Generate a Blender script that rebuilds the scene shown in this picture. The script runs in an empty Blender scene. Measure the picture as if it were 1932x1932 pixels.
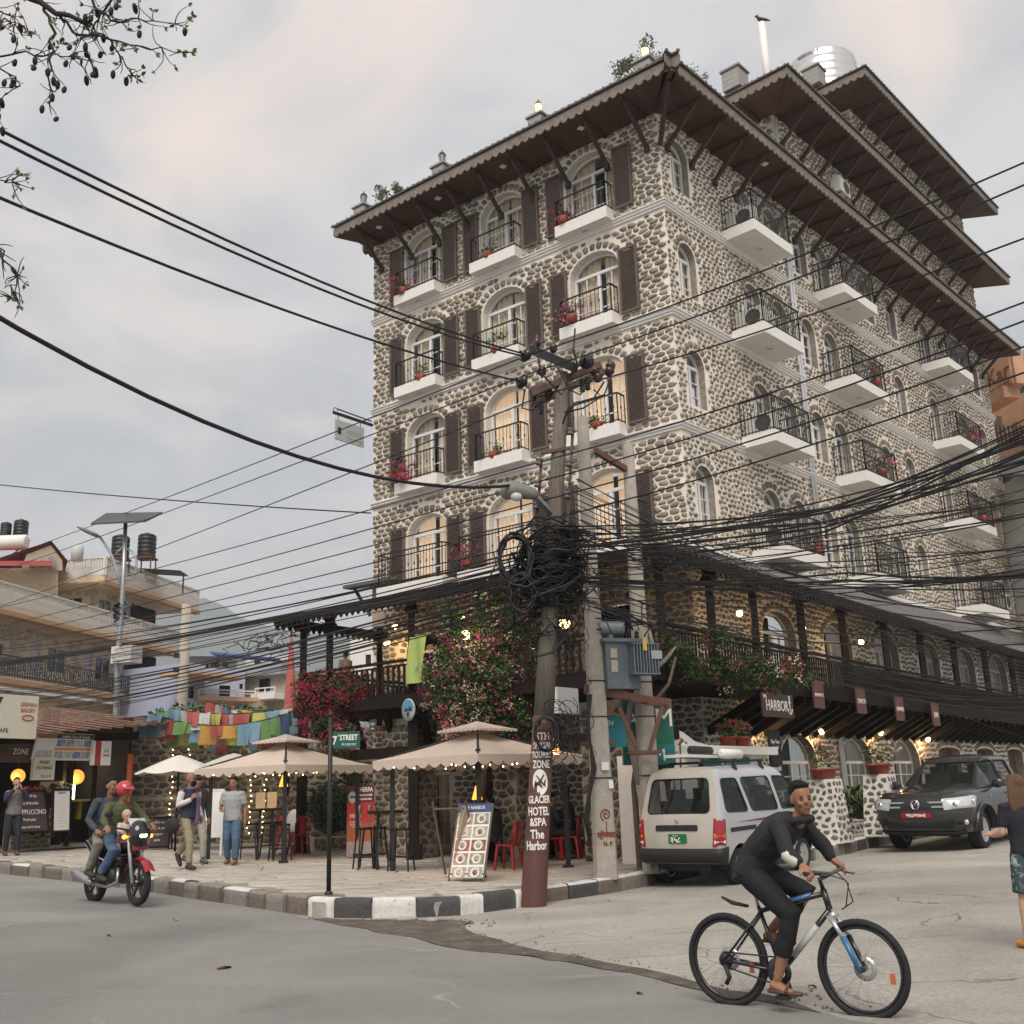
import bpy, bmesh, math, random
from mathutils import Vector, Matrix, geometry, noise
from math import sin, cos, pi, radians as RAD, atan2, hypot, sqrt
V=Vector
# ---------------------------------------------------------------- camera, sky, sun, exposure
sc=bpy.context.scene
EYE=V((0,0,1.6)); FPX=2008.2; PITCH=.2593066; ROLL=-.0325991
_f=V((0,cos(PITCH),sin(PITCH))); _r=V((1,0,0)); _u=_r.cross(_f)
_r2=cos(ROLL)*_r+sin(ROLL)*_u; _u2=-sin(ROLL)*_r+cos(ROLL)*_u
cd=bpy.data.cameras.new('camera'); cam=bpy.data.objects.new('camera',cd); sc.collection.objects.link(cam)
cam.matrix_world=Matrix.Translation(EYE)@Matrix((( _r2.x,_u2.x,-_f.x),(_r2.y,_u2.y,-_f.y),(_r2.z,_u2.z,-_f.z))).to_4x4()
cd.sensor_width=36; cd.lens=36*FPX/1932; cd.clip_start=.05; cd.clip_end=9000
sc.camera=cam
SUN_AZ=RAD(-174); SUN_EL=RAD(52)      # azimuth from +y towards +x: the low sun is behind the camera on the left
sd=bpy.data.lights.new('sun','SUN'); sd.energy=1.5; sd.angle=RAD(38); sd.color=(1,.91,.80)
so=bpy.data.objects.new('sun',sd); sc.collection.objects.link(so)
_sdir=V((sin(SUN_AZ)*cos(SUN_EL),cos(SUN_AZ)*cos(SUN_EL),sin(SUN_EL)))
so.rotation_euler=(-_sdir).to_track_quat('-Z','Y').to_euler()
w=bpy.data.worlds.new('World'); sc.world=w; w.use_nodes=True
nt=w.node_tree; nt.nodes.clear()
def wn(t,**k):
    n=nt.nodes.new(t)
    for a,b in k.items(): setattr(n,a,b)
    return n
L=nt.links.new
out=wn('ShaderNodeOutputWorld'); bg=wn('ShaderNodeBackground'); L(bg.outputs[0],out.inputs[0])
sky=wn('ShaderNodeTexSky',sky_type='NISHITA'); sky.sun_disc=False; sky.sun_elevation=SUN_EL; sky.sun_rotation=SUN_AZ; sky.dust_density=3
tc=wn('ShaderNodeTexCoord'); sep=wn('ShaderNodeSeparateXYZ'); L(tc.outputs['Generated'],sep.inputs[0])
mx=wn('ShaderNodeMath',operation='MAXIMUM'); L(sep.outputs[2],mx.inputs[0]); mx.inputs[1].default_value=0
ad=wn('ShaderNodeMath',operation='ADD'); L(mx.outputs[0],ad.inputs[0]); ad.inputs[1].default_value=.22
dv=wn('ShaderNodeVectorMath',operation='DIVIDE'); cb=wn('ShaderNodeCombineXYZ')
for i in range(3): L(ad.outputs[0],cb.inputs[i])
L(tc.outputs['Generated'],dv.inputs[0]); L(cb.outputs[0],dv.inputs[1])
def nz(scale,det,rough,dist,lo,hi):
    n=wn('ShaderNodeTexNoise'); n.inputs['Scale'].default_value=scale; n.inputs['Detail'].default_value=det; n.inputs['Roughness'].default_value=rough; n.inputs['Distortion'].default_value=dist
    L(dv.outputs[0],n.inputs['Vector']); r=wn('ShaderNodeMapRange',interpolation_type='SMOOTHSTEP'); r.inputs[1].default_value=lo; r.inputs[2].default_value=hi; L(n.outputs[0],r.inputs[0]); return r.outputs[0]
def mixc(f,a,b,bt='MIX'):
    m=wn('ShaderNodeMix',data_type='RGBA',blend_type=bt)
    for s,x in ((0,f),(6,a),(7,b)):
        if hasattr(x,'links'): L(x,m.inputs[s])
        elif isinstance(x,(int,float)): m.inputs[s].default_value=x
        else: m.inputs[s].default_value=(*x,1)
    return m.outputs[2]
c1=mixc(nz(2.6,7,.56,.5,.36,.64),(.60,.615,.64),(.82,.795,.78))      # grey deck / lit cloud
c2=mixc(nz(1.7,6,.52,.9,.47,.70),c1,(1.0,.86,.77))                    # warm patches
hz=wn('ShaderNodeMapRange',interpolation_type='SMOOTHSTEP'); hz.inputs[1].default_value=.0; hz.inputs[2].default_value=.34; L(sep.outputs[2],hz.inputs[0])
c3=mixc(hz.outputs[0],mixc(.75,c2,(.73,.765,.80)),c2)
sk=mixc(1.0,sky.outputs[0],(.1,.1,.1),'MULTIPLY')
c4=mixc(nz(1.7,4,.5,.3,.0,1.0),c3,c3)
fin=mixc(.12,c3,sk)
L(fin,bg.inputs[0]); bg.inputs[1].default_value=.50
sc.view_settings.view_transform='Standard'; sc.view_settings.look='None'; sc.view_settings.gamma=1; sc.view_settings.use_curve_mapping=False
sc.view_settings.exposure=1.12
try: sc.cycles.max_bounces=6; sc.cycles.transparent_max_bounces=12; sc.cycles.use_denoising=True; sc.cycles.adaptive_threshold=.02; sc.cycles.caustics_reflective=False; sc.cycles.caustics_refractive=False
except Exception: pass
# ---------------------------------------------------------------- photo pixel (1932 grid) -> place
def ray(x,y): return (_r2*((x-966)/FPX)+_u2*(-(y-966)/FPX)+_f)
def gz(y,x=0): return .036*(sqrt(min(abs(x),14)**2+2.25)-1.5)     # the streets rise gently away from the corner on both sides
def gp(x,y,h=0.):
    d=ray(x,y); z=0
    for _ in range(12): p=EYE+d*((h+z-EYE.z)/d.z); z=gz(p.y,p.x)
    return EYE+d*((h+z-EYE.z)/d.z)
def at(x,y,Y): d=ray(x,y); return EYE+d*(Y/d.y)
def atD(x,y,D): d=ray(x,y); return EYE+d*(D/hypot(d.x,d.y))
def onp(P,Q,x,y):        # pixel on the vertical plane through P and Q -> (s,z)
    d=ray(x,y); dx,dy=(V(Q).xy-V(P).xy).normalized(); M=Matrix(((dx,-d.x),(dy,-d.y))); s=M.inverted()@V((EYE.x-P[0],EYE.y-P[1])); return s[0],EYE.z+s[1]*d.z
# ---------------------------------------------------------------- objects
COL=sc.collection
def tag(o,label=None,cat=None,group=None,kind=None):
    for k,v in (('label',label),('category',cat),('group',group),('kind',kind)):
        if v: o[k]=v
    return o
def empty(name,loc,rz=0,label=None,cat=None,group=None):
    o=bpy.data.objects.new(name,None); COL.objects.link(o); o.location=loc; o.rotation_euler=(0,0,rz); o.empty_display_size=.1
    return tag(o,label,cat,group)
def link(name,me,parent=None,world=False):
    o=bpy.data.objects.new(name,me); COL.objects.link(o)
    if parent:
        o.parent=parent
        if world and parent.type=='EMPTY': o.matrix_parent_inverse=(Matrix.Translation(parent.location)@parent.rotation_euler.to_matrix().to_4x4()).inverted()
    return o
def kids(o): return [c for c in bpy.data.objects if c.parent==o]
KID={}
def dup(o,parent=None,loc=None,rz=None,label=None):
    c=o.copy(); COL.objects.link(c); c.parent=parent
    if loc is not None: c.location=loc
    if rz is not None: c.rotation_euler=(0,0,rz)
    if label: c['label']=label
    for k in o.children: dup(k,c)
    return c
class MB:
    def __init__(s): s.v=[]; s.f=[]; s.m=[]; s.sm=[]
    def _a(s,vs,fs,mi=0,sm=False):
        n=len(s.v); s.v+= [tuple(p) for p in vs]; s.f+=[tuple(n+i for i in f) for f in fs]; s.m+=[mi]*len(fs); s.sm+=[sm]*len(fs); return s
    def hexa(s,p,mi=0): return s._a(p,[(3,2,1,0),(4,5,6,7),(0,1,5,4),(1,2,6,5),(2,3,7,6),(3,0,4,7)],mi)
    def box(s,c,d,rz=0,mi=0,M=None):
        x,y,z=d[0]/2,d[1]/2,d[2]/2; P=[V(q) for q in((-x,-y,-z),(x,-y,-z),(x,y,-z),(-x,y,-z),(-x,-y,z),(x,-y,z),(x,y,z),(-x,y,z))]
        R=M.to_3x3() if M is not None else Matrix.Rotation(rz,3,'Z')
        return s.hexa([R@q+V(c) for q in P],mi)
    def bar(s,a,b,w,h=None,mi=0,up=(0,0,1)):      # rectangular bar a->b
        a=V(a);b=V(b);h=h or w; d=(b-a).normalized(); u=V(up)
        if abs(d.dot(u))>.98: u=V((1,0,0)) if abs(d.x)<.9 else V((0,1,0))
        x=d.cross(u).normalized()*w/2; y=x.cross(d).normalized()*h/2
        return s.hexa([a-x-y,a+x-y,a+x+y,a-x+y,b-x-y,b+x-y,b+x+y,b-x+y],mi)
    def tube(s,pts,r,n=8,mi=0,cap=True,sm=True,asp=1.,side=None,closed=False):
        pts=[V(p) for p in pts]; k=len(pts); rs=r if isinstance(r,(list,tuple)) else [r]*k
        n0=len(s.v); ref=V(side) if side else None; X=None
        for i,p in enumerate(pts):
            d=((pts[(i+1)%k]-pts[i-1]) if closed else pts[min(i+1,k-1)]-pts[max(i-1,0)])
            d=d.normalized() if d.length>1e-9 else V((0,0,1))
            if ref is not None: x=ref-d*ref.dot(d)
            elif X is None:
                q=V((0,0,1)) if abs(d.z)<.9 else V((1,0,0)); x=q.cross(d)
            else: x=X-d*X.dot(d)
            if x.length<1e-6: x=V((1,0,0)).cross(d)
            x.normalize(); X=x; y=d.cross(x)
            a=asp[i] if isinstance(asp,(list,tuple)) else asp
            for j in range(n):
                t=2*pi*j/n; q=p+x*(cos(t)*rs[i]*a)+y*(sin(t)*rs[i]); s.v.append(tuple(q))
        for i in range(k if closed else k-1):
            for j in range(n):
                a0=n0+i*n; b0=n0+((i+1)%k)*n
                s.f.append((a0+j,a0+(j+1)%n,b0+(j+1)%n,b0+j)); s.m.append(mi); s.sm.append(sm)
        if cap and not closed:
            s.f.append(tuple(n0+j for j in reversed(range(n)))); s.f.append(tuple(n0+(k-1)*n+j for j in range(n))); s.m+=[mi]*2; s.sm+=[False]*2
        return s
    def cap_tube(s,pts,r,n=10,mi=0,asp=1.,side=None,end=.6):     # tube with rounded ends (for bodies)
        pts=[V(p) for p in pts]; rs=list(r) if isinstance(r,(list,tuple)) else [r]*len(pts); asps=list(asp) if isinstance(asp,(list,tuple)) else [asp]*len(pts)
        d0=(pts[0]-pts[1]).normalized(); d1=(pts[-1]-pts[-2]).normalized()
        P=[pts[0]+d0*rs[0]*end,pts[0]+d0*rs[0]*end*.75]+pts+[pts[-1]+d1*rs[-1]*end*.75,pts[-1]+d1*rs[-1]*end]
        return s.tube(P,[rs[0]*.15,rs[0]*.65]+rs+[rs[-1]*.65,rs[-1]*.15],n,mi,True,True,[asps[0]]*2+asps+[asps[-1]]*2,side)
    def lathe(s,prof,n=16,o=(0,0,0),M=None,mi=0,sm=True,a0=0,a1=2*pi):
        o=V(o); M=M or Matrix.Identity(3); n0=len(s.v); full=abs(a1-a0-2*pi)<1e-6; c=n if full else n+1
        for r,z in prof:
            for j in range(c):
                t=a0+(a1-a0)*j/n; s.v.append(tuple(o+M@V((r*cos(t),r*sin(t),z))))
        for i in range(len(prof)-1):
            for j in range(n):
                j2=(j+1)%c; a=n0+i*c; b=a+c; s.f.append((a+j,a+j2,b+j2,b+j)); s.m.append(mi); s.sm.append(sm)
        return s
    def ell(s,c,r,nu=12,nv=8,M=None,mi=0):
        prof=[(max(1e-4,sin(pi*i/nv)),-cos(pi*i/nv)) for i in range(nv+1)]
        R=(M.to_3x3() if M is not None else Matrix.Identity(3))@Matrix.Diagonal(V(r)); return s.lathe(prof,nu,c,R,mi)
    def prism(s,poly,fn,mi=0,sm=False):          # poly: 2d outline; fn(u,v,k) k=0 back,1 front
        n=len(poly); vs=[fn(u,v,0) for u,v in poly]+[fn(u,v,1) for u,v in poly]
        return s._a(vs,[tuple(range(n-1,-1,-1)),tuple(range(n,2*n))]+[(i,(i+1)%n,n+(i+1)%n,n+i) for i in range(n)],mi,sm)
    def poly(s,pts,mi=0): return s._a(pts,[tuple(range(len(pts)))],mi)
    def grid(s,fn,nu,nv,mi=0,sm=True):
        vs=[fn(i/nu,j/nv) for j in range(nv+1) for i in range(nu+1)]; q=nu+1
        return s._a(vs,[(j*q+i,j*q+i+1,(j+1)*q+i+1,(j+1)*q+i) for j in range(nv) for i in range(nu)],mi,sm)
    def add(s,o,M=None,mi=None):
        n=len(s.v); s.v+=[tuple(M@V(p)) for p in o.v] if M is not None else o.v
        s.f+=[tuple(n+i for i in f) for f in o.f]; s.m+=o.m if mi is None else [mi]*len(o.f); s.sm+=o.sm; return s
    def mesh(s,name,mats):
        me=bpy.data.meshes.new(name); me.from_pydata(s.v,[],s.f); me.update()
        for m in (mats if isinstance(mats,(list,tuple)) else [mats]): me.materials.append(m)
        me.polygons.foreach_set('material_index',s.m); me.polygons.foreach_set('use_smooth',s.sm); return me
    def obj(s,name,mats,parent=None,world=False,label=None,cat=None,group=None,kind=None,loc=None,rz=None):
        o=link(name,s.mesh(name,mats),parent,world)
        if loc is not None: o.location=loc
        if rz is not None: o.rotation_euler=(0,0,rz)
        return tag(o,label,cat,group,kind)
def inpoly(x,y,P):
    c=False; j=len(P)-1
    for i in range(len(P)):
        a=P[i];b=P[j]
        if (a[1]>y)!=(b[1]>y) and x<(b[0]-a[0])*(y-a[1])/(b[1]-a[1]+1e-12)+a[0]: c=not c
        j=i
    return c
def cdt(outer,holes=(),step=0,jit=0):
    vs=[];es=[]
    for L_ in [outer]+list(holes):
        n=len(vs); k=len(L_); vs+=[V(p) for p in L_]; es+=[(n+i,n+(i+1)%k) for i in range(k)]
    if step:
        xs=[p[0] for p in outer]; ys=[p[1] for p in outer]; sx,sy=step if isinstance(step,tuple) else (step,step)
        x=min(xs)+sx*.5
        while x<max(xs):
            y=min(ys)+sy*.5
            while y<max(ys):
                if inpoly(x,y,outer) and not any(inpoly(x,y,h) for h in holes): vs.append(V((x,y)))
                y+=sy
            x+=sx
    r=geometry.delaunay_2d_cdt(vs,es,[],0,1e-5); P,F=r[0],r[2]; fs=[]
    for f in F:
        cx=sum(P[i][0] for i in f)/3; cy=sum(P[i][1] for i in f)/3
        if inpoly(cx,cy,outer) and not any(inpoly(cx,cy,h) for h in holes): fs.append(tuple(f))
    return [(p[0],p[1]) for p in P],fs
def panel(mb,outer,holes,fn,th=0,mi=0,mj=None,step=0,edge=True,sm=False,flip=False):
    """sheet with holes; fn(u,v,d): d=depth inwards. reveals of thickness th"""
    P,F=cdt(outer,holes,step); 
    if flip: F=[tuple(reversed(f)) for f in F]
    mb._a([fn(u,v,0) for u,v in P],F,mi,sm)
    if th:
        for L_ in ([outer] if edge else [])+list(holes):
            n=len(L_); mb._a([fn(u,v,0) for u,v in L_]+[fn(u,v,th) for u,v in L_],[(i,(i+1)%n,n+(i+1)%n,n+i) for i in range(n)],mi if mj is None else mj)
    return mb
def arch(c,w,z0,z1,z2,n=8):   # opening outline: centre, half width, bottom, spring, apex
    h=z2-z1
    return [(c-w,z0),(c+w,z0)]+[(c+w*cos(pi*i/n),z1+h*sin(pi*i/n)) for i in range(n+1)]
def rect(x0,z0,x1,z1): return [(x0,z0),(x1,z0),(x1,z1),(x0,z1)]
def rrect(x0,z0,x1,z1,r,n=3):
    o=[]
    for cx,cz,a in((x1-r,z0+r,-pi/2),(x1-r,z1-r,0),(x0+r,z1-r,pi/2),(x0+r,z0+r,pi)):
        o+=[(cx+r*cos(a+pi/2*i/n),cz+r*sin(a+pi/2*i/n)) for i in range(n+1)]
    return o
# ---------------------------------------------------------------- materials
MATS={}
def M(name,col=(.5,.5,.5),rough=.8,var=.18,scale=6.,bump=0.,metal=0.,col2=None,spec=.4,emit=0,ecol=None,alpha=1.,trans=0.,isl=None,coat=0,bscale=None,stretch=None,sheen=0,wear=None):
    if name in MATS: return MATS[name]
    m=bpy.data.materials.new(name); m.use_nodes=True; t=m.node_tree; b=t.nodes['Principled BSDF']; MATS[name]=m; ln=t.links.new
    def N(k,**kw):
        n=t.nodes.new(k)
        for a,c in kw.items(): setattr(n,a,c)
        return n
    b.inputs['Roughness'].default_value=rough; b.inputs['Metallic'].default_value=metal; b.inputs['Specular IOR Level'].default_value=spec
    b.inputs['Base Color'].default_value=(*col,1); b.inputs['Alpha'].default_value=alpha; b.inputs['Transmission Weight'].default_value=trans; b.inputs['Coat Weight'].default_value=coat
    if emit: b.inputs['Emission Color'].default_value=(*(ecol or col),1); b.inputs['Emission Strength'].default_value=emit
    if var or bump or isl or col2:
        tc=N('ShaderNodeTexCoord'); vec=tc.outputs['Object']
        if stretch:
            mp=N('ShaderNodeMapping'); mp.inputs['Scale'].default_value=stretch; ln(vec,mp.inputs[0]); vec=mp.outputs[0]
        n=N('ShaderNodeTexNoise'); n.inputs['Scale'].default_value=scale; n.inputs['Detail'].default_value=5; n.inputs['Roughness'].default_value=.62; ln(vec,n.inputs['Vector'])
        def mix(f,a,c,bt='MIX'):
            x=N('ShaderNodeMix',data_type='RGBA',blend_type=bt)
            for s,q in ((0,f),(6,a),(7,c)):
                if hasattr(q,'links'): ln(q,x.inputs[s])
                elif isinstance(q,(int,float)): x.inputs[s].default_value=q
                else: x.inputs[s].default_value=(*q,1)
            return x.outputs[2]
        r=N('ShaderNodeMapRange'); r.inputs[1].default_value=.32; r.inputs[2].default_value=.68; ln(n.outputs[0],r.inputs[0])
        if isl:
            g=N('ShaderNodeNewGeometry'); oi=N('ShaderNodeObjectInfo'); a=N('ShaderNodeMath',operation='ADD'); fr=N('ShaderNodeMath',operation='FRACT')
            ln(g.outputs['Random Per Island'],a.inputs[0]); ln(oi.outputs['Random'],a.inputs[1]); ln(a.outputs[0],fr.inputs[0])
            cr=N('ShaderNodeValToRGB'); e=cr.color_ramp.elements; k=len(isl)
            for i,c in enumerate(isl):
                q=e[i] if i<2 else e.new(i/(k-1)); q.position=i/(k-1); q.color=(*c,1)
            ln(fr.outputs[0],cr.inputs[0]); base=cr.outputs[0]
        else: base=col
        if col2: base=mix(r.outputs[0],base,col2)
        if var:
            sh=N('ShaderNodeMapRange'); sh.inputs[1].default_value=.3; sh.inputs[2].default_value=.7; sh.inputs[3].default_value=1-var; sh.inputs[4].default_value=1+var
            n2=N('ShaderNodeTexNoise'); n2.inputs['Scale'].default_value=scale*2.7; n2.inputs['Detail'].default_value=6; n2.inputs['Roughness'].default_value=.7; ln(vec,n2.inputs['Vector']); ln(n2.outputs[0],sh.inputs[0])
            cc=N('ShaderNodeCombineColor')
            for i in range(3): ln(sh.outputs[0],cc.inputs[i])
            base=mix(1.,base,cc.outputs[0],'MULTIPLY')
        if wear:   # wear: (colour, amount, scale) patches with a shape of their own
            n3=N('ShaderNodeTexNoise'); n3.inputs['Scale'].default_value=wear[2]; n3.inputs['Detail'].default_value=7; n3.inputs['Roughness'].default_value=.75; ln(vec,n3.inputs['Vector'])
            w3=N('ShaderNodeMapRange',interpolation_type='SMOOTHSTEP'); w3.inputs[1].default_value=1-wear[1]-.06; w3.inputs[2].default_value=1-wear[1]+.06; ln(n3.outputs[0],w3.inputs[0]); base=mix(w3.outputs[0],base,wear[0])
        if hasattr(base,'links'): ln(base,b.inputs['Base Color'])
        if bump:
            bp=N('ShaderNodeBump'); bp.inputs['Strength'].default_value=bump; bp.inputs['Distance'].default_value=.02
            n4=N('ShaderNodeTexNoise'); n4.inputs['Scale'].default_value=bscale or scale*4; n4.inputs['Detail'].default_value=6; ln(vec,n4.inputs['Vector']); ln(n4.outputs[0],bp.inputs['Height']); ln(bp.outputs[0],b.inputs['Normal'])
    return m
MORTAR=M('mortar',(.80,.75,.665),.95,.12,3,.5,col2=(.71,.655,.57),bscale=22,wear=((.50,.45,.375),.28,.8))
STONE=M('rubble_stone',(.2,.17,.13),.85,.22,9,.5,isl=[(.17,.15,.125),(.29,.235,.17),(.21,.18,.145),(.34,.275,.195),(.155,.14,.12),(.25,.205,.155)],bscale=30)
DSTONE=M('dark_stone',(.2,.17,.13),.88,.25,7,.6,isl=[(.10,.085,.07),(.17,.14,.10),(.07,.06,.055),(.21,.17,.115)],bscale=24)
DMORT=M('grey_mortar',(.40,.36,.30),.95,.2,4,.5,col2=(.31,.275,.23),bscale=22)
WHITE=M('white_paint',(.74,.72,.69),.6,.07,3,.08,wear=((.42,.40,.37),.26,2.2))
WFRAME=M('white_frame',(.72,.73,.74),.4,.05,4)
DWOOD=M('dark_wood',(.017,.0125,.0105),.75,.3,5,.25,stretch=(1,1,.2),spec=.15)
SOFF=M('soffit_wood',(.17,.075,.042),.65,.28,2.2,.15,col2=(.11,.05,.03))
SHUT=M('shutter_wood',(.105,.078,.066),.7,.25,6,.15,col2=(.13,.10,.085))
IRON=M('black_iron',(.018,.016,.016),.5,.2,9)
ROOFT=M('roof_tile',(.075,.07,.068),.8,.35,6,.4,col2=(.12,.11,.10))
FASC=M('fascia_wood',(.16,.13,.11),.75,.3,5,.2,col2=(.23,.20,.175))
GLASS=M('window_glass',(.05,.055,.06),.03,0,spec=1.,alpha=.22)
DGLASS=M('dark_glass',(.015,.018,.02),.05,0,spec=.7)
CURT=M('cream_curtain',(.78,.66,.47),.9,.12,4,stretch=(9,9,.3))
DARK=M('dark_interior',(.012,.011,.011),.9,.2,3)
CONC=M('concrete',(.36,.34,.31),.9,.14,3,.35,col2=(.28,.265,.24),bscale=25)
BLACK=M('black_rubber',(.012,.012,.013),.6,.15,8)
STEEL=M('galvanised_steel',(.36,.38,.40),.42,.15,9,metal=.7)
RUST=M('rusty_steel',(.13,.062,.045),.8,.3,8,.2)
def lamp(name,p,power,col=(1,.62,.28),r=.05,parent=None):
    d=bpy.data.lights.new(name,'POINT'); d.energy=power; d.color=col; d.shadow_soft_size=r
    o=bpy.data.objects.new(name,d); COL.objects.link(o); o.location=p
    if parent: o.parent=parent
    return o
BULB=M('lit_bulb',(1,.72,.38),.4,0,emit=5,ecol=(1,.62,.25))
def text(body,size,mat,Mx,parent=None,world=False,name='lettering',ext=.004,align='CENTER',sx=1.,bold=0.,wrap=0):
    c=bpy.data.curves.new('t','FONT'); c.body=body; c.size=size; c.extrude=ext; c.align_x=align; c.align_y='CENTER'; c.resolution_u=2; c.offset=bold
    o=bpy.data.objects.new('t',c); me=bpy.data.meshes.new_from_object(o); bpy.data.objects.remove(o); bpy.data.curves.remove(c)
    me.transform(Matrix.Diagonal((sx,1,1,1)))
    if wrap:
        for v in me.vertices: q=v.co; a=q.x/wrap; v.co=((wrap+q.z)*sin(a),q.y,(wrap+q.z)*cos(a)-wrap)
    me.transform(Mx); me.materials.clear(); me.materials.append(mat); me.name=name
    return link(name,me,parent,world)
def face_M(o,x,n):    # matrix whose local x runs along x, local z along n (outward), y up
    x=V(x).normalized(); n=V(n); n=(n-x*n.dot(x)).normalized(); y=n.cross(x)
    return Matrix(((x.x,y.x,n.x,o[0]),(x.y,y.y,n.y,o[1]),(x.z,y.z,n.z,o[2]),(0,0,0,1)))
# ---------------------------------------------------------------- rubble masonry
def cells(x0,z0,x1,z1,cw,ch,gap,rng,ok=None,jit=.36):
    """irregular stones as polygons: clipped cells of a jittered staggered grid"""
    k=cw/ch; nx=int(math.ceil((x1-x0)/cw))+2; nz_=int(math.ceil((z1-z0)/ch))+2; S={}
    for j in range(-1,nz_):
        for i in range(-1,nx):
            S[i,j]=((i+.5+(.5 if j%2 else 0)+rng.uniform(-jit,jit))*cw+x0,((j+.5+rng.uniform(-jit,jit)*.8)*ch)*k)
    res=[]; NB=[(a,b) for a in(-2,-1,0,1,2) for b in(-2,-1,0,1,2) if (a,b)!=(0,0)]; g=gap/2
    for (i,j),(sx,sz) in S.items():
        cx=sx;cz=sz/k+z0
        if not(x0<cx<x1 and z0<cz<z1): continue
        if ok and not ok(cx,cz): continue
        P=[(sx-cw,sz-cw),(sx+cw,sz-cw),(sx+cw,sz+cw),(sx-cw,sz+cw)]
        for a,b in NB:
            q=S.get((i+a,j+b))
            if not q: continue
            nx_,nz2=q[0]-sx,q[1]-sz; d=hypot(nx_,nz2); nx_/=d;nz2/=d
            off=d/2-g*(abs(nx_)+abs(nz2)*k*.9); R=[]
            for m in range(len(P)):
                A=P[m];B=P[(m+1)%len(P)]; da=(A[0]-sx)*nx_+(A[1]-sz)*nz2-off; db=(B[0]-sx)*nx_+(B[1]-sz)*nz2-off
                if da<=0: R.append(A)
                if da*db<0: t=da/(da-db); R.append((A[0]+(B[0]-A[0])*t,A[1]+(B[1]-A[1])*t))
            P=R
            if len(P)<3: break
        if len(P)<3: continue
        P=[(x,z/k+z0) for x,z in P]
        P=[(min(max(x,x0+.01),x1-.01),min(max(z,z0+.01),z1-.01)) for x,z in P]
        if ok and not all(ok(x,z) for x,z in P): 
            mx_=sum(p[0] for p in P)/len(P); mz_=sum(p[1] for p in P)/len(P); P=[(mx_+(x-mx_)*.6,mz_+(z-mz_)*.6) for x,z in P]
            if not all(ok(x,z) for x,z in P): continue
        Q=[]
        for m in range(len(P)):      # corner rounding
            A=P[m];B=P[(m+1)%len(P)]
            if hypot(B[0]-A[0],B[1]-A[1])<.02: Q.append(A); continue
            k_=rng.uniform(.08,.17); Q+=[(A[0]*(1-k_)+B[0]*k_,A[1]*(1-k_)+B[1]*k_),(A[0]*k_+B[0]*(1-k_),A[1]*k_+B[1]*(1-k_))]
        res.append(Q)
    return res
def stone_geo(mb,Q,fn,h,rng,mi=0,base=-.02,flat=False,lite=False):
    if lite:
        n=len(Q); cx=sum(p[0] for p in Q)/n; cz=sum(p[1] for p in Q)/n; s1=rng.uniform(-1,1); s2=rng.uniform(-1,1); mb._a([fn(x,z,base) for x,z in Q]+[fn(cx+(x-cx)*.86,cz+(z-cz)*.83,h*(1+(x-cx)*3*s1+(z-cz)*4*s2)) for x,z in Q],[(i,(i+1)%n,n+(i+1)%n,n+i) for i in range(n)]+[tuple(range(n,2*n))],mi,True); return
    n=len(Q); cx=sum(p[0] for p in Q)/n; cz=sum(p[1] for p in Q)/n; tx,tz=rng.uniform(-.05,.05),rng.uniform(-.05,.05)
    v=[fn(x,z,base) for x,z in Q]+[fn(cx+(x-cx)*.93,cz+(z-cz)*.9,h*.6) for x,z in Q]+[fn(cx+(x-cx)*.66,cz+(z-cz)*.6,h*(1+(x-cx)*tx*8+(z-cz)*tz*8)) for x,z in Q]
    if flat: v=[fn(x,z,base) for x,z in Q]+[fn(cx+(x-cx)*.985,cz+(z-cz)*.985,h*.75) for x,z in Q]+[fn(cx+(x-cx)*.95,cz+(z-cz)*.95,h*(1+(x-cx)*tx*3+(z-cz)*tz*3)) for x,z in Q]
    f=[(i,(i+1)%n,n+(i+1)%n,n+i) for i in range(n)]+[(n+i,n+(i+1)%n,2*n+(i+1)%n,2*n+i) for i in range(n)]+[tuple(range(2*n,3*n))]
    mb._a(v,f,mi,True)
def masonry(stones,parent,mat,rng,nmax=0,name='stone',world=True,near=None,h=(.02,.045),flat=False,lite=False):
    """stones: list of (polygon, fn). The nmax that show largest become parts, the rest one mesh"""
    if nmax:
        stones=sorted(stones,key=lambda q:near(q) if near else 0)
    big,rest=stones[:nmax],stones[nmax:]
    for Q,fn in big:
        b=MB(); stone_geo(b,Q,fn,rng.uniform(*h),rng,flat=flat); b.obj(name,mat,parent,world)
    if rest:
        b=MB()
        for Q,fn in rest: stone_geo(b,Q,fn,rng.uniform(*h),rng,flat=flat,lite=lite)
        b.obj('stonework',mat,parent,world,kind='stuff')
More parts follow.
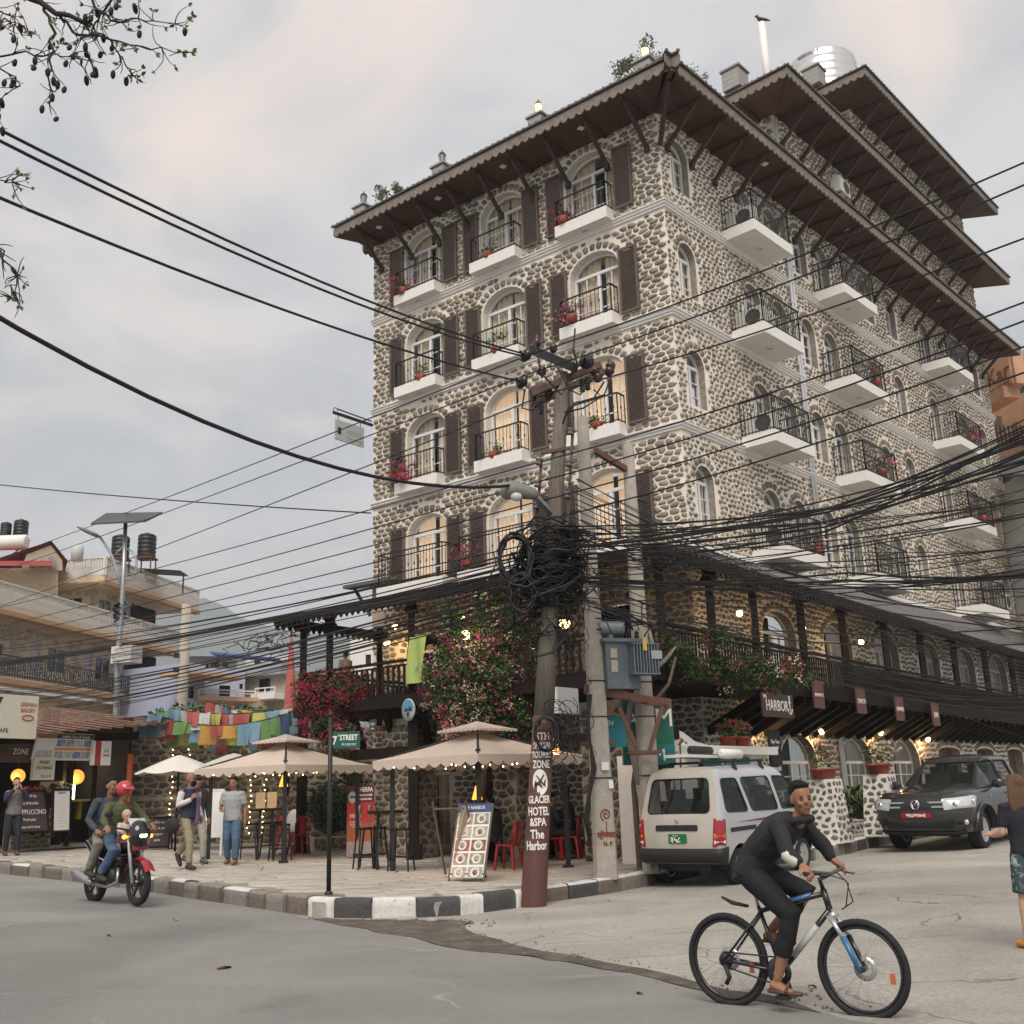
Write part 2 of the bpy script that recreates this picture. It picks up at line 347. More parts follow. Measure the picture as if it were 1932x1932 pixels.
# ---------------------------------------------------------------- ground, road, side street, pavement, kerb
R=random.Random(7)
def ground_mat(name,c1,c2,crack,rough=.9,sc1=.5,fine=40,bump=.35,ccol=(.07,.062,.055),cscale=.38,streak=None):
    m=bpy.data.materials.new(name); m.use_nodes=True; t=m.node_tree; b=t.nodes['Principled BSDF']; ln=t.links.new; N=t.nodes.new
    b.inputs['Roughness'].default_value=rough; b.inputs['Specular IOR Level'].default_value=.25
    tc=N('ShaderNodeTexCoord'); vec=tc.outputs['Object']
    def noise_(s,d,r=.6,dist=0,v=None):
        n=N('ShaderNodeTexNoise'); n.inputs['Scale'].default_value=s; n.inputs['Detail'].default_value=d; n.inputs['Roughness'].default_value=r; n.inputs['Distortion'].default_value=dist; ln(v or vec,n.inputs['Vector']); return n.outputs[0]
    def mr(x,a,c,lo=0,hi=1):
        r=N('ShaderNodeMapRange'); r.interpolation_type='SMOOTHSTEP'
        for i,q in enumerate((a,c,lo,hi)): r.inputs[i+1].default_value=q
        ln(x,r.inputs[0]); return r.outputs[0]
    def mix(f,a,c,bt='MIX'):
        x=N('ShaderNodeMix'); x.data_type='RGBA'; x.blend_type=bt
        for s,q in ((0,f),(6,a),(7,c)):
            if hasattr(q,'links'): ln(q,x.inputs[s])
            elif isinstance(q,(int,float)): x.inputs[s].default_value=q
            else: x.inputs[s].default_value=(*q,1)
        return x.outputs[2]
    base=mix(mr(noise_(sc1,6,.62,.6),.35,.65),c1,c2)
    g=N('ShaderNodeCombineColor'); f=mr(noise_(fine,4,.75),.25,.75,.78,1.22)
    for i in range(3): ln(f,g.inputs[i])
    base=mix(1.,base,g.outputs[0],'MULTIPLY')
    g2=N('ShaderNodeCombineColor'); f2=mr(noise_(.16,3,.5,1.),.3,.7,.84,1.14)
    for i in range(3): ln(f2,g2.inputs[i])
    base=mix(1.,base,g2.outputs[0],'MULTIPLY')
    if streak:
        mp=N('ShaderNodeMapping'); mp.inputs['Rotation'].default_value=(0,0,streak); mp.inputs['Scale'].default_value=(.22,3.4,1); ln(vec,mp.inputs[0])
        base=mix(mr(noise_(1.4,6,.66,.4,mp.outputs[0]),.60,.74,0,.75),base,ccol)
        base=mix(mr(noise_(.9,6,.66,.8,mp.outputs[0]),.64,.8,0,.35),base,(.50,.475,.44))
    base=mix(mr(noise_(.42,5,.6,1.2),.60,.72,0,.30),base,tuple(q*.55 for q in c2))
    base=mix(mr(noise_(2.3,4,.6,.4),.66,.74,0,.28),base,tuple(q*.6 for q in c2))
    if crack:
        v=N('ShaderNodeTexVoronoi'); v.feature='DISTANCE_TO_EDGE'; v.inputs['Scale'].default_value=cscale
        dn=N('ShaderNodeTexNoise'); dn.inputs['Scale'].default_value=1.3; dn.inputs['Detail'].default_value=6; ln(vec,dn.inputs['Vector'])
        av=N('ShaderNodeVectorMath'); av.operation='MULTIPLY_ADD'; ln(dn.outputs['Color'],av.inputs[0]); av.inputs[1].default_value=(.9,.9,0); ln(vec,av.inputs[2]); ln(av.outputs[0],v.inputs['Vector'])
        cf=mr(v.outputs['Distance'],.002,crack,1,0); mk=N('ShaderNodeMath'); mk.operation='MULTIPLY'; ln(cf,mk.inputs[0]); ln(mr(noise_(.5,3),.42,.6),mk.inputs[1])
        base=mix(mk.outputs[0],base,ccol)
    ln(base,b.inputs['Base Color'])
    bp=N('ShaderNodeBump'); bp.inputs['Strength'].default_value=bump; bp.inputs['Distance'].default_value=.012; ln(noise_(fine*1.6,5,.7),bp.inputs['Height']); ln(bp.outputs[0],b.inputs['Normal'])
    return m
G_CONC=ground_mat('worn_concrete_street',(.35,.33,.30),(.29,.275,.25),.005,sc1=.7,fine=26,streak=RAD(-20),ccol=(.12,.108,.095))
G_ASPH=ground_mat('dusty_asphalt',(.225,.222,.212),(.19,.188,.182),.006,sc1=.45,fine=70,ccol=(.285,.278,.262),cscale=.25,streak=RAD(-24))
G_DIRT=ground_mat('street_dirt',(.14,.12,.10),(.085,.072,.062),0,sc1=4,fine=30,bump=1.)
G_PAVE=ground_mat('pavement_bed',(.27,.245,.21),(.20,.18,.155),0,sc1=2,fine=30)
def sheet(name,outer,fn_h,mat,step,holes=(),kind='structure',**k):
    P,F=cdt([tuple(p) for p in outer],holes,step); b=MB(); b._a([(x,y,gz(y,x)+fn_h) for x,y in P],F,0,True)
    return b.obj(name,mat,kind=kind,**k)
b=MB(); ys=[-40,-20,0,10,20,30,45,60,100,200,500,1500,4000]
xs=[-4000,-1000,-300,-100,-40,-20]+[-14+.7*i for i in range(41)]+[20,40,100,300,1000,4000]; nx=len(xs)
b._a([(x,y,gz(y,x)) for y in ys for x in xs],[(j*nx+i,j*nx+i+1,(j+1)*nx+i+1,(j+1)*nx+i) for j in range(12) for i in range(nx-1)],0,True)
b.obj('ground',G_CONC,kind='structure')
KPX=[(0,1649),(137.6,1664),(291,1685),(400,1702),(489.6,1715),(545,1724),(592,1730),(640,1732),(688,1732.5),(757,1732),(825.7,1730),(880,1726),(928,1720),(962,1715.5),(992,1710.6),(1030.6,1702.6),(1159,1684),(1260,1664),(1359,1646),(1460,1632),(1555,1622),(1667,1594)]
KP=[gp(*p).xy for p in KPX]
dl=(KP[0]-KP[2]).normalized(); dr=(KP[-1]-KP[-4]).normalized()
KP=[KP[0]+dl*45]+[KP[0]+dl*9,KP[0]+dl*4]+KP+[KP[-1]+dr*6,KP[-1]+dr*30]
seam=[gp(*p).xy for p in ((573,1732),(620,1741),(690,1751),(746,1762),(820,1779),(902.6,1793.8),(1030,1811),(1159,1829.5),(1319,1869.7),(1519,1905.7),(1639,1932))]
s2=[]
for i in range(len(seam)-1):
    for k in range(4):
        q=seam[i].lerp(seam[i+1],k/4); s2.append(q+V((R.uniform(-.035,.035),R.uniform(-.035,.035))))
ia=9
road=[p-V((0,0)) for p in KP[:ia]]+s2+[seam[-1],V((3.6,6.6)),V((8,3.2)),V((25,-6)),V((25,-18)),V((-70,-18)),V((-70,30))]
sheet('road',road,.008,G_ASPH,(.8,2.9))
# strip of dirt and washed-out mortar along the seam
up=[gp(*p).xy for p in ((590,1734),(680,1737),(760,1738),(850,1737),(895,1741),(870,1752),(905,1768),(1000,1790),(1100,1806),(1230,1832),(1380,1870),(1560,1904))]
lo=[gp(*p).xy for p in ((1560,1912),(1380,1884),(1230,1849),(1100,1822),(1000,1808),(902,1797),(820,1783),(746,1766),(690,1755),(620,1745))]
dz=[]
for L_ in (up,lo):
    for i in range(len(L_)-1):
        for k in range(3): dz.append(L_[i].lerp(L_[i+1],k/3)+V((R.uniform(-.05,.05),R.uniform(-.05,.05))))
P,F=cdt(dz,(),.12); b=MB(); b._a([(x,y,gz(y,x)+.013+.012*max(0,noise.noise(V((x*5,y*5,0))))) for x,y in P],F,0,True)
b.obj('dirt_strip',G_DIRT,kind='stuff',label='strip of dark dirt and gravel along the asphalt edge at the corner',cat='dirt')
b=MB(); 
for k in range(260):
    i=R.randrange(len(up)-1); q=up[i].lerp(up[i+1],R.random())+V((R.gauss(0,.18),R.gauss(-.08,.14))); r=R.uniform(.006,.02)
    b.ell((q.x,q.y,gz(q.y,q.x)+.01),(r,r*R.uniform(.6,1),r*.6),5,4,Matrix.Rotation(R.uniform(0,6),4,'Z'))
b.obj('gravel',M('gravel_stone',(.2,.18,.155),.9,.3,6),kind='stuff',label='loose gravel scattered along the corner gutter',cat='gravel')
# pavement bed
pav=[p for p in KP]+[V((60,75)),V((-90,90))]
KW=.24
def koff(d): # kerb line shifted inwards (left of travel = towards the hotel)
    o=[]
    for i,p in enumerate(KP):
        t=(KP[min(i+1,len(KP)-1)]-KP[max(i-1,0)]).normalized(); o.append(p+V((-t.y,t.x))*d)
    return o
KI=koff(KW); pav=KI+[V((60,75)),V((-90,90))]
sheet('pavement',pav,.215,G_PAVE,(.9,2.6)); PAVE=bpy.data.objects['pavement']
FLAG=M('flagstone',(.36,.32,.27),.88,.16,3,.5,isl=[(.38,.355,.315),(.43,.40,.35),(.34,.32,.285),(.40,.37,.33),(.36,.335,.295)],bscale=14,wear=((.56,.53,.48),.3,2.5))
def pfn(x,y,h): return (x,y,gz(y,x)+.215+h)
def pok(x,y): return inpoly(x,y,pav)
fl=[(q,pfn) for q in cells(-22,13,13,36,  .70,.42,.02,R,pok,.4)]
def near_(q): c=q[0][0]; return hypot(c[0],c[1]) if abs(c[0])<.62*c[1] else 99
masonry(fl,PAVE,FLAG,R,300,'flagstone',False,near_,(.018,.03),True)
# kerb
KC=[M('kerb_charcoal',(.062,.062,.062),.85,.25,6,.5,wear=((.16,.155,.15),.28,9)),M('kerb_white',(.58,.57,.55),.85,.14,6,.5,wear=((.24,.225,.21),.36,11)),M('kerb_brown',(.15,.125,.10),.9,.25,5,.5,wear=((.24,.22,.19),.35,5)),M('kerb_grey',(.21,.195,.175),.9,.22,5,.5,wear=((.13,.12,.10),.35,4))]
kb=MB(); I0=koff(.03); 
for i in range(len(KP)-1):
    a,c,d,e=I0[i],I0[i+1],KI[i+1],KI[i]; kb.hexa([(a.x,a.y,gz(a.y,a.x)-.1),(c.x,c.y,gz(c.y,c.x)-.1),(d.x,d.y,gz(d.y,d.x)-.1),(e.x,e.y,gz(e.y,e.x)-.1),(a.x,a.y,gz(a.y,a.x)+.19),(c.x,c.y,gz(c.y,c.x)+.19),(d.x,d.y,gz(d.y,d.x)+.19),(e.x,e.y,gz(e.y,e.x)+.19)])
KERB=kb.obj('kerb',CONC,kind='structure')
arc=[0]
for i in range(len(KP)-1): arc.append(arc[-1]+(KP[i+1]-KP[i]).length)
def kat(s,L_):
    for i in range(len(arc)-1):
        if s<=arc[i+1] or i==len(arc)-2: t=(s-arc[i])/(arc[i+1]-arc[i]); return L_[i].lerp(L_[i+1],t)
s=36.; n=0; KI2=koff(KW+.02)
S_A=arc[8]; S_B=arc[17]
while s<arc[-1]-14:
    ln_=R.uniform(.42,.78) if s<S_B else R.uniform(.55,.9)
    a,c=kat(s+.008,KP),kat(s+ln_-.008,KP); d,e=kat(s+ln_-.008,KI2),kat(s+.008,KI2); nrm=V((e.x-a.x,e.y-a.y)).normalized()*R.uniform(-.018,.018)
    h=.245+R.uniform(-.02,.025)
    if s<S_A: m0=KC[2+(n%2)]; m1=KC[3] if R.random()<.75 else KC[1]
    elif s<S_B: m0=m1=KC[n%2]
    else: m0=KC[(2,0,2,3)[n%4]]; m1=KC[1]
    b=MB(); N1=7
    def kf(u,v,top):
        p=a.lerp(c,u); q=e.lerp(d,u); return p,q
    # front face, bevelled edge and top, slightly lumpy
    rows=[(0,-.03),(0,h*.55),(.0,h-.03),(.03,h),(KW*.5,h+.008),(KW,h-.01)]
    vs=[]
    for w_,z_ in rows:
        for i in range(N1+1):
            u=i/N1; p=a.lerp(c,u); q=e.lerp(d,u); t=p.lerp(q,w_/KW); jn=noise.noise(V((t.x*6,t.y*6,z_*9)))*.014
            vs.append((t.x+nrm.x+jn*.7,t.y+nrm.y-jn,gz(t.y,t.x)+z_+jn*(1 if w_ else 0)))
    q=N1+1
    for j in range(len(rows)-1):
        b._a([],[],0)
    b.v+=vs
    for j in range(len(rows)-1):
        for i in range(N1): b.f.append((j*q+i,j*q+i+1,(j+1)*q+i+1,(j+1)*q+i)); b.m.append(0 if j<2 else 1); b.sm.append(True)
    for i in (0,N1): b.f.append(tuple(j*q+i for j in range(len(rows)))); b.m.append(0); b.sm.append(False)
    b.obj('kerb_stone',[m0,m1],KERB,False)
    s+=ln_; n+=1
# chunk of broken concrete, leaves
for px,py,l in ((768,1737,'flat broken chunk of pale concrete in the gutter at the corner'),(815,1739,'smaller broken chunk of concrete beside the flat one in the gutter')):
    p=gp(px,py); b=MB(); b.ell((0,0,.02),(.16 if px<800 else .09,.09,.035),9,6,Matrix.Rotation(.4,4,'Z')); b.obj('concrete_chunk',CONC,loc=p,label=l,cat='rubble')
LEAF=M('dry_leaf',(.32,.19,.08),.8,.3,20)
for px,py,l,s_ in ((423,1829,'dry brown leaf lying alone on the asphalt at left',.11),(1533,1866,'dry leaf on the concrete just behind the bicycle chain',.05),(1207,1879,'dry leaf on the asphalt left of the bicycle rear wheel',.05),(1470,1897,'yellow leaf near the cyclist foot',.05),(206,1768,'small dark leaf on the asphalt below the motorcycle',.05),(332,1738,'crumpled dark leaf on the asphalt right of the motorcycle',.06)):
    p=gp(px,py); b=MB(); a=R.uniform(0,6); b.grid(lambda u,v:((u-.5)*2*s_*cos(a)-(v-.5)*s_*sin(pi*u)*sin(a),(u-.5)*2*s_*sin(a)+(v-.5)*s_*sin(pi*u)*cos(a),.012+.03*abs(v-.5)+.012*sin(u*5)),6,4); b.obj('fallen_leaf',LEAF,loc=p,label=l,cat='leaf')
# far hills
b=MB()
def hill(pts,Y,z0=-5):
    n=len(pts); P=[at(x,y,Y) for x,y in pts]
    for i in range(n-1):
        for k in range(3):
            f0=k/3;f1=(k+1)/3
            def q(p,f): return (p.x*(1-f*.12),p.y*(1-f*.12),z0+(p.z-z0)*(1-f))
            b._a([q(P[i],f0),q(P[i+1],f0),q(P[i+1],f1),q(P[i],f1)],[(0,1,2,3)],0,True)
HY=2000
hill([(-400,1330),(-100,1250),(120,1180),(240,1165),(330,1140),(385,1128),(420,1142),(455,1165),(500,1180),(560,1192),(640,1198),(700,1205),(800,1240),(1000,1260),(1400,1300),(2400,1330)],HY)
b.obj('hills',M('hazy_hill',(.06,.09,.07),.95,.2,.03,col2=(.08,.11,.075)),kind='structure')
hzb=MB(); hzb.box((0,1050,194),(5600,2260,392)); hz_=hzb.obj('haze',None,kind='stuff'); hz_.data.materials.clear(); hm_=bpy.data.materials.new('haze_air'); hm_.use_nodes=True; hn=hm_.node_tree; hn.nodes.clear(); ho=hn.nodes.new('ShaderNodeOutputMaterial'); hv=hn.nodes.new('ShaderNodeVolumePrincipled'); hv.inputs['Color'].default_value=(.82,.88,.95,1); hv.inputs['Density'].default_value=.0005; hn.links.new(hv.outputs[0],ho.inputs['Volume']); hz_.data.materials.append(hm_)
# ---------------------------------------------------------------- the hotel
R=random.Random(11)
KC0=V((4.1404,24.3505)); YA,YB=.90075415,.734548182
da=V((-sin(YA),cos(YA))); db=V((sin(YB),cos(YB))); na=V((-da.y,da.x)); nb=V((db.y,-db.x))
if na.dot(KC0)>0: na=-na
if nb.dot(KC0)>0: nb=-nb
def PA(s,z,o=0): q=KC0+da*s+na*o; return V((q.x,q.y,z))
def PB(s,z,o=0): q=KC0+db*s+nb*o; return V((q.x,q.y,z))
A3=V((da.x,da.y,0)); B3=V((db.x,db.y,0)); NA3=V((na.x,na.y,0)); NB3=V((nb.x,nb.y,0))
HOT=empty('hotel_building',(KC0.x,KC0.y,gz(24)),0,'tall six-storey rubble stone hotel with brown shutters, white balconies and stepped timber eaves','building')
LV=[16.15,13.15,10.15,7.1]; AW=10.6; BW=24.0
A_BAYS=[2.25,5.33,8.4]; OW=.77
B_COL=[(.9,.40,0),(4.2,.45,1),(5.75,.42,0),(7.5,.42,0),(9.0,.45,1),(12.3,.42,0),(14.2,.42,0),(17.3,.45,1),(20.4,.42,0),(22.4,.40,0)]
holesA=[];holesB=[]
for Lv in LV:
    for c in A_BAYS: holesA.append((c,OW,Lv+.3,Lv+1.85,Lv+2.38,1))
    for c,w_,d in B_COL: holesB.append((c,w_,Lv+(.3 if d else .62),Lv+1.75,Lv+2.15,d))
# lower storeys
G0=.2; VZ=3.65
def gA(): return gz(24)+.0
for c in A_BAYS: holesA.append((c,.85,VZ+.05,VZ+1.9,VZ+2.45,1))
for c in (3.9,7.2,10.4,13.6,16.8,20.0): holesB.append((c,.85,VZ+.05,VZ+1.75,VZ+2.3,1))
for c in (4.3,7.6,10.9): holesB.append((c,.95,1.1,2.15,2.85,0))
for c,w_ in ((14.3,.9),(17.5,.8),(20.5,.8)): holesB.append((c,w_,.3,2.5,2.62,1))
for c in (5.6,8.6): holesA.append((c,.9,.3,2.2,2.9,1))
TOPZ=18.82
def outline(h): return arch(*h[:5],n=10)
w_=MB()
panel(w_,rect(0,-.5,AW,TOPZ),[outline(h) for h in holesA],lambda u,v,d:PA(u,v,-d),.34,0,1)
panel(w_,rect(0,-.5,BW,TOPZ),[outline(h) for h in holesB],lambda u,v,d:PB(u,v,-d),.34,0,2)
# far ends and rear so the block is closed
for a_,c_ in ((PA(AW,0),PA(AW,0,-9)),(PB(BW,0),PB(BW,0,-9))): w_._a([(a_.x,a_.y,-.5),(c_.x,c_.y,-.5),(c_.x,c_.y,TOPZ),(a_.x,a_.y,TOPZ)],[(0,1,2,3)])
w_._a([PA(0,TOPZ-.02),PA(AW,TOPZ-.02),PA(AW,TOPZ-.02,-9)+B3*6,PB(BW,TOPZ-.02,-9),PB(BW,TOPZ-.02)],[(0,1,2,3,4)])
PLAST=M('cream_plaster',(.62,.58,.52),.85,.1,4,.2)
# set-back upper storeys flush with the side wall
T2=(6.75,18.8,22.1); T3=(12.95,22.1,25.45)
tiers=[]
for s0,z0,z1 in (T2,T3):
    hs=[(c,.42,z0+.75,z0+1.75,z0+2.15,0) for c in ([8.3,11,13.6,16.2,18.8,21.4] if s0<10 else [14.6,17.3,20,22.6])]
    tiers.append((s0,z0,z1,hs))
    panel(w_,rect(s0,z0,BW,z1),[outline(h) for h in hs],lambda u,v,d:PB(u,v,-d),.3,0,1)
    q=[PB(s0,z0),PB(s0,z0,-8),PB(s0,z1,-8),PB(s0,z1)]; w_._a(q,[(0,1,2,3)])
    q=[PB(BW,z0),PB(BW,z0,-8),PB(BW,z1,-8),PB(BW,z1)]; w_._a(q,[(0,1,2,3)])
w_.obj('wall',[MORTAR,PLAST,M('reveal_stone',(.36,.32,.265),.9,.3,7,.6,col2=(.22,.195,.165))],HOT,True)
def okf(holes,x0,x1,extra=()):
    def ok(x,z):
        for c,w2,z0,z1,z2,d in holes:
            if abs(x-c)<w2+.06 and z0-.03<z<z1+.05: return False
            if abs(x-c)<w2+.30 and z1-.02<z<z2+.34:
                e=((x-c)/(w2+.26))**2+((z-z1)/(z2-z1+.27))**2
                if e<1 and z>z1: return False
        for Lz in LV:
            if Lz-.16<z<Lz+.02: return False
        return True
    return ok
ST=[]
fA=lambda u,v,d:PA(u,v,d); fB=lambda u,v,d:PB(u,v,d)
ST+=[(q,fA) for q in cells(.0,.1,AW,TOPZ,.27,.145,.034,R,okf(holesA,0,AW))]
ST+=[(q,fB) for q in cells(.0,.1,BW,TOPZ,.205,.138,.056,R,okf(holesB,0,BW))]
for s0,z0,z1,hs in tiers:
    ST+=[(q,fB) for q in cells(s0,z0,BW,z1,.26,.16,.055,R,okf(hs,s0,BW))]
    fT=lambda u,v,d,s0=s0:PB(s0-d,v,-u)
    ST+=[(q,fT) for q in cells(0,z0,4,z1,.40,.22,.065,R)]
for hs,f in ((holesA,fA),(holesB,fB)):       # voussoirs
    for c,w2,z0,z1,z2,d in hs:
        n=13 if w2>.6 else 9
        for i in range(n):
            t=[pi*(i+.12)/n,pi*(i+.88)/n]; h1=z2-z1
            Q=[(c+(w2+.05)*cos(t[0]),z1+(h1+.05)*sin(t[0])),(c+(w2+.24)*cos(t[0]),z1+(h1+.24)*sin(t[0])),(c+(w2+.26)*cos(t[1]),z1+(h1+.25)*sin(t[1])),(c+(w2+.05)*cos(t[1]),z1+(h1+.05)*sin(t[1]))]
            P=[]
            for m in range(4):
                a_,b_=Q[m],Q[(m+1)%4]; P+=[(a_[0]*.8+b_[0]*.2,a_[1]*.8+b_[1]*.2),(a_[0]*.2+b_[0]*.8,a_[1]*.2+b_[1]*.8)]
            ST.append((P,f))
def nearA(q):
    p=q[1](q[0][0][0],q[0][0][1],0); d=(p-EYE).length
    return d+(0 if p.z>7.4 and q[1] is fA else 40)
masonry(ST,HOT,STONE,R,300,'stone',True,nearA,(.02,.045),lite=True)
# string courses
for i,z in enumerate(LV):
    b=MB(); pr=[(0,-.14),(.05,-.14),(.05,-.09),(.09,-.07),(.09,-.02),(.13,.0),(.13,.03),(0,.03)]
    if i==3: pr=[(0,-.22),(.06,-.22),(.06,-.1),(.12,-.08),(.12,.05),(0,.05)]
    def ring(o,zz,end):
        return [PA(AW+.02,z+zz,o),PA(0,z+zz,o)+(B3*0),PB(BW+.02,z+zz,o)]
    rows=[]
    for o,zz in pr:
        cpt=KC0+(na+nb)/(1+na.dot(nb))*o; rows.append([PA(AW+.03,z+zz,o),V((cpt.x,cpt.y,z+zz)),PB(BW+.03,z+zz,o)])
    n=len(rows); vs=[p for r_ in rows for p in r_]
    b._a(vs,[(j*3+k,j*3+k+1,((j+1)%n)*3+k+1,((j+1)%n)*3+k) for j in range(n) for k in range(2)]+[tuple(j*3 for j in range(n)),tuple(j*3+2 for j in range(n))])
    b.obj('string_course',WHITE,HOT,True)
# ---- windows
def window(h,P,door,rec=.26,lit=None):
    c,w2,z0,z1,z2=h[:5]; fr=MB(); o=-rec; t=.055
    def bx(u0,v0,u1,v1,d0,d1,mb=fr):
        mb.hexa([P(u0,v0,d0),P(u1,v0,d0),P(u1,v0,d1),P(u0,v0,d1),P(u0,v1,d0),P(u1,v1,d0),P(u1,v1,d1),P(u0,v1,d1)])
    bx(c-w2,z0,c-w2+t,z1,o-.05,o+.03); bx(c+w2-t,z0,c+w2,z1,o-.05,o+.03); bx(c-w2+t,z1-.03,c+w2-t,z1+.05,o-.05,o+.035); bx(c-w2+t,z0,c+w2-t,z0+.07,o-.05,o+.03)
    bx(c-.045,z0+.07,c+.045,z1-.03,o-.045,o+.028)
    n=8; hh=z2-z1
    for i in range(n):
        a0,a1=pi*i/n,pi*(i+1)/n
        q=[(c+w2*cos(a0),z1+hh*sin(a0)),(c+w2*cos(a1),z1+hh*sin(a1)),(c+(w2-t)*cos(a1),z1+(hh-t)*sin(a1)),(c+(w2-t)*cos(a0),z1+(hh-t)*sin(a0))]
        fr.hexa([P(*q[0],o-.05),P(*q[1],o-.05),P(*q[2],o-.05),P(*q[3],o-.05),P(*q[0],o+.03),P(*q[1],o+.03),P(*q[2],o+.03),P(*q[3],o+.03)])
    if w2>.5:
        for s_ in (-1,1):
            for zz in (z0+(z1-z0)*.36,z0+(z1-z0)*.68): bx(c+s_*w2/2-w2/2+t+.0,zz-.014,c+s_*w2/2+w2/2-t-.0,zz+.014,o-.03,o+.012)
            bx(c+s_*(w2*.52)-.014,z0+.07,c+s_*(w2*.52)+.014,z1-.03,o-.03,o+.01)
    else:
        for zz in (z0+(z1-z0)*.33,z0+(z1-z0)*.66): bx(c-w2+t,zz-.013,c+w2-t,zz+.013,o-.03,o+.012)
    f=fr.obj('window',WFRAME,HOT,True)
    for s_ in (-1,1):
        g=MB(); u0,u1=(c-w2+t,c-.045) if s_<0 else (c+.045,c+w2-t); g.poly([P(u0,z0+.07,o-.012),P(u1,z0+.07,o-.012),P(u1,z1-.03,o-.012),P(u0,z1-.03,o-.012)]); g.obj('pane',GLASS,f)
    g=MB(); g.poly([P(c+(w2-t)*cos(pi*i/n),z1+.05+(hh-t-.03)*sin(pi*i/n),o-.012) for i in range(n+1)]); g.obj('pane',GLASS,f)
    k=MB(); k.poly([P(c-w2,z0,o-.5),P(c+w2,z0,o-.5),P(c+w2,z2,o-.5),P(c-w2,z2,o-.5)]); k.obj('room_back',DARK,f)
    if lit is not None:
        for s_ in (-1,1):
            if lit==2 and s_<0: continue
            ct=MB(); x0,x1=(c-w2*.93,c-w2*.16) if s_<0 else (c-w2*.02,c+w2*.93)
            if lit==1 and s_<0: x1=c-w2*.35
            ct.grid(lambda u,v:P(x0+(x1-x0)*u,z0+(z2-z0)*v,o-.12+.03*sin(u*22+h[0])),24,2); ct.obj('curtain',CURTL if lit>=3 else CURT,f)
    return f
CURTL=M('glow_curtain',(.80,.64,.46),.9,.1,4,stretch=(9,9,.3),emit=.2,ecol=(1,.70,.45))  # faint warm glow put into the cloth itself; no lamp stands behind
SLAT={}
def shutter(s0,s1,z0,z1,P):
    f=MB(); t=.06
    def bx(mb,u0,v0,u1,v1,d0,d1): mb.hexa([P(u0,v0,d0),P(u1,v0,d0),P(u1,v0,d1),P(u0,v0,d1),P(u0,v1,d0),P(u1,v1,d0),P(u1,v1,d1),P(u0,v1,d1)])
    bx(f,s0,z0,s0+t,z1,.06,.11); bx(f,s1-t,z0,s1,z1,.06,.11); bx(f,s0+t,z0,s1-t,z0+.07,.062,.108); bx(f,s0+t,z1-.07,s1-t,z1,.062,.108)
    o=f.obj('shutter',SHUT,HOT,True); q=MB(); n=int((z1-z0-.14)/.052); 
    for i in range(n):
        z=z0+.075+i*.052; q.hexa([P(s0+t,z,.068),P(s1-t,z,.068),P(s1-t,z+.012,.062),P(s0+t,z+.012,.062),P(s0+t,z+.034,.102),P(s1-t,z+.034,.102),P(s1-t,z+.046,.098),P(s0+t,z+.046,.098)])
    q.obj('slats',SHUT,o,kind='stuff')
def balcony(s0,s1,zt,th,out,P,rail=.78,step=.115,curl=False):
    b=MB()
    def bx(mb,u0,v0,u1,v1,d0,d1): mb.hexa([P(u0,v0,d0),P(u1,v0,d0),P(u1,v0,d1),P(u0,v0,d1),P(u0,v1,d0),P(u1,v1,d0),P(u1,v1,d1),P(u0,v1,d1)])
    bx(b,s0,zt-th,s1,zt,-.1,out); bal=b.obj('balcony',WHITE,HOT,True)
    r=MB(); o=out-.05; z1=zt+rail; a,c=s0+.05,s1-.05
    for u0,d0,u1,d1 in ((a,.02,a,o),(a,o,c,o),(c,o,c,.02)):
        r.bar(P(u0,z1,d0),P(u1,z1,d1),.045,.03); r.bar(P(u0,zt+.07,d0),P(u1,zt+.07,d1),.025,.025)
        L_=max(abs(u1-u0),abs(d1-d0)); n=max(2,int(L_/step))
        for i in range(n+1):
            t=i/n; u,d=u0+(u1-u0)*t,d0+(d1-d0)*t; k=.03 if i in(0,n) else .016
            r.bar(P(u,zt,d),P(u,z1-.01,d),k,k)
            if i%2 and k<.03:
                m=P(u,zt+rail*.55,d); r.box(m,(.04,.04,.07))
    rr=r.obj('railing',IRON,bal)
    for u in (a+.5,):
        l=MB(); l.lathe([(.07,0),(.09,.0),(.09,.03),(.0,.035)],10,P((s0+s1)/2,zt-th-.03,out*.55)); l.obj('soffit_light',WHITE,bal)
    return bal
for i,Lv in enumerate(LV):
    for j,c in enumerate(A_BAYS):
        h=(c,OW,Lv+.3,Lv+1.85,Lv+2.38)
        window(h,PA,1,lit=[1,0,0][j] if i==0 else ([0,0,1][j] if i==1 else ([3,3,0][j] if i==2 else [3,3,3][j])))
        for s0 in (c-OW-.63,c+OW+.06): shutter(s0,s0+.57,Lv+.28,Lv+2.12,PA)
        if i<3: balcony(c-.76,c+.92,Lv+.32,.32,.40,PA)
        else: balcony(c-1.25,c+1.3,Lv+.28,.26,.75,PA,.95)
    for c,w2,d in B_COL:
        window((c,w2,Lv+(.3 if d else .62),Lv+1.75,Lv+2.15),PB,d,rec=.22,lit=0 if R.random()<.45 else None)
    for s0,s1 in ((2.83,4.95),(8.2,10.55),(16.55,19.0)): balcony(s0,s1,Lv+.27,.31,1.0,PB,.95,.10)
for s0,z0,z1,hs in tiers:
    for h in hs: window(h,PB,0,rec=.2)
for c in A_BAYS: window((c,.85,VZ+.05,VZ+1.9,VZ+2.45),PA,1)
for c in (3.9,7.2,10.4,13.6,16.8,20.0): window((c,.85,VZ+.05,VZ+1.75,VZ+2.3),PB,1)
for c in (4.3,7.6,10.9): window((c,.95,1.1,2.15,2.85),PB,0)
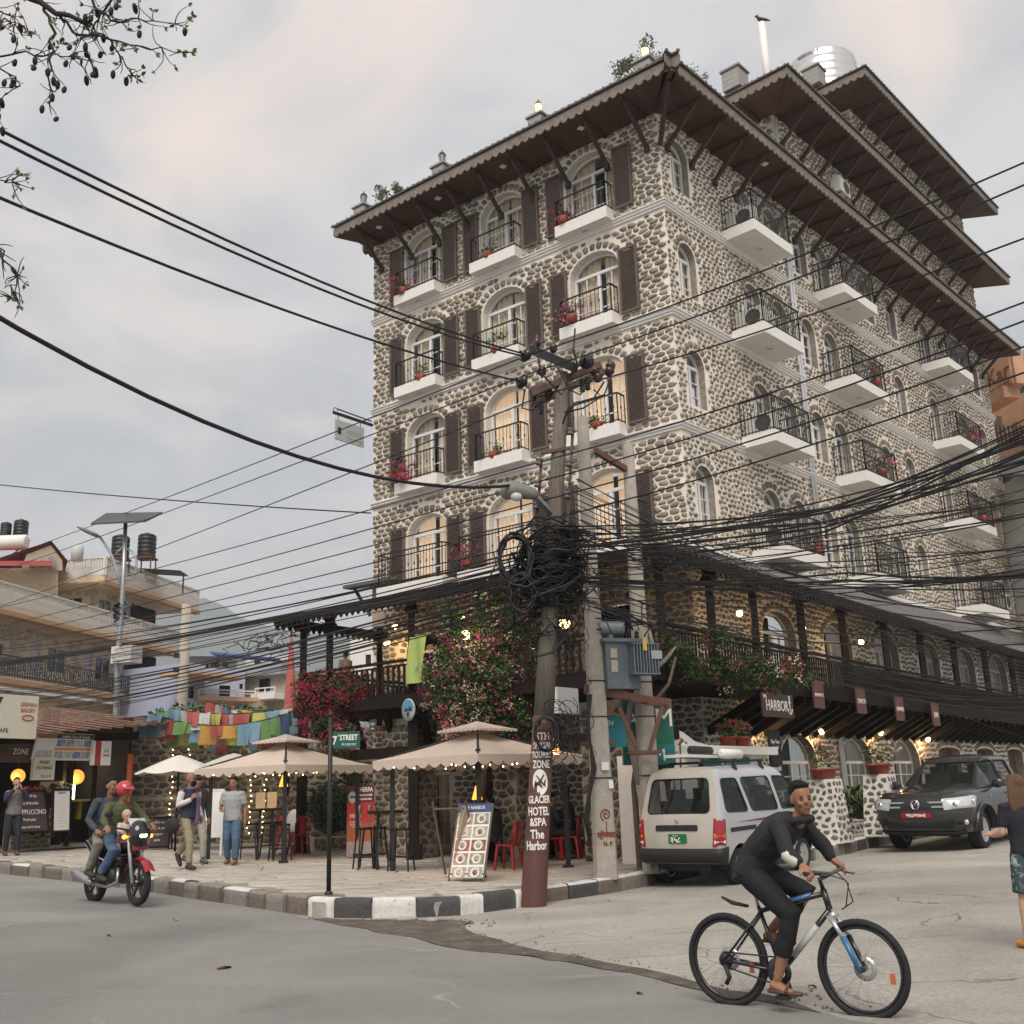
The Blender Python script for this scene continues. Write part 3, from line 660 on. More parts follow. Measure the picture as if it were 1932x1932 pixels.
for c,w2 in ((14.3,.9),(17.5,.8),(20.5,.8)): 
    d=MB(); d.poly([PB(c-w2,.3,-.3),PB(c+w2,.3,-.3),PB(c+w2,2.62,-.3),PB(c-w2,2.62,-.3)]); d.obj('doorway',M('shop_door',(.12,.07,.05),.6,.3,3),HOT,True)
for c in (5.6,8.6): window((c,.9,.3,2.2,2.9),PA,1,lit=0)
# ---- eaves: soffit, fascia with cut teeth, struts, roof
def eave(P,s0,s1,oh0,oh1,zs,out,strut,name=''):
    """straight eave along P from s0 to s1; oh0/oh1 mitre extension at ends"""
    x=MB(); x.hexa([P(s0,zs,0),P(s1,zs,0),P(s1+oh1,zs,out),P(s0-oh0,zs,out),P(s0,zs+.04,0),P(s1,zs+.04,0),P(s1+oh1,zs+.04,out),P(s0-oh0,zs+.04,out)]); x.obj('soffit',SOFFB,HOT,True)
    f=MB(); a,c=s0-oh0,s1+oh1; n=int((c-a)/.26); zt=zs+.27; pts=[(c,zt),(a,zt)]
    for i in range(n):
        u=a+(c-a)*i/n; w1=(c-a)/n; pts+=[(u,zs+.045),(u+w1*.3,zs-.035),(u+w1*.6,zs-.035),(u+w1*.92,zs+.05)]
    pts.append((c,zs+.03))
    fp=f; P2,F2=cdt(pts); m=len(P2); fp._a([P(u,v,out+.002) for u,v in P2]+[P(u,v,out+.04) for u,v in P2],[t for t in F2]+[tuple(m+i for i in reversed(t)) for t in F2]); 
    k=len(pts); fp._a([P(u,v,out+.002) for u,v in pts]+[P(u,v,out+.04) for u,v in pts],[(i,(i+1)%k,k+(i+1)%k,k+i) for i in range(k)])
    f.obj('fascia',FASC,HOT,True)
    g=MB(); zr=zs+.3; g.hexa([P(a-.06,zr,out+.1),P(c+.06,zr,out+.1),P(s1,zr+.42,-.3),P(s0,zr+.42,-.3),P(a-.06,zr+.05,out+.1),P(c+.06,zr+.05,out+.1),P(s1,zr+.5,-.3),P(s0,zr+.5,-.3)])
    n=int((c-a)/.22)
    for i in range(n+1):
        u=a+(c-a)*i/n; u2=s0+(s1-s0)*i/n; g.bar(P(u,zr+.06,out+.1),P(u2,zr+.5,-.28),.05,.04)
    g.obj('roof_slope',ROOFT,HOT,True)
    for u in strut:
        q=MB(); q.bar(P(u,zs-.03,0),P(u,zs-.03,out-.05),.10,.09); q.bar(P(u,zs-.95,.03),P(u,zs-.08,out*.80),.09,.10); q.box(P(u,zs-.98,.04),(.13,.13,.2),rz=atan2(P(1,0,0).y-P(0,0,0).y,P(1,0,0).x-P(0,0,0).x)); q.obj('eave_strut',DWOOD2,HOT,True)
DWOOD2=M('strut_wood',(.055,.032,.024),.7,.3,5,.2)
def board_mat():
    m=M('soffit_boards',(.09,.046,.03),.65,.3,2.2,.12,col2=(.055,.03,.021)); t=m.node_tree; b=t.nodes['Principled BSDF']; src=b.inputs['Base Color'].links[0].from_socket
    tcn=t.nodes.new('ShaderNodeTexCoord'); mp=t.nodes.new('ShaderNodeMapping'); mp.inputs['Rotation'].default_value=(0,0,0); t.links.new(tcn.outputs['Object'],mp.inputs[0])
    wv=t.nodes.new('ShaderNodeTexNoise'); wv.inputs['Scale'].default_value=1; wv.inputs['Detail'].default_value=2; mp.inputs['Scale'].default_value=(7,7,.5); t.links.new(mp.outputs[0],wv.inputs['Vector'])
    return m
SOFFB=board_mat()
EZ=18.80; OV=1.25
k_=1.16
eave(PA,0,AW,OV*k_,.5,EZ,OV,[.35,1.6,2.9,4.1,5.3,6.5,7.7,8.9,10.2])
eave(PB,0,BW,OV*k_,.7,EZ,OV,[.3+1.15*i for i in range(21)])
# left return of the front eave
def PL(s,z,o=0): q=PA(AW,z)-NA3*s+A3*o; return q
eave(PL,0,6,0,0,EZ,.5,[.6,1.9]); 
for s0,z0,z1,hs in tiers:
    def PF(s,z,o=0,s0=s0): q=PB(s0,z)-NB3*s-B3*o; return q
    eave(PB,s0,BW,1.45,.8,z1,OV,[s0+.3+1.25*i for i in range(int((BW-s0)/1.25))])
    eave(PF,0,7,OV,0,z1,1.4,[.5,1.8,3.1])
q=MB(); q.bar(PA(0,EZ-.03,.02)+NB3*.02,PA(0,EZ-.03)+(NA3+NB3)*1.2,.12,.1); q.bar(PA(0,EZ-1.05)+(NA3+NB3)*.05,PA(0,EZ-.1)+(NA3+NB3)*.95,.11,.11); q.obj('eave_strut',DWOOD2,HOT,True)
# small lights in the soffits
for P,us,o in ((PA,(1.9,4.6,7.1,9.6),.75),(PB,(4.2,9.5,16.8),.8)):
    for u in us:
        b=MB(); b.box(P(u,EZ-.012,o),(.16,.16,.02),rz=.5); b.obj('soffit_light',WFRAME,HOT,True)
# roof piers on the front eave
PIER=M('grey_brick_pier',(.33,.31,.30),.85,.15,6,.3)
pier_px=[(1231,108),(1039,208),(874,288),(728,365)]; PIERS=[]
for s in (-.15,3.35,7.0,10.4):
    b=MB()
    for k in range(4): b.box(PA(s,EZ+.42+.15*k,.65),(.46,.46,.143),rz=atan2(da.y,da.x)); 
    b.box(PA(s,EZ+1.01,.65),(.56,.56,.06),rz=atan2(da.y,da.x)); b.obj('roof_pier',PIER,HOT,True); PIERS.append(PA(s,EZ+1.04,.65))
for s,z in ((5.6,22.6),(11.6,25.9)):
    b=MB()
    for k in range(4): b.box(PB(s,z+.1+.16*k,-.6),(.6,.6,.15),rz=atan2(db.y,db.x)); 
    b.box(PB(s,z+.74,-.6),(.7,.7,.06),rz=atan2(db.y,db.x)); b.obj('roof_pier',PIER,HOT,True)
r=MB(); r.tube([PA(-.1,EZ+.75,.3),PA(AW,EZ+.75,.3)],.03,6); r.obj('roof_rail',IRON,HOT,True)
# drainpipes
b=MB()
for s in (6.50,6.66): b.tube([PB(s,18.4,.08),PB(s,13.6,.08),PB(s,13.4,.1),PB(s,7.1,.1)],.045,8)
for z in (17,15.5,13.5,11.8,10.3,8.8): b.box(PB(6.58,z,.06),(.34,.1,.05),rz=atan2(db.y,db.x))
b.obj('drainpipe',M('pvc_pipe',(.52,.54,.56),.4,.1,5),HOT,True)
b=MB()
for s in (6.5,6.62): b.tube([PB(s,3.4,.08),PB(s,.3,.08)],.05,8)
b.obj('drainpipe',M('pvc_pipe',()),HOT,True)
b=MB(); b.tube([PB(6.72,21.9,.07),PB(6.72,19,.07)],.05,8); b.obj('drainpipe',M('pvc_pipe',()),HOT,True)
# ---------------------------------------------------------------- foliage helpers
def leaves(mb,c,r,n,size,R,mis=(0,),shell=.35,flat=.0,clump=None):
    c=V(c)
    cl=[]
    if clump:
        for _ in range(clump):
            d=V((R.gauss(0,1),R.gauss(0,1),R.gauss(0,1))).normalized()*R.uniform(shell,1); cl.append(V((d.x*r[0],d.y*r[1],d.z*r[2])))
    for _ in range(n):
        if clump: p=R.choice(cl)+V((R.gauss(0,.16)*r[0],R.gauss(0,.16)*r[1],R.gauss(0,.16)*r[2]))
        else:
            d=V((R.gauss(0,1),R.gauss(0,1),R.gauss(0,1))).normalized()*(R.random()**.4*(1-shell)+shell); p=V((d.x*r[0],d.y*r[1],d.z*r[2]))
        leaf(mb,c+p,size*R.uniform(.6,1.3),R,R.choice(mis))
def leaf(mb,p,s,R,mi=0,d=None,w=.55):
    d=d or V((R.gauss(0,1),R.gauss(0,1),R.gauss(0,.7)-.25)); d=V(d).normalized(); x=d.cross(V((R.gauss(0,1),R.gauss(0,1),R.gauss(0,1)))).normalized(); u=x.cross(d)
    p=V(p); mb._a([p,p+d*s*.5+x*s*w*.5+u*s*.12,p+d*s,p+d*s*.5-x*s*w*.5+u*s*.12],[(0,1,2),(0,2,3)],mi)
def LF(name,c,**k): return M(name,c,.6,.25,14,spec=.3,**k)
GREENS=[LF('leaf_green',(.055,.10,.028)),LF('leaf_dark',(.03,.06,.02)),LF('leaf_light',(.11,.16,.045))]
MAG=[LF('bract_magenta',(.42,.03,.12)),LF('bract_red',(.32,.03,.05)),LF('bract_pink',(.55,.12,.25)),LF('bract_cream',(.58,.50,.34))]
BARK=M('vine_bark',(.12,.09,.07),.9,.25,9,.4)
POT=M('terracotta_pot',(.27,.055,.035),.7,.2,6,.1)
# ---------------------------------------------------------------- veranda round the hotel
R=random.Random(21)
C1=PB(-3.95,0,1.78); C2=PB(24,0,.75); vdir=(C2-C1).normalized(); vn=V((vdir.y,-vdir.x,0)); VLEN=(C2-C1).length
if vn.dot(NB3)<0: vn=-vn
def VB(t,z,o=0): q=C1+vdir*t+vn*o; return V((q.x,q.y,z-(.011*max(t,0) if z>1 else 0)))
A_L=9.2; AO=4.0
def VA(s,z,o=0): return PA(s,z,AO+o)
cA=(C1-PA(0,0,AO)).dot(A3)         # A coordinate of the veranda corner
DZ=3.8; EV=6.05
# deck
b=MB(); top=[PA(A_L,DZ,0),VA(A_L,DZ),VA(cA,DZ),VB(VLEN,DZ),PB(24,DZ,0),PA(0,DZ,0)]
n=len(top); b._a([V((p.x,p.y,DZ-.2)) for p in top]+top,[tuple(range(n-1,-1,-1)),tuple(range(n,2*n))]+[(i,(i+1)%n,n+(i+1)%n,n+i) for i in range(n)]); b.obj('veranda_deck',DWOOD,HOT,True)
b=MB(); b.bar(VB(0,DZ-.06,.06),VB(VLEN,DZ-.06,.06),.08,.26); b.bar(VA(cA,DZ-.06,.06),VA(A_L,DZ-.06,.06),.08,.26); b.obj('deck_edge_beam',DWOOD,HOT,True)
# veranda roof
b=MB(); zt=7.0
rA=[VA(A_L+.5,EV,.35),VA(cA-.2,EV,.35)]; rB=[VA(cA-.2,EV,.35),VB(VLEN,EV,.25)]
w0,w1,w2_=PA(A_L+.5,zt,.05),PA(0,zt,.05)+NB3*.05,PB(24,zt,.05)
for q in ([rA[0],rA[1],w1,w0],[rB[0],rB[1],w2_,w1]):
    b.hexa([p-V((0,0,.03)) for p in q]+[p+V((0,0,.05)) for p in q])
for k in range(70):
    t=k/69; b.bar(rA[0].lerp(rA[1],t)+V((0,0,.07)),w0.lerp(w1,t)+V((0,0,.07)),.07,.05)
for k in range(120):
    t=k/119; b.bar(rB[0].lerp(rB[1],t)+V((0,0,.07)),w1.lerp(w2_,t)+V((0,0,.07)),.07,.05)
b.obj('veranda_roof',M('grey_roof_shingle',(.16,.155,.15),.8,.35,6,.4,col2=(.10,.097,.095)),HOT,True)
b=MB(); b.bar(w1+V((0,0,.06)),w0+V((0,0,.06)),.22,.10); b.bar(w1+V((0,0,.06)),w2_+V((0,0,.06)),.22,.10); b.obj('roof_flashing',WHITE,HOT,True)
def teeth(a,c,name='veranda_fascia'):
    f=MB(); d=(c-a); L_=d.length; d.normalize(); o=V((d.y,-d.x,0))*.02; n=int(L_/.2)
    pts=[(L_,.12),(0,.12)]
    for i in range(n): u=L_*i/n; w=L_/n; pts+=[(u,-.06),(u+w*.5,-.2)]
    pts.append((L_,-.06)); P2,F2=cdt(pts); m=len(P2); g=lambda u,v,s_:a+d*u+V((0,0,v))+o*s_
    f._a([g(u,v,1) for u,v in P2]+[g(u,v,-1) for u,v in P2],list(F2)+[tuple(m+i for i in reversed(t)) for t in F2]); k=len(pts)
    f._a([g(u,v,1) for u,v in pts]+[g(u,v,-1) for u,v in pts],[(i,(i+1)%k,k+(i+1)%k,k+i) for i in range(k)]); f.obj(name,DWOOD,HOT,True)
teeth(rA[0],rA[1]); teeth(rB[0],rB[1]); teeth(PA(A_L+.5,EV,.3),rA[0])
# ceiling under the veranda roof
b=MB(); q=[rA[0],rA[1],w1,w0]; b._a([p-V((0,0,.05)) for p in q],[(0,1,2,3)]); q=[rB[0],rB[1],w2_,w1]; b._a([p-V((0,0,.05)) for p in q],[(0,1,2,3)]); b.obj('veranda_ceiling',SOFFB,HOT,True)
def vpost(p,z0=DZ,z1=EV+.1,w=.15):
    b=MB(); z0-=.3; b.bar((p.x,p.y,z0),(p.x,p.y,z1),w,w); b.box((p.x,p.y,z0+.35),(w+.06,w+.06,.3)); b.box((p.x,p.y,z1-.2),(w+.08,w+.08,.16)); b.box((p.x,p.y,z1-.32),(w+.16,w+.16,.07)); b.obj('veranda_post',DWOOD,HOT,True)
post_t=[]
for x in (1437,1525,1602,1679,1745,1805,1861,1909): post_t.append(onp(C1,C2,x,1220)[0])
post_t=[0.15,(post_t[0])/2+.1]+post_t
for t in post_t: vpost(VB(t,0,-.12))
a0=PA(0,0,AO); a1=PA(5,0,AO)
sA=[onp(a0,a1,x,1240)[0] for x in (552,615,770,905)]
for s in (A_L-.1,sA[1],sA[2],sA[3]): vpost(VA(s,0,-.12))
vpost(PA(A_L-.1,0,1.2))
for s in (sA[2],sA[3],cA+.3,A_L-.1): 
    b=MB(); p=VA(s,0,-.15); b.bar((p.x,p.y,.3),(p.x,p.y,DZ-.2),.22,.22); b.box((p.x,p.y,.45),(.34,.34,.3)); b.obj('ground_post',DWOOD,HOT,True)
# railings
def railing(f,t0,t1,step=.12,w=.035,mesh=False,z0=DZ,h=.88):
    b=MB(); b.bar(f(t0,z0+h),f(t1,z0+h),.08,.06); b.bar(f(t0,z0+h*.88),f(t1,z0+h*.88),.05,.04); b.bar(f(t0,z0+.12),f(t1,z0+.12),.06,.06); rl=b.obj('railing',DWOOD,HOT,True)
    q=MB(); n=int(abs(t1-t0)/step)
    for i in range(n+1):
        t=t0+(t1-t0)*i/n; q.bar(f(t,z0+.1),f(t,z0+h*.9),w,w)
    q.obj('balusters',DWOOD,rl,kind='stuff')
for i in range(len(post_t)-1): railing(lambda t,z:VB(t,z,-.05),post_t[i]+.08,post_t[i+1]-.08)
railing(lambda t,z:VB(t,z,-.05),post_t[-1]+.08,VLEN)
for s0,s1 in ((cA+.3,sA[3]),(sA[3],sA[2]),(sA[2],sA[1]),(sA[1],A_L-.1)): railing(lambda t,z:VA(t,z,-.05),s0,s1,.17,.06)
railing(lambda t,z:PA(A_L-.1,z,t),.2,AO,.17,.06)
# carved diagonal struts under the deck
t=1.0
while t<VLEN-1:
    s_=(VB(t,0)-PB(0,0)).dot(B3)
    if s_>-.2:
        q=MB(); w=PB(s_-.0,DZ-.95,.06); q.bar(w,VB(t,DZ-.22,-.1),.14,.2); q.obj('deck_strut',DWOOD,HOT,True)
    t+=.62
for s in (8.3,7.2,6.1,5.0,3.9,2.8,1.7):
    q=MB(); q.bar(VA(s+.5,DZ-1.0,-.9),VA(s,DZ-.22,-.05),.13,.18); q.obj('deck_strut',DWOOD,HOT,True)
b=MB(); b.bar(VA(A_L,2.62,-.2),VA(cA,2.62,-.2),.14,.24); b.obj('pergola_beam',DWOOD,HOT,True)
# stone piers under the veranda
for s,o,wd in ((sA[2]+.75,3.2,1.1),(3.2,3.1,1.0),(0.6,2.9,1.0)):
    pr=MB(); c=PA(s,0,o); rz=atan2(da.y,da.x); pr.box((c.x,c.y,1.6),(wd,.7,3.6),rz=rz); po=pr.obj('stone_pier',DMORT,HOT,True)
    f=lambda u,v,d,s=s,o=o:PA(s+u,v,o+.35+d); ss=[(q,f) for q in cells(-wd/2,.2,wd/2,3.3,.26,.17,.04,R)]
    f2=lambda u,v,d,s=s,o=o,wd=wd:PA(s-wd/2-d,v,o+u); ss+=[(q,f2) for q in cells(-.35,.2,.35,3.3,.26,.17,.04,R)]
    m=MB()
    for Q,ff in ss: stone_geo(m,Q,ff,R.uniform(.02,.045),R)
    m.obj('stonework',DSTONE,po,kind='stuff')
# ---------------------------------------------------------------- lit globe lamps
def globe(px,P0,power=14,label='',off=0,r=.075,real=True):
    e=empty('globe_lamp',P0,0,label,'lamp','warm lamps on the hotel front'); b=MB(); b.ell((0,0,-.1),(r,r,r),10,8); b.obj('bulb',BULB,e); c=MB(); c.tube([(0,0,.0),(0,0,.1)],.012,6); c.lathe([(.02,-.02),(.055,-.03),(.055,-.045),(.02,-.03)],10); c.obj('lamp_holder',IRON,e)
    if real: lamp('lamp_light',(0,0,-.22),power,parent=e)
for i,x in enumerate((1422,1537,1642)):
    t=onp(C1,C2,x,1150)[0]; globe(x,VB(t,5.45,-.35),9,('leftmost','middle','rightmost')[i]+' of the three lit globes under the side veranda eave')
for i,(x,y) in enumerate(((1436,1357),(1547,1380),(1658,1382),(1748,1395))):
    s,z=onp(PB(0,0,.25),PB(5,0,.25),x,y); globe(x,PB(s,z+.1,.3),8,('first','second','third','fourth')[i]+' lit lamp from the left along the arched ground floor wall')
for i,(x,y,o) in enumerate(((745,1182,2.6),(730,1212,.6),(872,1165,3.4),(878,1198,4.4),(1065,1176,3.2))):
    s,z=onp(PA(0,0,o),PA(5,0,o),x,y); globe(x,PA(s,z+.1,o),[6,9,6,10,9][i],['small lit globe under the front veranda ceiling beside the dark post','lit wall globe on the stone behind the man on the front veranda','lit globe high in the white bougainvillea','brightest lit globe in the bougainvillea','lit lamp behind the wooden utility pole above the transformer'][i],r=(.07,.09,.06,.1,.12)[i])
# ---------------------------------------------------------------- hanging signs on the side
SBR=M('sign_brown',(.055,.035,.028),.6,.2,5); TWH=M('lettering_white',(.75,.74,.7),.6,.05,5); RBR=M('sign_redbrown',(.13,.055,.05),.6,.2,5)
def sign_board(name,label,c,x,n,w,h,mat,texts,th=.04,cat='sign',group=None):
    e=empty(name,c,0,label,cat,group); b=MB(); F=face_M((0,0,0),x,n); b.box((0,0,0),(w,h,th),M=F); b.obj('board',mat,e)
    for body,size,dx,dy,m,sx in texts: text(body,size,m,F@Matrix.Translation((dx,dy,th/2+.003)),e,sx=sx)
    return e
def at_plane(P,Q,x,y,o=0):
    s,z=onp(P,Q,x,y); d=(V(Q)-V(P)); d.z=0; d.normalize(); return V((P[0]+d.x*s,P[1]+d.y*s,z))
O2=vn*.25; c=at_plane(C1+O2,C2+O2,1467,1331)
hs=sign_board('hotel_sign','dark brown board lettered HARBOR with an anchor, hung under the veranda',c,vdir,vn,1.42,.50,SBR,[('HARBOR',.33,-.06,-.02,TWH,.78),('THE',.12,-.6,.16,TWH,.8)])
F=face_M((0,0,0),vdir,vn); b=MB()
def anc(p): return [F@V((x,y,.026)) for x,y in p]
b.tube(anc([(.52,.16),(.52,-.17)]),.012,5); b.tube(anc([(.46,.08),(.58,.08)]),.01,5); b.tube(anc([(.42,-.06),(.45,-.14),(.52,-.18),(.59,-.14),(.62,-.06)]),.012,5); b.tube(anc([(.52+.03*cos(k),.19+.03*sin(k)) for k in [i*.7 for i in range(10)]]),.008,4); b.obj('anchor_emblem',TWH,hs)
for (x,y),tx,sz in (((1544,1310),'BREAKFAST',.105),((1624,1322),'LUNCH',.17),((1697,1337),'DINNER',.16),((1765,1348),'BAR',.22)):
    sign_board('hanging_sign','small reddish brown hanging sign lettered '+tx+' below the veranda railing',at_plane(C1+O2,C2+O2,x,y),vdir,vn,.52,.62,RBR,[(tx,sz,0,-.02,TWH,.85)],group='small hanging signs')
# oval beer signs and slate plates on the front posts
def oval_sign(c,label,x=A3*-1,n=NA3,r=(.2,.25)):
    e=empty('oval_sign',c,0,label,'sign'); F=face_M((0,0,0),x,n); b=MB(); b.lathe([(.001,.02),(r[0],.02),(r[0],-.02),(.001,-.02)],20,M=F.to_3x3()@Matrix.Diagonal((1,r[1]/r[0],1))); b.obj('plate',M('sign_pale_blue',(.45,.52,.55),.5,.1,5),e)
    m=MB(); m._a([F@V(q) for q in ((-.14,-.04,.026),(-.06,.06,.026),(0,.0,.026),(.06,.09,.026),(.15,-.04,.026))],[(0,1,2),(2,3,4),(0,2,4)]); m._a([F@V(q) for q in ((-.05,-.06,.027),(.05,-.06,.027),(.03,-.16,.027),(-.03,-.16,.027))],[(0,1,2,3)]); m.obj('emblem',M('emblem_dark',(.03,.05,.08),.5,.1,5),e)
    m=MB(); m._a([F@V((r[0]*.93*cos(k),r[1]*.93*sin(k),.0235)) for k in [pi*i/10 for i in range(11)]],[tuple(range(11))]); m.obj('emblem_sky',M('emblem_blue',(.10,.30,.42),.5,.1,5),e); return e
P5=PA(0,0,AO+.1); Q5=PA(5,0,AO+.1)
oval_sign(at_plane(P5,Q5,771,1339),'oval blue and white mountain emblem sign on the dark front post')
b=MB(); F=face_M((0,0,0),-A3,NA3); b.box((0,0,0),(.22,.28,.03),M=F); o=b.obj('slate_plate',M('slate',(.05,.055,.06),.7,.2,8),loc=at_plane(P5,Q5,704,1369),label='small dark slate plaque on the pergola beam left of the oval sign',cat='sign')
text('313',.09,TWH,F@Matrix.Translation((0,.03,.018)),o); text('BAR',.05,TWH,F@Matrix.Translation((0,-.07,.018)),o)
# green banner on the railing
e=empty('hanging_banner',at_plane(P5,Q5,788,1245),0,'lime green cloth banner hung over the front veranda railing','banner'); b=MB()
b.grid(lambda u,v:tuple(-A3*((u-.5)*.5+(v-.5)*.14)+V((0,0,(v-.5)*1.05))+NA3*(.06+.03*sin(u*7+v*3))),10,10); b.obj('cloth',M('banner_green',(.36,.47,.14),.8,.1,5),e); b=MB(); b.lathe([(.001,.0),(.06,.0)],12,M=F.to_3x3(),o=V((0,0,-.12))+NA3*.12-A3*.05); b.obj('emblem',M('emblem_grey',(.4,.42,.38),.7,.1,9),e)
# ---------------------------------------------------------------- bank machine booth, boards and cabinets by the side wall
TEAL=M('teal_panel',(.012,.16,.16),.5,.15,4); GRN=M('bank_green',(.006,.12,.075),.45,.1,3)
bp0=atD(1275,1500,20.4); bp0.z=gz(bp0.y,bp0.x)+.2; bL=onp(bp0,bp0+vdir,1452,1460)[0]; zr=onp(bp0,bp0+vdir,1440,1412)[1]-bp0.z
bx_=empty('atm_booth',bp0,atan2(vdir.y,vdir.x),'white plastered cash machine booth with teal front and sloping parapet','booth')
b=MB(); b.box((bL/2,.7,(zr-.12)/2),(bL-.1,1.2,zr-.12)); b.obj('booth_wall',WHITE,bx_)
b=MB(); b.box((bL*.58,.55,zr-.06),(bL*.88,1.5,.16)); b.obj('booth_roof',WHITE,bx_)
b=MB(); b.prism([(0,zr-.1),(0,zr+.34),(.3,zr+.38),(.75,zr+.28),(1.15,zr+.12),(1.6,zr+.06),(bL*.9,zr+.03)],lambda u,v,k:(u,.2+.3*k,v)); b.obj('parapet',WHITE,bx_)
b=MB(); b.box((bL*.56,.075,(zr-.16)/2),(bL*.5,.05,zr-.2)); b.obj('teal_front',TEAL,bx_); text('ATM',.3,TWH,face_M((bL*.56,.04,zr-.36),(1,0,0),(0,-1,0)),bx_,bold=.01)
Pc,Qc=bp0+vn*.1,bp0+vdir+vn*.1
def bd(name,label,x,y,w,h,mat,tx,o=0,th=.08):
    return sign_board(name,label,at_plane(Pc,Qc,x,y),V((1,.18,0)),V((.18,-1,0)),w,h,mat,tx,th)
bd('atm_sign','large dark green board lettered ATM behind the concrete pole',1222,1363,.92,.80,GRN,[('ATM',.46,0,.06,TWH,1.)])
bd('atm_sign','lower teal green lightbox lettered ATM under the large green board',1224,1424,.96,.34,TEAL,[('ATM',.3,0,-.02,TWH,1.)])
bd('notice_sign','small teal information board left of the green cash machine board',1161,1380,.34,.52,M('teal_blue',(.02,.2,.24),.5,.1,4),[('N',.12,-.08,.14,TWH,1.)])
e=bd('atm_sign','small green and orange cash machine plate at the right of the pole',1251,1428,.28,.5,GRN,[('ATM',.15,0,-.1,TWH,.8)])
b=MB(); F=face_M((0,0,0),V((1,.18,0)),V((.18,-1,0))); b.box(F@V((.08,.16,.045)),(.12,.12,.01),M=F); b.obj('orange_mark',M('orange_plate',(.75,.2,.05),.5,.1,5),e)
b=MB(); b.box((0,0,0),(.62,.1,.46),rz=atan2(vdir.y,vdir.x)); b.obj('blank_lightbox',M('lightbox_white',(.8,.8,.8),.4,.04,3),loc=atD(1068,1322,19.5),label='blank white lightbox sign behind the wooden pole',cat='sign')
e=empty('electric_cabinet',gp(1148,1596,.24)+V((.3,2.2,0)),.55,'grey electric meter cabinet covered in stickers behind the concrete pole','cabinet')
z0=.24
b=MB(); b.box((0,0,1.35),(.55,.3,1.3)); b.obj('cabinet_box',M('cabinet_grey',(.33,.36,.37),.5,.15,6,wear=((.5,.5,.48),.3,8)),e); b=MB(); b.box((.18,-.155,1.35),(.16,.02,1.2)); b.obj('paper_strip',WHITE,e); b=MB()
for k in range(7): b.box((R.uniform(-.2,.05),-.155,R.uniform(.9,1.9)),(.09,.014,.08))
b.obj('stickers',M('sticker_dark',(.12,.05,.06),.6,.3,8),e,kind='stuff'); b=MB(); b.box((-.22,0,.35),(.06,.2,.7)); b.box((.22,0,.35),(.06,.2,.7)); b.obj('stand',RUST,e)
# chalk board, ledge with pots
e=sign_board('chalk_board','black chalk menu board standing on the white booth ledge',at_plane(bp0,bp0+vdir,1464,1434),vdir,vn,.52,1.25,M('chalk_black',(.02,.022,.022),.8,.2,4),[('Day Time\nspecial',.12,0,.32,TWH,.8),('special\ntime',.15,0,-.25,TWH,.8)])
def flowerpot(p,label,R,flower=None,r=.2,h=.26,leafn=160,lh=.35,cat='flower pot',group='potted plants',mats=None,long=False):
    e=empty('flower_pot',p,R.uniform(0,1) if not long else atan2(vdir.y,vdir.x),label,cat,group); b=MB()
    if long: b.lathe([(.01,0),(r*.8,0),(r,h),(r*1.08,h),(r*1.08,h-.04),(r*.9,h-.03),(.01,h-.04)],20,M=Matrix.Diagonal((1.7,.8,1)))
    else: b.lathe([(.01,0),(r*.7,0),(r*.95,h),(r*1.05,h),(r*1.05,h+.03),(r*.88,h+.03),(.01,h-.02)],16)
    b.obj('pot',POT,e); m=MB(); leaves(m,(0,0,h+lh*.5),(r*(1.6 if long else 1.25),r*1.1,lh*.6),leafn,.10,R,(0,1,2),.1); k=3
    if flower is not None:
        for _ in range(leafn//5):
            q=V((R.gauss(0,r*.7),R.gauss(0,r*.6),h+lh*R.uniform(.5,1.1)))
            for _ in range(5): leaf(m,q,.06,R,3)
    m.obj('plant',GREENS+[MAG[flower] if flower is not None else GREENS[0]],e); return e
for i,(x,y) in enumerate(((1391,1413),(1418,1413))):
    flowerpot(at_plane(bp0,bp0+vdir,x,y)+vn*-.2,('left','right')[i]+' of the two terracotta pots with red flowers on the booth parapet',R,1,.18,.22,180,.34)
# planter wall with whitewashed stone pillars
WST=M('brown_block',(.2,.17,.14),.9,.2,6,.4,isl=[(.13,.095,.07),(.2,.15,.11),(.10,.08,.065)],bscale=24); WW=M('whitewash',(.68,.67,.64),.9,.1,5,.4)
def pillar(px,pyb,h,label,w=.62):
    p=gp(px,pyb,.24); e=empty('planter_pillar',p,atan2(vdir.y,vdir.x),label,'pillar','whitewashed stone pillars'); b=MB()
    P=[]; b.hexa([V(q) for q in ((-w*.56,-w*.56,0),(w*.56,-w*.56,0),(w*.56,w*.56,0),(-w*.56,w*.56,0),(-w*.42,-w*.42,h),(w*.42,-w*.42,h),(w*.42,w*.42,h),(-w*.42,w*.42,h))]); b.obj('pillar_core',WW,e)
    for sd in range(2):
        for Q in cells(-w/2,.03,w/2,h-.02,.19,.135,.055,R):
            m=MB(); f=(lambda u,v,d:(u*(1.12-.28*v/h),-w*(.56-.14*v/h)-d,v)) if sd==0 else (lambda u,v,d:(-w*(.56-.14*v/h)-d,u*(1.12-.28*v/h),v)); stone_geo(m,Q,f,R.uniform(.012,.03),R,0,-.01); m.obj('stone',WST,e)
    return p+V((0,0,h))
t1=pillar(1568,1590,1.28,'nearer whitewashed stone pillar carrying a red flower trough'); t2=pillar(1672,1577,1.3,'farther whitewashed stone pillar carrying a red trough beside the pickup')
flowerpot(t1,'red trough of red flowers on the nearer whitewashed pillar',R,1,.26,.22,90,.5,long=True); flowerpot(t2,'red trough of pale yellow flowers on the farther whitewashed pillar',R,3,.26,.22,140,.45,long=True)
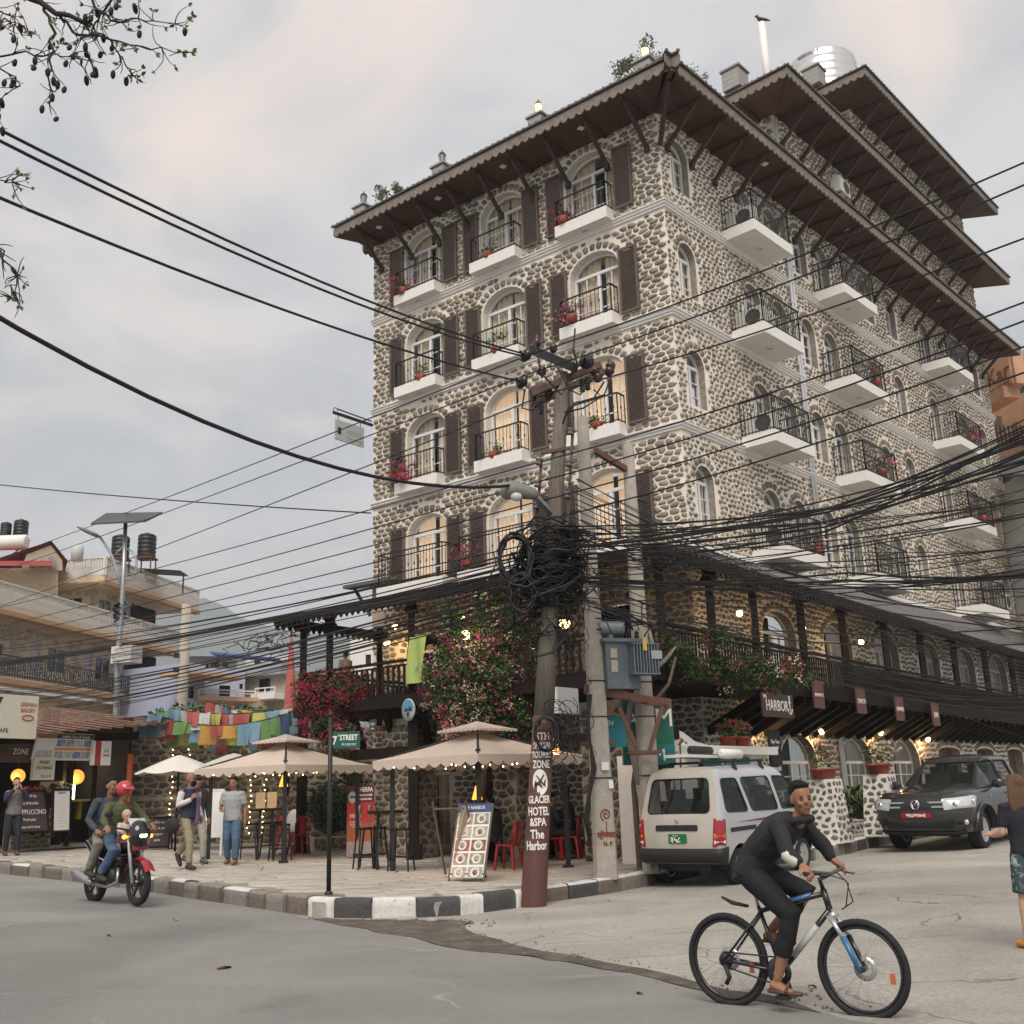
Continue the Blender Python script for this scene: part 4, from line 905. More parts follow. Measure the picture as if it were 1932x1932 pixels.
# low planter wall + palms between
a_,c_=gp(1540,1586,.24),gp(1700,1560,.24); d_=(c_-a_); L_=d_.length; d_.normalize(); o_=V((-d_.y,d_.x,0))
e=empty('planter_wall',a_,atan2(d_.y,d_.x),'low whitewashed stone planter wall below the arched windows','wall'); b=MB(); b.box((L_/2,.35,.14),(L_,.5,.28)); b.obj('wall_core',WW,e); m=MB()
for Q in cells(0,.02,L_,.27,.2,.13,.05,R): stone_geo(m,Q,lambda u,v,d:(u,.1-d,v),.025,R,0,-.01)
m.obj('stonework',WST,e,kind='stuff'); b=MB(); b.bar((0,.2,.75),(L_,.2,.75),.06,.1); b.bar((0,.2,.45),(L_,.2,.45),.06,.1); b.obj('planter_rail',DWOOD,e)
def palm(p,label,R,n=60,l=.7,up=.6,mats=None,cat='plant',group='leafy plants by the hotel',w=.07):
    e=empty('strap_leaf_plant',p,0,label,cat,group); m=MB()
    for _ in range(n):
        a=R.uniform(0,2*pi); k=l*R.uniform(.6,1.1); u=up*R.uniform(.5,1.3); x=V((cos(a),sin(a),0)); sd=V((-sin(a),cos(a),0))*w/2
        pts=[V((R.gauss(0,.08),R.gauss(0,.08),0))+x*(k*t)+V((0,0,u*(t*1.9-t*t*1.5))) for t in (0,.3,.6,.85,1)]
        ws=(.6,1,.9,.5,.05); vs=[q for p_,ww in zip(pts,ws) for q in (p_-sd*ww,p_+sd*ww)]; m._a(vs,[(2*i,2*i+1,2*i+3,2*i+2) for i in range(4)],R.randrange(len(mats or GREENS)),True)
    m.obj('foliage',mats or GREENS,e); return e
for i,t in enumerate((.25,.5,.78)):
    q=a_+d_*(L_*t)+o_*.5+V((0,0,.25)); palm(q,['dark strap-leaved plant beside the nearer whitewashed pillar','strap-leaved plant midway between the whitewashed pillars','strap-leaved plant beside the farther whitewashed pillar'][i],R,110,.8,1.05)
# air conditioners
def aircon(p,x,n,label):
    e=empty('air_conditioner',p,0,label,'air conditioner','air conditioner units on the hotel wall'); F=face_M((0,0,0),x,n); b=MB(); b.box((0,0,0),(.8,.55,.3),M=F); b.obj('casing',M('ac_casing',(.62,.62,.58),.5,.1,4),e)
    m=MB(); m.lathe([(.0,.152),(.2,.152),(.22,.158),(.23,.152)],20,o=F@V((.12,0,0)),M=F.to_3x3()); m.obj('fan_grille',M('ac_grille',(.06,.06,.06),.6,.2,8),e); m=MB(); m.bar(F@V((-.25,-.28,-.3)),F@V((-.25,-.28,.1)),.04); m.bar(F@V((.25,-.28,-.3)),F@V((.25,-.28,.1)),.04); m.obj('bracket',IRON,e)
I0_=PB(0,0,.35);I1_=PB(5,0,.35)
aircon(at_plane(I0_,I1_,1586,355),vdir,NB3,'white air conditioner unit on the set-back storey below the middle eave')
aircon(at_plane(I0_,I1_,1893,1136),vdir,NB3,'air conditioner unit low on the far right end of the side wall')
for i,z in enumerate(LV): aircon(PB(3.25,z+.62,.42),B3*-1 if 0 else NB3,-B3,['top','second highest','third highest','lowest'][i]+' of the air conditioners on the nearest column of side balconies')
# ---------------------------------------------------------------- left guest house
R=random.Random(33)
GP0=V((-23.513,48.612,0)); GP1=V((-19.994,67.084,0)); gu=(GP1-GP0).normalized(); gn=V((gu.y,-gu.x,0))
def G(s,z,o=0): q=GP0+gu*s+gn*o; return V((q.x,q.y,z))
TAN=M('tan_render',(.60,.50,.37),.85,.12,2,.1); BUFF=M('buff_band',(.42,.26,.15),.85,.12,2); BAL=M('baluster_white',(.60,.57,.52),.8,.1,4); CLAD=M('stone_cladding',(.3,.27,.2),.85,.15,4,.3,isl=[(.38,.34,.27),(.46,.41,.32),(.33,.30,.25),(.42,.37,.29)],bscale=12); LAV=M('lavender_frame',(.50,.44,.50),.6,.08,3); WDK=M('dark_window',(.02,.022,.025),.1,.1,3,spec=.7)
GH=empty('guest_house',(GP0.x,GP0.y,gz(50,20)),0,'tan four-storey guest house with stone cladding and white balustraded balconies, water tanks on its roof','building')
def gbox(mb,s0,s1,z0,z1,o0,o1,mi=0): mb.hexa([G(s0,z0,o0),G(s1,z0,o0),G(s1,z0,o1),G(s0,z0,o1),G(s0,z1,o0),G(s1,z1,o0),G(s1,z1,o1),G(s0,z1,o1)],mi)
def storey(z0,z1,s0,s1,o,wins,ew=()):
    f=lambda u,v,d:G(u,v,o-d); b=MB(); hs=[rect(a,z0+c,a+w,z0+c+h) for a,w,c,h in wins]; panel(b,rect(s0,z0,s1,z1),hs,f,.15); 
    f2=lambda u,v,d:G(s0+d,v,o-u); hs2=[rect(a,z0+c,a+w,z0+c+h) for a,w,c,h in ew]; panel(b,rect(0,z0,6,z1),hs2,f2,.15); wl=b.obj('wall',TAN,GH,True)
    m=MB()
    for Q in cells(s0,z0,s1,z1,.62,.5,.02,R,lambda x,z:not any(a-.02<x<a+w+.02 and z0+c-.02<z<z0+c+h+.02 for a,w,c,h in wins)): stone_geo(m,Q,lambda u,v,d:G(u,v,o+d),.02,R)
    for Q in cells(0,z0,6,z1,.62,.5,.02,R,lambda x,z:not any(a-.02<x<a+w+.02 and z0+c-.02<z<z0+c+h+.02 for a,w,c,h in ew)): stone_geo(m,Q,lambda u,v,d:G(s0-d,v,o-u),.02,R)
    m.obj('stonework',CLAD,wl,kind='stuff')
    for (a,w,c,h),ff in [(q,0) for q in wins]+[(q,1) for q in ew]:
        P=(lambda u,v,d:G(u,v,o-.1+d)) if ff==0 else (lambda u,v,d:G(s0+.1-d,v,o-u))
        fr=MB(); t=.07
        def bb(u0,v0,u1,v1): fr.hexa([P(u0,v0,-.03),P(u1,v0,-.03),P(u1,v0,.05),P(u0,v0,.05),P(u0,v1,-.03),P(u1,v1,-.03),P(u1,v1,.05),P(u0,v1,.05)])
        bb(a,z0+c,a+t,z0+c+h); bb(a+w-t,z0+c,a+w,z0+c+h); bb(a+t,z0+c,a+w-t,z0+c+t); bb(a+t,z0+c+h-t,a+w-t,z0+c+h)
        if w>1: bb(a+w/2-t/2,z0+c+t,a+w/2+t/2,z0+c+h-t)
        wo=fr.obj('window',LAV,GH,True); p=MB(); p.poly([P(a+t,z0+c+t,0),P(a+w-t,z0+c+t,0),P(a+w-t,z0+c+h-t,0),P(a+t,z0+c+h-t,0)]); p.obj('pane',LAV if h>1.9 and w<1 else WDK,wo)
Ws=[(-2,.9,.1,2.1),(1.5,.6,1.2,.6),(4,.9,.1,2.1),(5.5,1.6,.8,1.3),(8.6,.9,.1,2.1),(9.8,1.5,.8,1.3),(13,1.3,.0,2.2)]
storey(4.5,7.2,-4,16,-1.5,Ws); storey(7.6,10.4,-4,16,-1.5,Ws); storey(.3,4.3,-4,16,-1.5,Ws)
storey(10.9,13.3,8.9,15.5,-1.4,[(9.6,1.3,.7,1.3),(12,.9,.1,2.0),(13.2,1.9,.1,2.1)],[(.6,1.3,.7,1.3),(2.5,.9,.1,2.0)])
def parapet(z,s0,s1,o0,ends,kind='bal'):
    b=MB(); gbox(b,s0,s1,z-.35,z+.0,-6 if z>9 else -1.5,0); gbox(b,s0-.06,s1+.06,z-.5,z-.28,-.5 if z<12 else -.3,.08,1); sl=b.obj('balcony_slab',[TAN,BUFF],GH,True)
    def run(f,L_):
        r=MB(); q=MB(); r.bar(f(0,z+.98),f(L_,z+.98),.16,.1); r.bar(f(0,z+.16),f(L_,z+.16),.14,.34); n=max(1,round(L_/1.05))
        for i in range(n+1): r.bar(f(L_*i/n,z),f(L_*i/n,z+1.0),.12,.12)
        for i in range(n):
            for k in range(6):
                t=L_*(i+(k+.7)/6.4)/n; q.lathe([(.03,z+.32),(.055,z+.45),(.06,z+.62),(.03,z+.75),(.055,z+.85),(.055,z+.94)],6,V((f(t,0).x,f(t,0).y,0)))
        ro=r.obj('balustrade',BAL,GH,True); q.obj('balusters',BAL,ro,kind='stuff')
    run(lambda t,zz:G(s0+t,zz,-.06),s1-s0)
    if ends: run(lambda t,zz:G(s0+.06,zz,-t),ends)
parapet(13.75,7.7,18.4,0,6); parapet(10.85,-4,16.9,0,0)
# third floor with iron scroll rail, lower slab
b=MB(); gbox(b,-4,16.4,7.35,7.55,-1.5,.0); gbox(b,-4,16.45,7.25,7.48,-.4,.1,1); b.obj('balcony_slab',[TAN,BUFF],GH,True)
r=MB(); r.bar(G(-4,8.55,-.06),G(16.3,8.55,-.06),.05); r.bar(G(-4,7.7,-.06),G(16.3,7.7,-.06),.05)
for i in range(110): r.bar(G(-4+20.3*i/109,7.6,-.06),G(-4+20.3*i/109,8.55,-.06),.03)
for i in range(26):
    c=G(-3.6+.79*i,8.1,-.06); r.tube([c+gu*(.28*cos(k*.6))+V((0,0,.28*sin(k*.6))) for k in range(11)],.02,4)
r.obj('iron_rail',IRON,GH,True)
b=MB(); gbox(b,-4,16,4.3,4.5,-1.5,.2); b.obj('balcony_slab',[TAN,BUFF],GH,True)
b=MB(); gbox(b,7,16,13.3,13.4,-7,-1.4); gbox(b,-4,9,10.3,10.5,-7,-1.4); b.obj('floor_slab',TAN,GH,True)
# near-black boxes painting the shade inside the open corner bays
b=MB(); gbox(b,12.9,15.6,11,13.1,-2.6,-1.35); gbox(b,12.6,16.1,7.7,10.3,-2.6,-1.45); b.obj('loggia_shade',DARK,GH,True)
# red gabled roof house behind it
RH=empty('red_roof_house',G(2,10.5,-7),0,'house with red gabled roof and arched gable seen behind the guest house','building')
RED=M('red_roof',(.30,.055,.045),.7,.2,3,col2=(.24,.04,.035))
e0=atD(97,1049,60); b=MB(); P,Q=atD(-60,1090,60),atD(125,1090,60); u=(Q-P).normalized(); u.z=0; u.normalize(); k=V((-u.y,u.x,0))
def H(x,y,dp): q=atD(x,y,60); return q+k*dp
b._a([H(-70,1075,0),H(97,1020,0),H(97,1020,6),H(-70,1075,6)],[(0,1,2,3)]); b._a([H(97,1020,0),H(128,1058,0),H(128,1058,6),H(97,1020,6)],[(0,1,2,3)]); b._a([H(-70,1076,-1.2),H(100,1076,-1.2),H(97,1058,0),H(-70,1058,0)],[(0,1,2,3)]); b.obj('roof',RED,RH,True)
b=MB(); b.poly([H(40,1075,.2),H(118,1075,.2),H(118,1056,.2),H(96,1027,.2),H(50,1045,.2)]); b.poly([H(-70,1200,.3),H(110,1200,.3),H(110,1070,.3),H(-70,1070,.3)]); b.obj('wall',M('buff_wall',(.42,.36,.27),.85,.1,3),RH,True)
b=MB(); 
for x in (62,80,97): b.prism([(-9,0),(9,0)]+[(9*cos(pi*i/6),(14 if x>90 else 8)+9*sin(pi*i/6)) for i in range(7)],lambda uu,vv,kk,x=x:H(x+uu*.8,1072-vv,.1-.15*kk))
b.obj('gable_arch',M('arch_grey',(.25,.25,.27),.8,.1,3),RH,True)
def tank(x,y0,y1,D,label,mat,rib=5,stand=True):
    a,c=atD(x,y1,D),atD(x,y0,D); h=c.z-a.z; r=h*.36; e=empty('water_tank',a,0,label,'water tank','rooftop water tanks'); b=MB(); pr=[(.01,0),(r*.96,0)]
    for i in range(rib): z=h*.86*i/rib; pr+=[(r,z+.02),(r,z+h*.1),(r*.95,z+h*.115),(r*.95,z+h*.15)]
    pr+=[(r,h*.86),(r*.8,h*.93),(r*.3,h*.95),(r*.3,h),(.01,h)]; b.lathe(pr,20); b.obj('tank_body',mat,e)
    if stand:
        s=MB()
        for sx in(-1,1):
            for sy in (-1,1): s.bar((sx*r*.8,sy*r*.8,-h*.55),(sx*r*.8,sy*r*.8,0),.06)
        s.box((0,0,-.05),(r*2,r*2,.08)); s.obj('stand',RUST,e)
BT=M('tank_black',(.015,.016,.018),.45,.15,5)
tank(276,1006,1052,62,'larger black water tank on a steel frame above the guest house parapet',BT); tank(226,1009,1054,62,'black water tank behind the street lamp pole on the guest house roof',BT); tank(38,980,1016,62,'taller black water tank at far left of the roofs',BT); tank(10,985,1012,62,'shorter black water tank at the left picture edge',BT)
tank(145,1028,1058,60,'plain grey white cylindrical tank on the guest house roof',M('tank_white',(.5,.52,.52),.6,.1,4),0,False)
e=empty('solar_boiler',atD(14,1024,61),0,'white horizontal solar water cylinder at left roof edge','water heater'); b=MB(); b.tube([(-1.1,0,0),(-1.05,0,0),(1.0,0,0),(1.05,0,0)],[.3,.4,.4,.3],14); b.obj('cylinder',WHITE,e); b=MB(); b.bar((-.8,0,-1.4),(-.8,0,-.3),.06); b.bar((.8,0,-1.4),(.8,0,-.3),.06); b.bar((-.8,0,-1.4),(.8,0,-.3),.04); b.obj('stand',IRON,e)
b=MB(); q=[atD(340,1068,64),atD(436//1,1076,66)]; 
e=empty('roof_canopy',atD(308,1076,64),0,'small dark corrugated canopy on thin posts on the guest house roof','canopy'); b=MB(); b.hexa([V(p) for p in ((-1.5,-.6,.0),(1.2,-.6,-.25),(1.2,.8,-.25),(-1.5,.8,0),(-1.5,-.6,.08),(1.2,-.6,-.17),(1.2,.8,-.17),(-1.5,.8,.08))]); b.obj('roof_sheet',IRON,e); b=MB(); b.bar((-1.6,0,-1.2),(-1.6,0,0),.07); b.bar((1.2,0,-1.4),(1.2,0,-.2),.07); b.obj('post',IRON,e)
# ---------------------------------------------------------------- houses in the gap
def house(px0,px1,D,zs,name,label,wallm,wins,roof=None,slabs=(),rail=None,deep=5,D1=None):
    a=atD(px0,1300,D); c=atD(px1,1300,D1 or D); a.z=c.z=0; u=(c-a); L_=u.length; u.normalize(); k=V((-u.y,u.x,0)); e=empty(name,(a.x,a.y,gz(60,10)),0,label,'building','houses beyond the stone wall')
    def f(s,z,o=0): return V((a.x,a.y,0))+u*s+k*(-o)+V((0,0,z))
    def pz(x,y): s,z=onp(a,c,x,y); return s,z
    z0,z1=pz((px0+px1)/2,zs[1])[1],pz((px0+px1)/2,zs[0])[1]
    hs=[]
    for x0,y0,x1,y1 in wins:
        s0,zt=pz(x0,y0); s1,zb=pz(x1,y1); hs.append((s0,zb,s1,zt))
    b=MB(); panel(b,rect(0,z0,L_,z1),[rect(*h) for h in hs],lambda uu,vv,d:f(uu,vv,-d),.2)
    for s in (0,L_): b._a([f(s,z0),f(s,z0,-deep),f(s,z1,-deep),f(s,z1)],[(0,1,2,3)])
    b._a([f(0,z1-.01),f(L_,z1-.01),f(L_,z1-.01,-deep),f(0,z1-.01,-deep)],[(0,1,2,3)]); b.obj('wall',wallm,e,True)
    for s0,zb,s1,zt in hs:
        w=MB(); t=.09
        for A_,B_ in ((f(s0,zb,-.1),f(s0,zt,-.1)),(f(s1,zb,-.1),f(s1,zt,-.1)),(f(s0,zt,-.1),f(s1,zt,-.1)),(f(s0,zb,-.1),f(s1,zb,-.1)),(f((s0+s1)/2,zb,-.1),f((s0+s1)/2,zt,-.1))): w.bar(A_,B_,t,t)
        wo=w.obj('window',DWOOD,e,True); p=MB(); p.poly([f(s0,zb,-.13),f(s1,zb,-.13),f(s1,zt,-.13),f(s0,zt,-.13)]); p.obj('pane',WDK,wo)
    for x0,y0,x1,y1,o,m in slabs:
        s0,zt=pz(x0,y0); s1,zb=pz(x1,y1); q=MB(); q.hexa([f(s0,zb,-.3),f(s1,zb,-.3),f(s1,zb,o),f(s0,zb,o),f(s0,zt,-.3),f(s1,zt,-.3),f(s1,zt,o),f(s0,zt,o)]); q.obj('balcony_slab',m,e,True)
    if rail:
        x0,x1,y0,y1,o,m=rail; s0,zt=pz(x0,y0); s1,zb=pz(x1,y1); q=MB(); q.bar(f(s0,zt,o),f(s1,zt,o),.06); q.bar(f(s0,(zt+zb)/2,o),f(s1,(zt+zb)/2,o),.04); n=int((s1-s0)/1.2)+1
        for i in range(n+1): q.bar(f(s0+(s1-s0)*i/n,zb,o),f(s0+(s1-s0)*i/n,zt,o),.05)
        q.obj('railing',m,e,True)
    return e,f,pz
PEACH=M('peach_slab',(.58,.38,.24),.8,.1,3); BLUE=M('lavender_wall',(.40,.44,.58),.85,.08,3); CRM=M('cream_stone_wall',(.42,.38,.29),.85,.15,1.2,col2=(.33,.30,.24)); GRY=M('grey_fascia',(.33,.36,.38),.8,.1,3)
house(349,386,60,(1252,1345),'lavender_house','shaded lavender blue house front with dark window under the peach slab',BLUE,[(351,1294,366,1318)],slabs=[(306,1269,412,1286,1.8,PEACH)],D1=61)
e,f,pz=house(386,462,62,(1262,1345),'lavender_house','flat lavender wall with dark doorway and white terrace rail beyond the stone wall',BLUE,[(414,1293,434,1314),(452,1290,458,1300)],slabs=[(353,1317,470,1328,1.5,PEACH)],rail=(355,461,1305,1319,1.4,WFRAME),deep=8,D1=63)
b=MB()
for i in range(9): b.box(f(.2+.22*i,5.9-.24*i,1.0),(.5,.7,.05))
b.bar(f(.0,6.9,1.4),f(2.2,4.6,1.4),.05); b.obj('outside_stair',WFRAME,e,True)
house(351,446,78,(1242,1290),'grey_flat_house','grey flat-roofed house with brown windows above the lavender house',M('pale_render',(.55,.54,.52),.85,.12,2),[(398,1250,414,1259),(420,1249,430,1258),(386,1252,393,1262)],slabs=[(345,1236,448,1243,1.4,GRY)],deep=9)
house(462,543,64,(1268,1345),'cream_stone_house','cream stone house with grey fascia and white balcony rail left of the folded parasol',CRM,[(489,1281,510,1306)],slabs=[(460,1258,543,1272,.6,GRY),(500,1312,543,1320,1.2,WHITE)],rail=(506,542,1302,1314,1.1,WFRAME),D1=62)
house(462,545,84,(1236,1262),'pale_terrace_house','pale terraced roof with clutter above the cream stone house',M('pale_render',()),[(480,1244,492,1254),(515,1244,527,1254)],deep=5)
house(660,735,75,(1205,1320),'white_apartment','white apartment wall seen under the veranda roof behind the seated man',WHITE,[(690,1235,700,1255),(712,1235,722,1255)],deep=6)
# awning of blue tarpaulin
e=empty('blue_awning',atD(470,1238,70),0,'blue tarpaulin awning with dark red underside on the middle rooftop','awning'); b=MB(); b.hexa([V(p) for p in ((-2.2,-1,.1),(2,-1,-.35),(2,1,-.35),(-2.2,1,.1),(-2.2,-1,.25),(2,-1,-.28),(2,1,-.28),(-2.2,1,.25))]); b.obj('cloth',M('tarp_blue',(.10,.16,.42),.7,.1,3),e); b=MB(); b.bar((-2,0,-1.8),(-2,0,0),.08); b.bar((1.6,0,-1.8),(1.6,0,-.3),.08); b.obj('post',M('red_post',(.2,.03,.03),.7,.2,5),e)
# folded red parasol
e=empty('folded_parasol',atD(545,1420,32),0,'tall folded faded red parasol left of the veranda post','parasol'); a=atD(546,1195,32); h=a.z-atD(545,1420,32).z; b=MB(); b.lathe([(.02,h),(.05,h*.93),(.13,h*.6),(.2,h*.3),(.24,h*.12),(.14,h*.02)],10); b.obj('folded_cloth',M('faded_red',(.50,.14,.13),.85,.15,5),e); b=MB(); b.tube([(0,0,-1.2),(0,0,h+.15)],.03,6); b.obj('pole',DWOOD,e)
# ---------------------------------------------------------------- old stone wall with flags
WA=atD(243,1500,33); WB=atD(735,1500,34); WA.z=WB.z=0; wu=(WB-WA); WL=wu.length; wu.normalize(); wk=V((wu.y,-wu.x,0))
SW=empty('stone_garden_wall',(WA.x,WA.y,gz(33,-8)),0,'old dark rubble stone garden wall below the prayer flags','wall'); f=lambda u,v,d:V((WA.x,WA.y,0))+wu*u+wk*d+V((0,0,v))
b=MB(); b.hexa([f(0,0,-.5),f(WL,0,-.5),f(WL,0,0),f(0,0,0),f(0,3.75,-.5),f(WL,3.75,-.5),f(WL,3.75,0),f(0,3.75,0)]); b.obj('wall_core',DMORT,SW,True)
masonry([(q,f) for q in cells(0,.4,WL,3.75,.33,.185,.05,R)],SW,DSTONE,R,200,'stone',True,lambda q:q[0][0][0],(.03,.07))
b=MB(); b.hexa([f(0,1.75,0),f(WL,1.75,0),f(WL,1.75,.06),f(0,1.75,.06),f(0,1.86,0),f(WL,1.86,0),f(WL,1.86,.06),f(0,1.86,.06)]); b.obj('ledge_course',DMORT,SW,True)
# fairy lights hanging down the wall
FB=M('fairy_bulb',(1,.8,.5),.4,0,emit=7,ecol=(1,.72,.36)); 
def fairy(name,pts,n,label,cat='string lights',r=.016,mat=None,group='strings of warm fairy lights'):
    e=empty(name,pts[0],0,label,cat,group); o=V(pts[0]); L_=[V(p)-o for p in pts]; b=MB(); b.tube(L_,.006,4); b.obj('wire',IRON,e); m=MB(); seg=[(L_[i+1]-L_[i]).length for i in range(len(L_)-1)]; T=sum(seg)
    for k in range(n):
        t=T*(k+.5)/n; i=0
        while t>seg[i] and i<len(seg)-1: t-=seg[i]; i+=1
        m.ell(L_[i].lerp(L_[i+1],t/seg[i])+V((R.gauss(0,.02),-.03,-.02)),(r,r,r),6,4)
    m.obj('bulbs',mat or FB,e,kind='stuff')
for i,(x,lab) in enumerate(((326,'leftmost fairy light string hanging down the dark stone wall'),(358,'second fairy light string from the left on the stone wall'),(474,'fairy light string on the stone wall left of the first canopy roof'),(500,'fairy light string on the stone wall just above the first canopy'))):
    s,z=onp(WA,WB,x,1400); fairy('fairy_lights',[f(s,3.7,.1),f(s+.05,2.2,.1),f(s-.03,.7,.1)],20,lab)
# prayer flags
FC=[M('flag_'+n,c,.85,.15,6) for n,c in (('blue',(.16,.27,.36)),('white',(.50,.50,.50)),('red',(.36,.09,.08)),('green',(.14,.27,.10)),('yellow',(.47,.42,.12)),('pink',(.45,.22,.22)),('navy',(.05,.07,.14)),('orange',(.5,.28,.07)))]
def flags(p0,p1,D0,D1,sag,n,sz,label):
    a,c=atD(*p0,D0),atD(*p1,D1); e=empty('prayer_flag_string',a,0,label,'prayer flags','strings of prayer flags above the stone wall'); L_=[]
    for i in range(n*2+1): t=i/(n*2); q=a.lerp(c,t)-a; q.z-=sag*4*t*(1-t); L_.append(q)
    b=MB(); b.tube(L_,.012,4); b.obj('cord',IRON,e); u=(c-a); u.z=0; u.normalize()
    for i in range(n):
        q=L_[2*i+1]; w=sz*R.uniform(.7,1.2); h=sz*R.uniform(.6,1.25); tw=R.uniform(-1.1,1.1); k=V((u.y,-u.x,0)); b=MB(); ph=R.uniform(0,6)
        b.grid(lambda x,y:q+u*((x-.5)*w+.1*tw*y)+k*(.10*sin(x*5+ph)*y+tw*.35*y*h)-V((0,0,y*h*(1-.12*abs(tw)))),5,4); b.obj('flag',FC[(0,1,2,3,4)[i%5] if R.random()<.6 else R.randrange(8)],e)
for p0,p1,D0,D1,sg,n,sz,lb in (((270,1352),(560,1338),32.6,31,.2,16,.52,'lowest dense string of prayer flags along the wall top'),((275,1368),(575,1362),32.2,30,.25,17,.46,'lower front string of prayer flags hanging on the wall face'),((285,1345),(640,1300),32,28,.6,20,.5,'prayer flag string rising to the bougainvillea at right'),((320,1335),(600,1322),31.6,29,.25,15,.52,'upper front string of large prayer flags near the wall'),((390,1322),(660,1312),33.5,29,.35,15,.5,'short top string of prayer flags behind the others'),((272,1352),(420,1385),32.4,31.8,.2,9,.42,'prayer flag string sagging across the left end of the wall'),((380,1385),(600,1378),31.8,29.5,.15,12,.4,'lowest short string of small prayer flags at right'),((300,1340),(560,1350),32.9,31.5,.3,16,.42,'hindmost prayer flag string along the wall top'),((420,1330),(640,1345),32.5,29.5,.3,14,.4,'prayer flag string sloping down towards the first canopy')): flags(p0,p1,D0,D1,sg,n,sz,lb)
flags((690,1338),(770,1355),31,29.5,.1,6,.4,'short prayer flag string seen through the pergola struts')
# shrubs above and in front of the wall
def shrub(p,r,n,label,R,mats=None,size=.14,mis=(0,1,2),cat='shrub',clump=None,stem=True,shell=.15):
    e=empty('shrub',p,0,label,cat); m=MB(); leaves(m,(0,0,r[2]),r,n,size,R,mis,shell,clump=clump); m.obj('foliage',mats or GREENS,e)
    if stem:
        b=MB()
        for _ in range(5): b.tube([(0,0,0),(R.gauss(0,r[0]*.3),R.gauss(0,r[1]*.3),r[2]*.9),(R.gauss(0,r[0]*.5),R.gauss(0,r[1]*.5),r[2]*1.5)],[.03,.02,.01],5)
        b.obj('stem',BARK,e)
    return e
shrub(atD(405,1362,36),(2.2,.6,.3),420,'light green bush topping the stone wall behind the flags',R,size=.2)
shrub(atD(592,1365,34),(.8,.6,.4),260,'green bush behind the folded parasol above the flags',R,size=.2)
shrub(gp(330,1566,.24),(.55,.4,1.1),900,'climbing plant with fairy lights left of the walking men',R,mis=(0,1,1),size=.12)
shrub(gp(278,1566,.24),(.6,.4,1.0),800,'dark flowering shrub against the stone wall behind the motorcycle riders',R,mats=GREENS+[MAG[1]],mis=(1,1,1,3),size=.12)
# ---------------------------------------------------------------- shop row at left
SP0=atD(-60,1560,29); SP1=atD(250,1560,32); SP0.z=SP1.z=0; su=(SP1-SP0).normalized(); sk=V((su.y,-su.x,0)); gS=gz(29,-14)+.24
def S(s,z,o=0): q=SP0+su*s+sk*o; return V((q.x,q.y,z))
def sp(x,y,o=0): return at_plane(SP0+sk*o,SP1+sk*o,x,y)
SH=empty('shop_row',(SP0.x,SP0.y,gS),0,'low open-fronted cafe and shop row with rusty tin roof at left','shop')
SLEN=onp(SP0,SP1,243,1500)[0]
def sbox(mb,s0,s1,z0,z1,o0,o1,mi=0): mb.hexa([S(s0,z0,o0),S(s1,z0,o0),S(s1,z0,o1),S(s0,z0,o1),S(s0,z1,o0),S(s1,z1,o0),S(s1,z1,o1),S(s0,z1,o1)],mi)
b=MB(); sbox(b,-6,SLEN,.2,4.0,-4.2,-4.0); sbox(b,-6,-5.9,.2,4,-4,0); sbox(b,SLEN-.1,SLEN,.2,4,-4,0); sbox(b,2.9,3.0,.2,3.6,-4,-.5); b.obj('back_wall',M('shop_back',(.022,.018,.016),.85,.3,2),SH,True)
b=MB(); sbox(b,-6,SLEN,gS-.05,gS+.02,-4,0); b.obj('shop_floor',CONC,SH,True)
b=MB(); n=60
for i in range(n):
    s0=-6+(SLEN+6.6)*i/n; s1=-6+(SLEN+6.6)*(i+1)/n; zf=3.32+.11*(s0+6)/2.2*.6; zf=onp(SP0,SP1,45,1386)[1]-.02+(.10*(s0-1.3)); dz=.03*(i%2)
    b.hexa([S(s0,zf+dz,.9),S(s1,zf+dz,.9),S(s1,zf+.75+dz,-4.2),S(s0,zf+.75+dz,-4.2),S(s0,zf+dz+.03,.9),S(s1,zf+dz+.03,.9),S(s1,zf+.78+dz,-4.2),S(s0,zf+.78+dz,-4.2)])
b.obj('tin_roof',M('rusty_tin',(.17,.085,.06),.75,.25,2,.2,col2=(.25,.16,.12)),SH,True)
b=MB(); b.bar(S(-6,2.9,.2),S(SLEN,3.5,.2),.12,.2); 
for x in (127,172): q=sp(x,1560,.1); b.bar((q.x,q.y,gS),(q.x,q.y,3.3),.1,.1)
b.obj('shop_frame',DWOOD,SH,True)
b=MB(); q=sp(239,1560,.3); b.bar((q.x,q.y,gS),(q.x,q.y,3.0),.12,.12); b.obj('orange_post',M('orange_paint',(.42,.09,.03),.6,.2,5),SH,True)
b=MB(); sbox(b,onp(SP0,SP1,22,1560)[0],onp(SP0,SP1,97,1560)[0],gS,gS+.95,-.3,0); b.obj('brick_counter',DMORT,SH,True)
m=MB(); x0_,x1_=onp(SP0,SP1,22,1560)[0],onp(SP0,SP1,97,1560)[0]
for Q in cells(x0_,gS,x1_,gS+.93,.3,.1,.02,R,None,.15): stone_geo(m,Q,lambda u,v,d:S(u,v,d),.02,R)
m.obj('stonework',DSTONE,SH,True,kind='stuff')
for i,(x,y,r) in enumerate(((34,1464,.17),(145,1466,.19))):
    p=sp(x,y,-.5); e=empty('paper_lantern',p,0,('left','right')[i]+' round orange paper lantern lit inside the shop row','lantern','round paper lanterns'); b=MB(); b.ell((0,0,0),(r,r,r*1.02),14,10); b.obj('shade',M('lantern_orange',(1,.45,.12),.6,.05,4,emit=.75,ecol=(1,.33,.05)),e); b=MB(); b.tube([(0,0,r),(0,0,r+.8)],.01,4); b.obj('cord',IRON,e); lamp('lantern_light',(0,-.3,-.1),4,(1,.6,.28),.1,e)
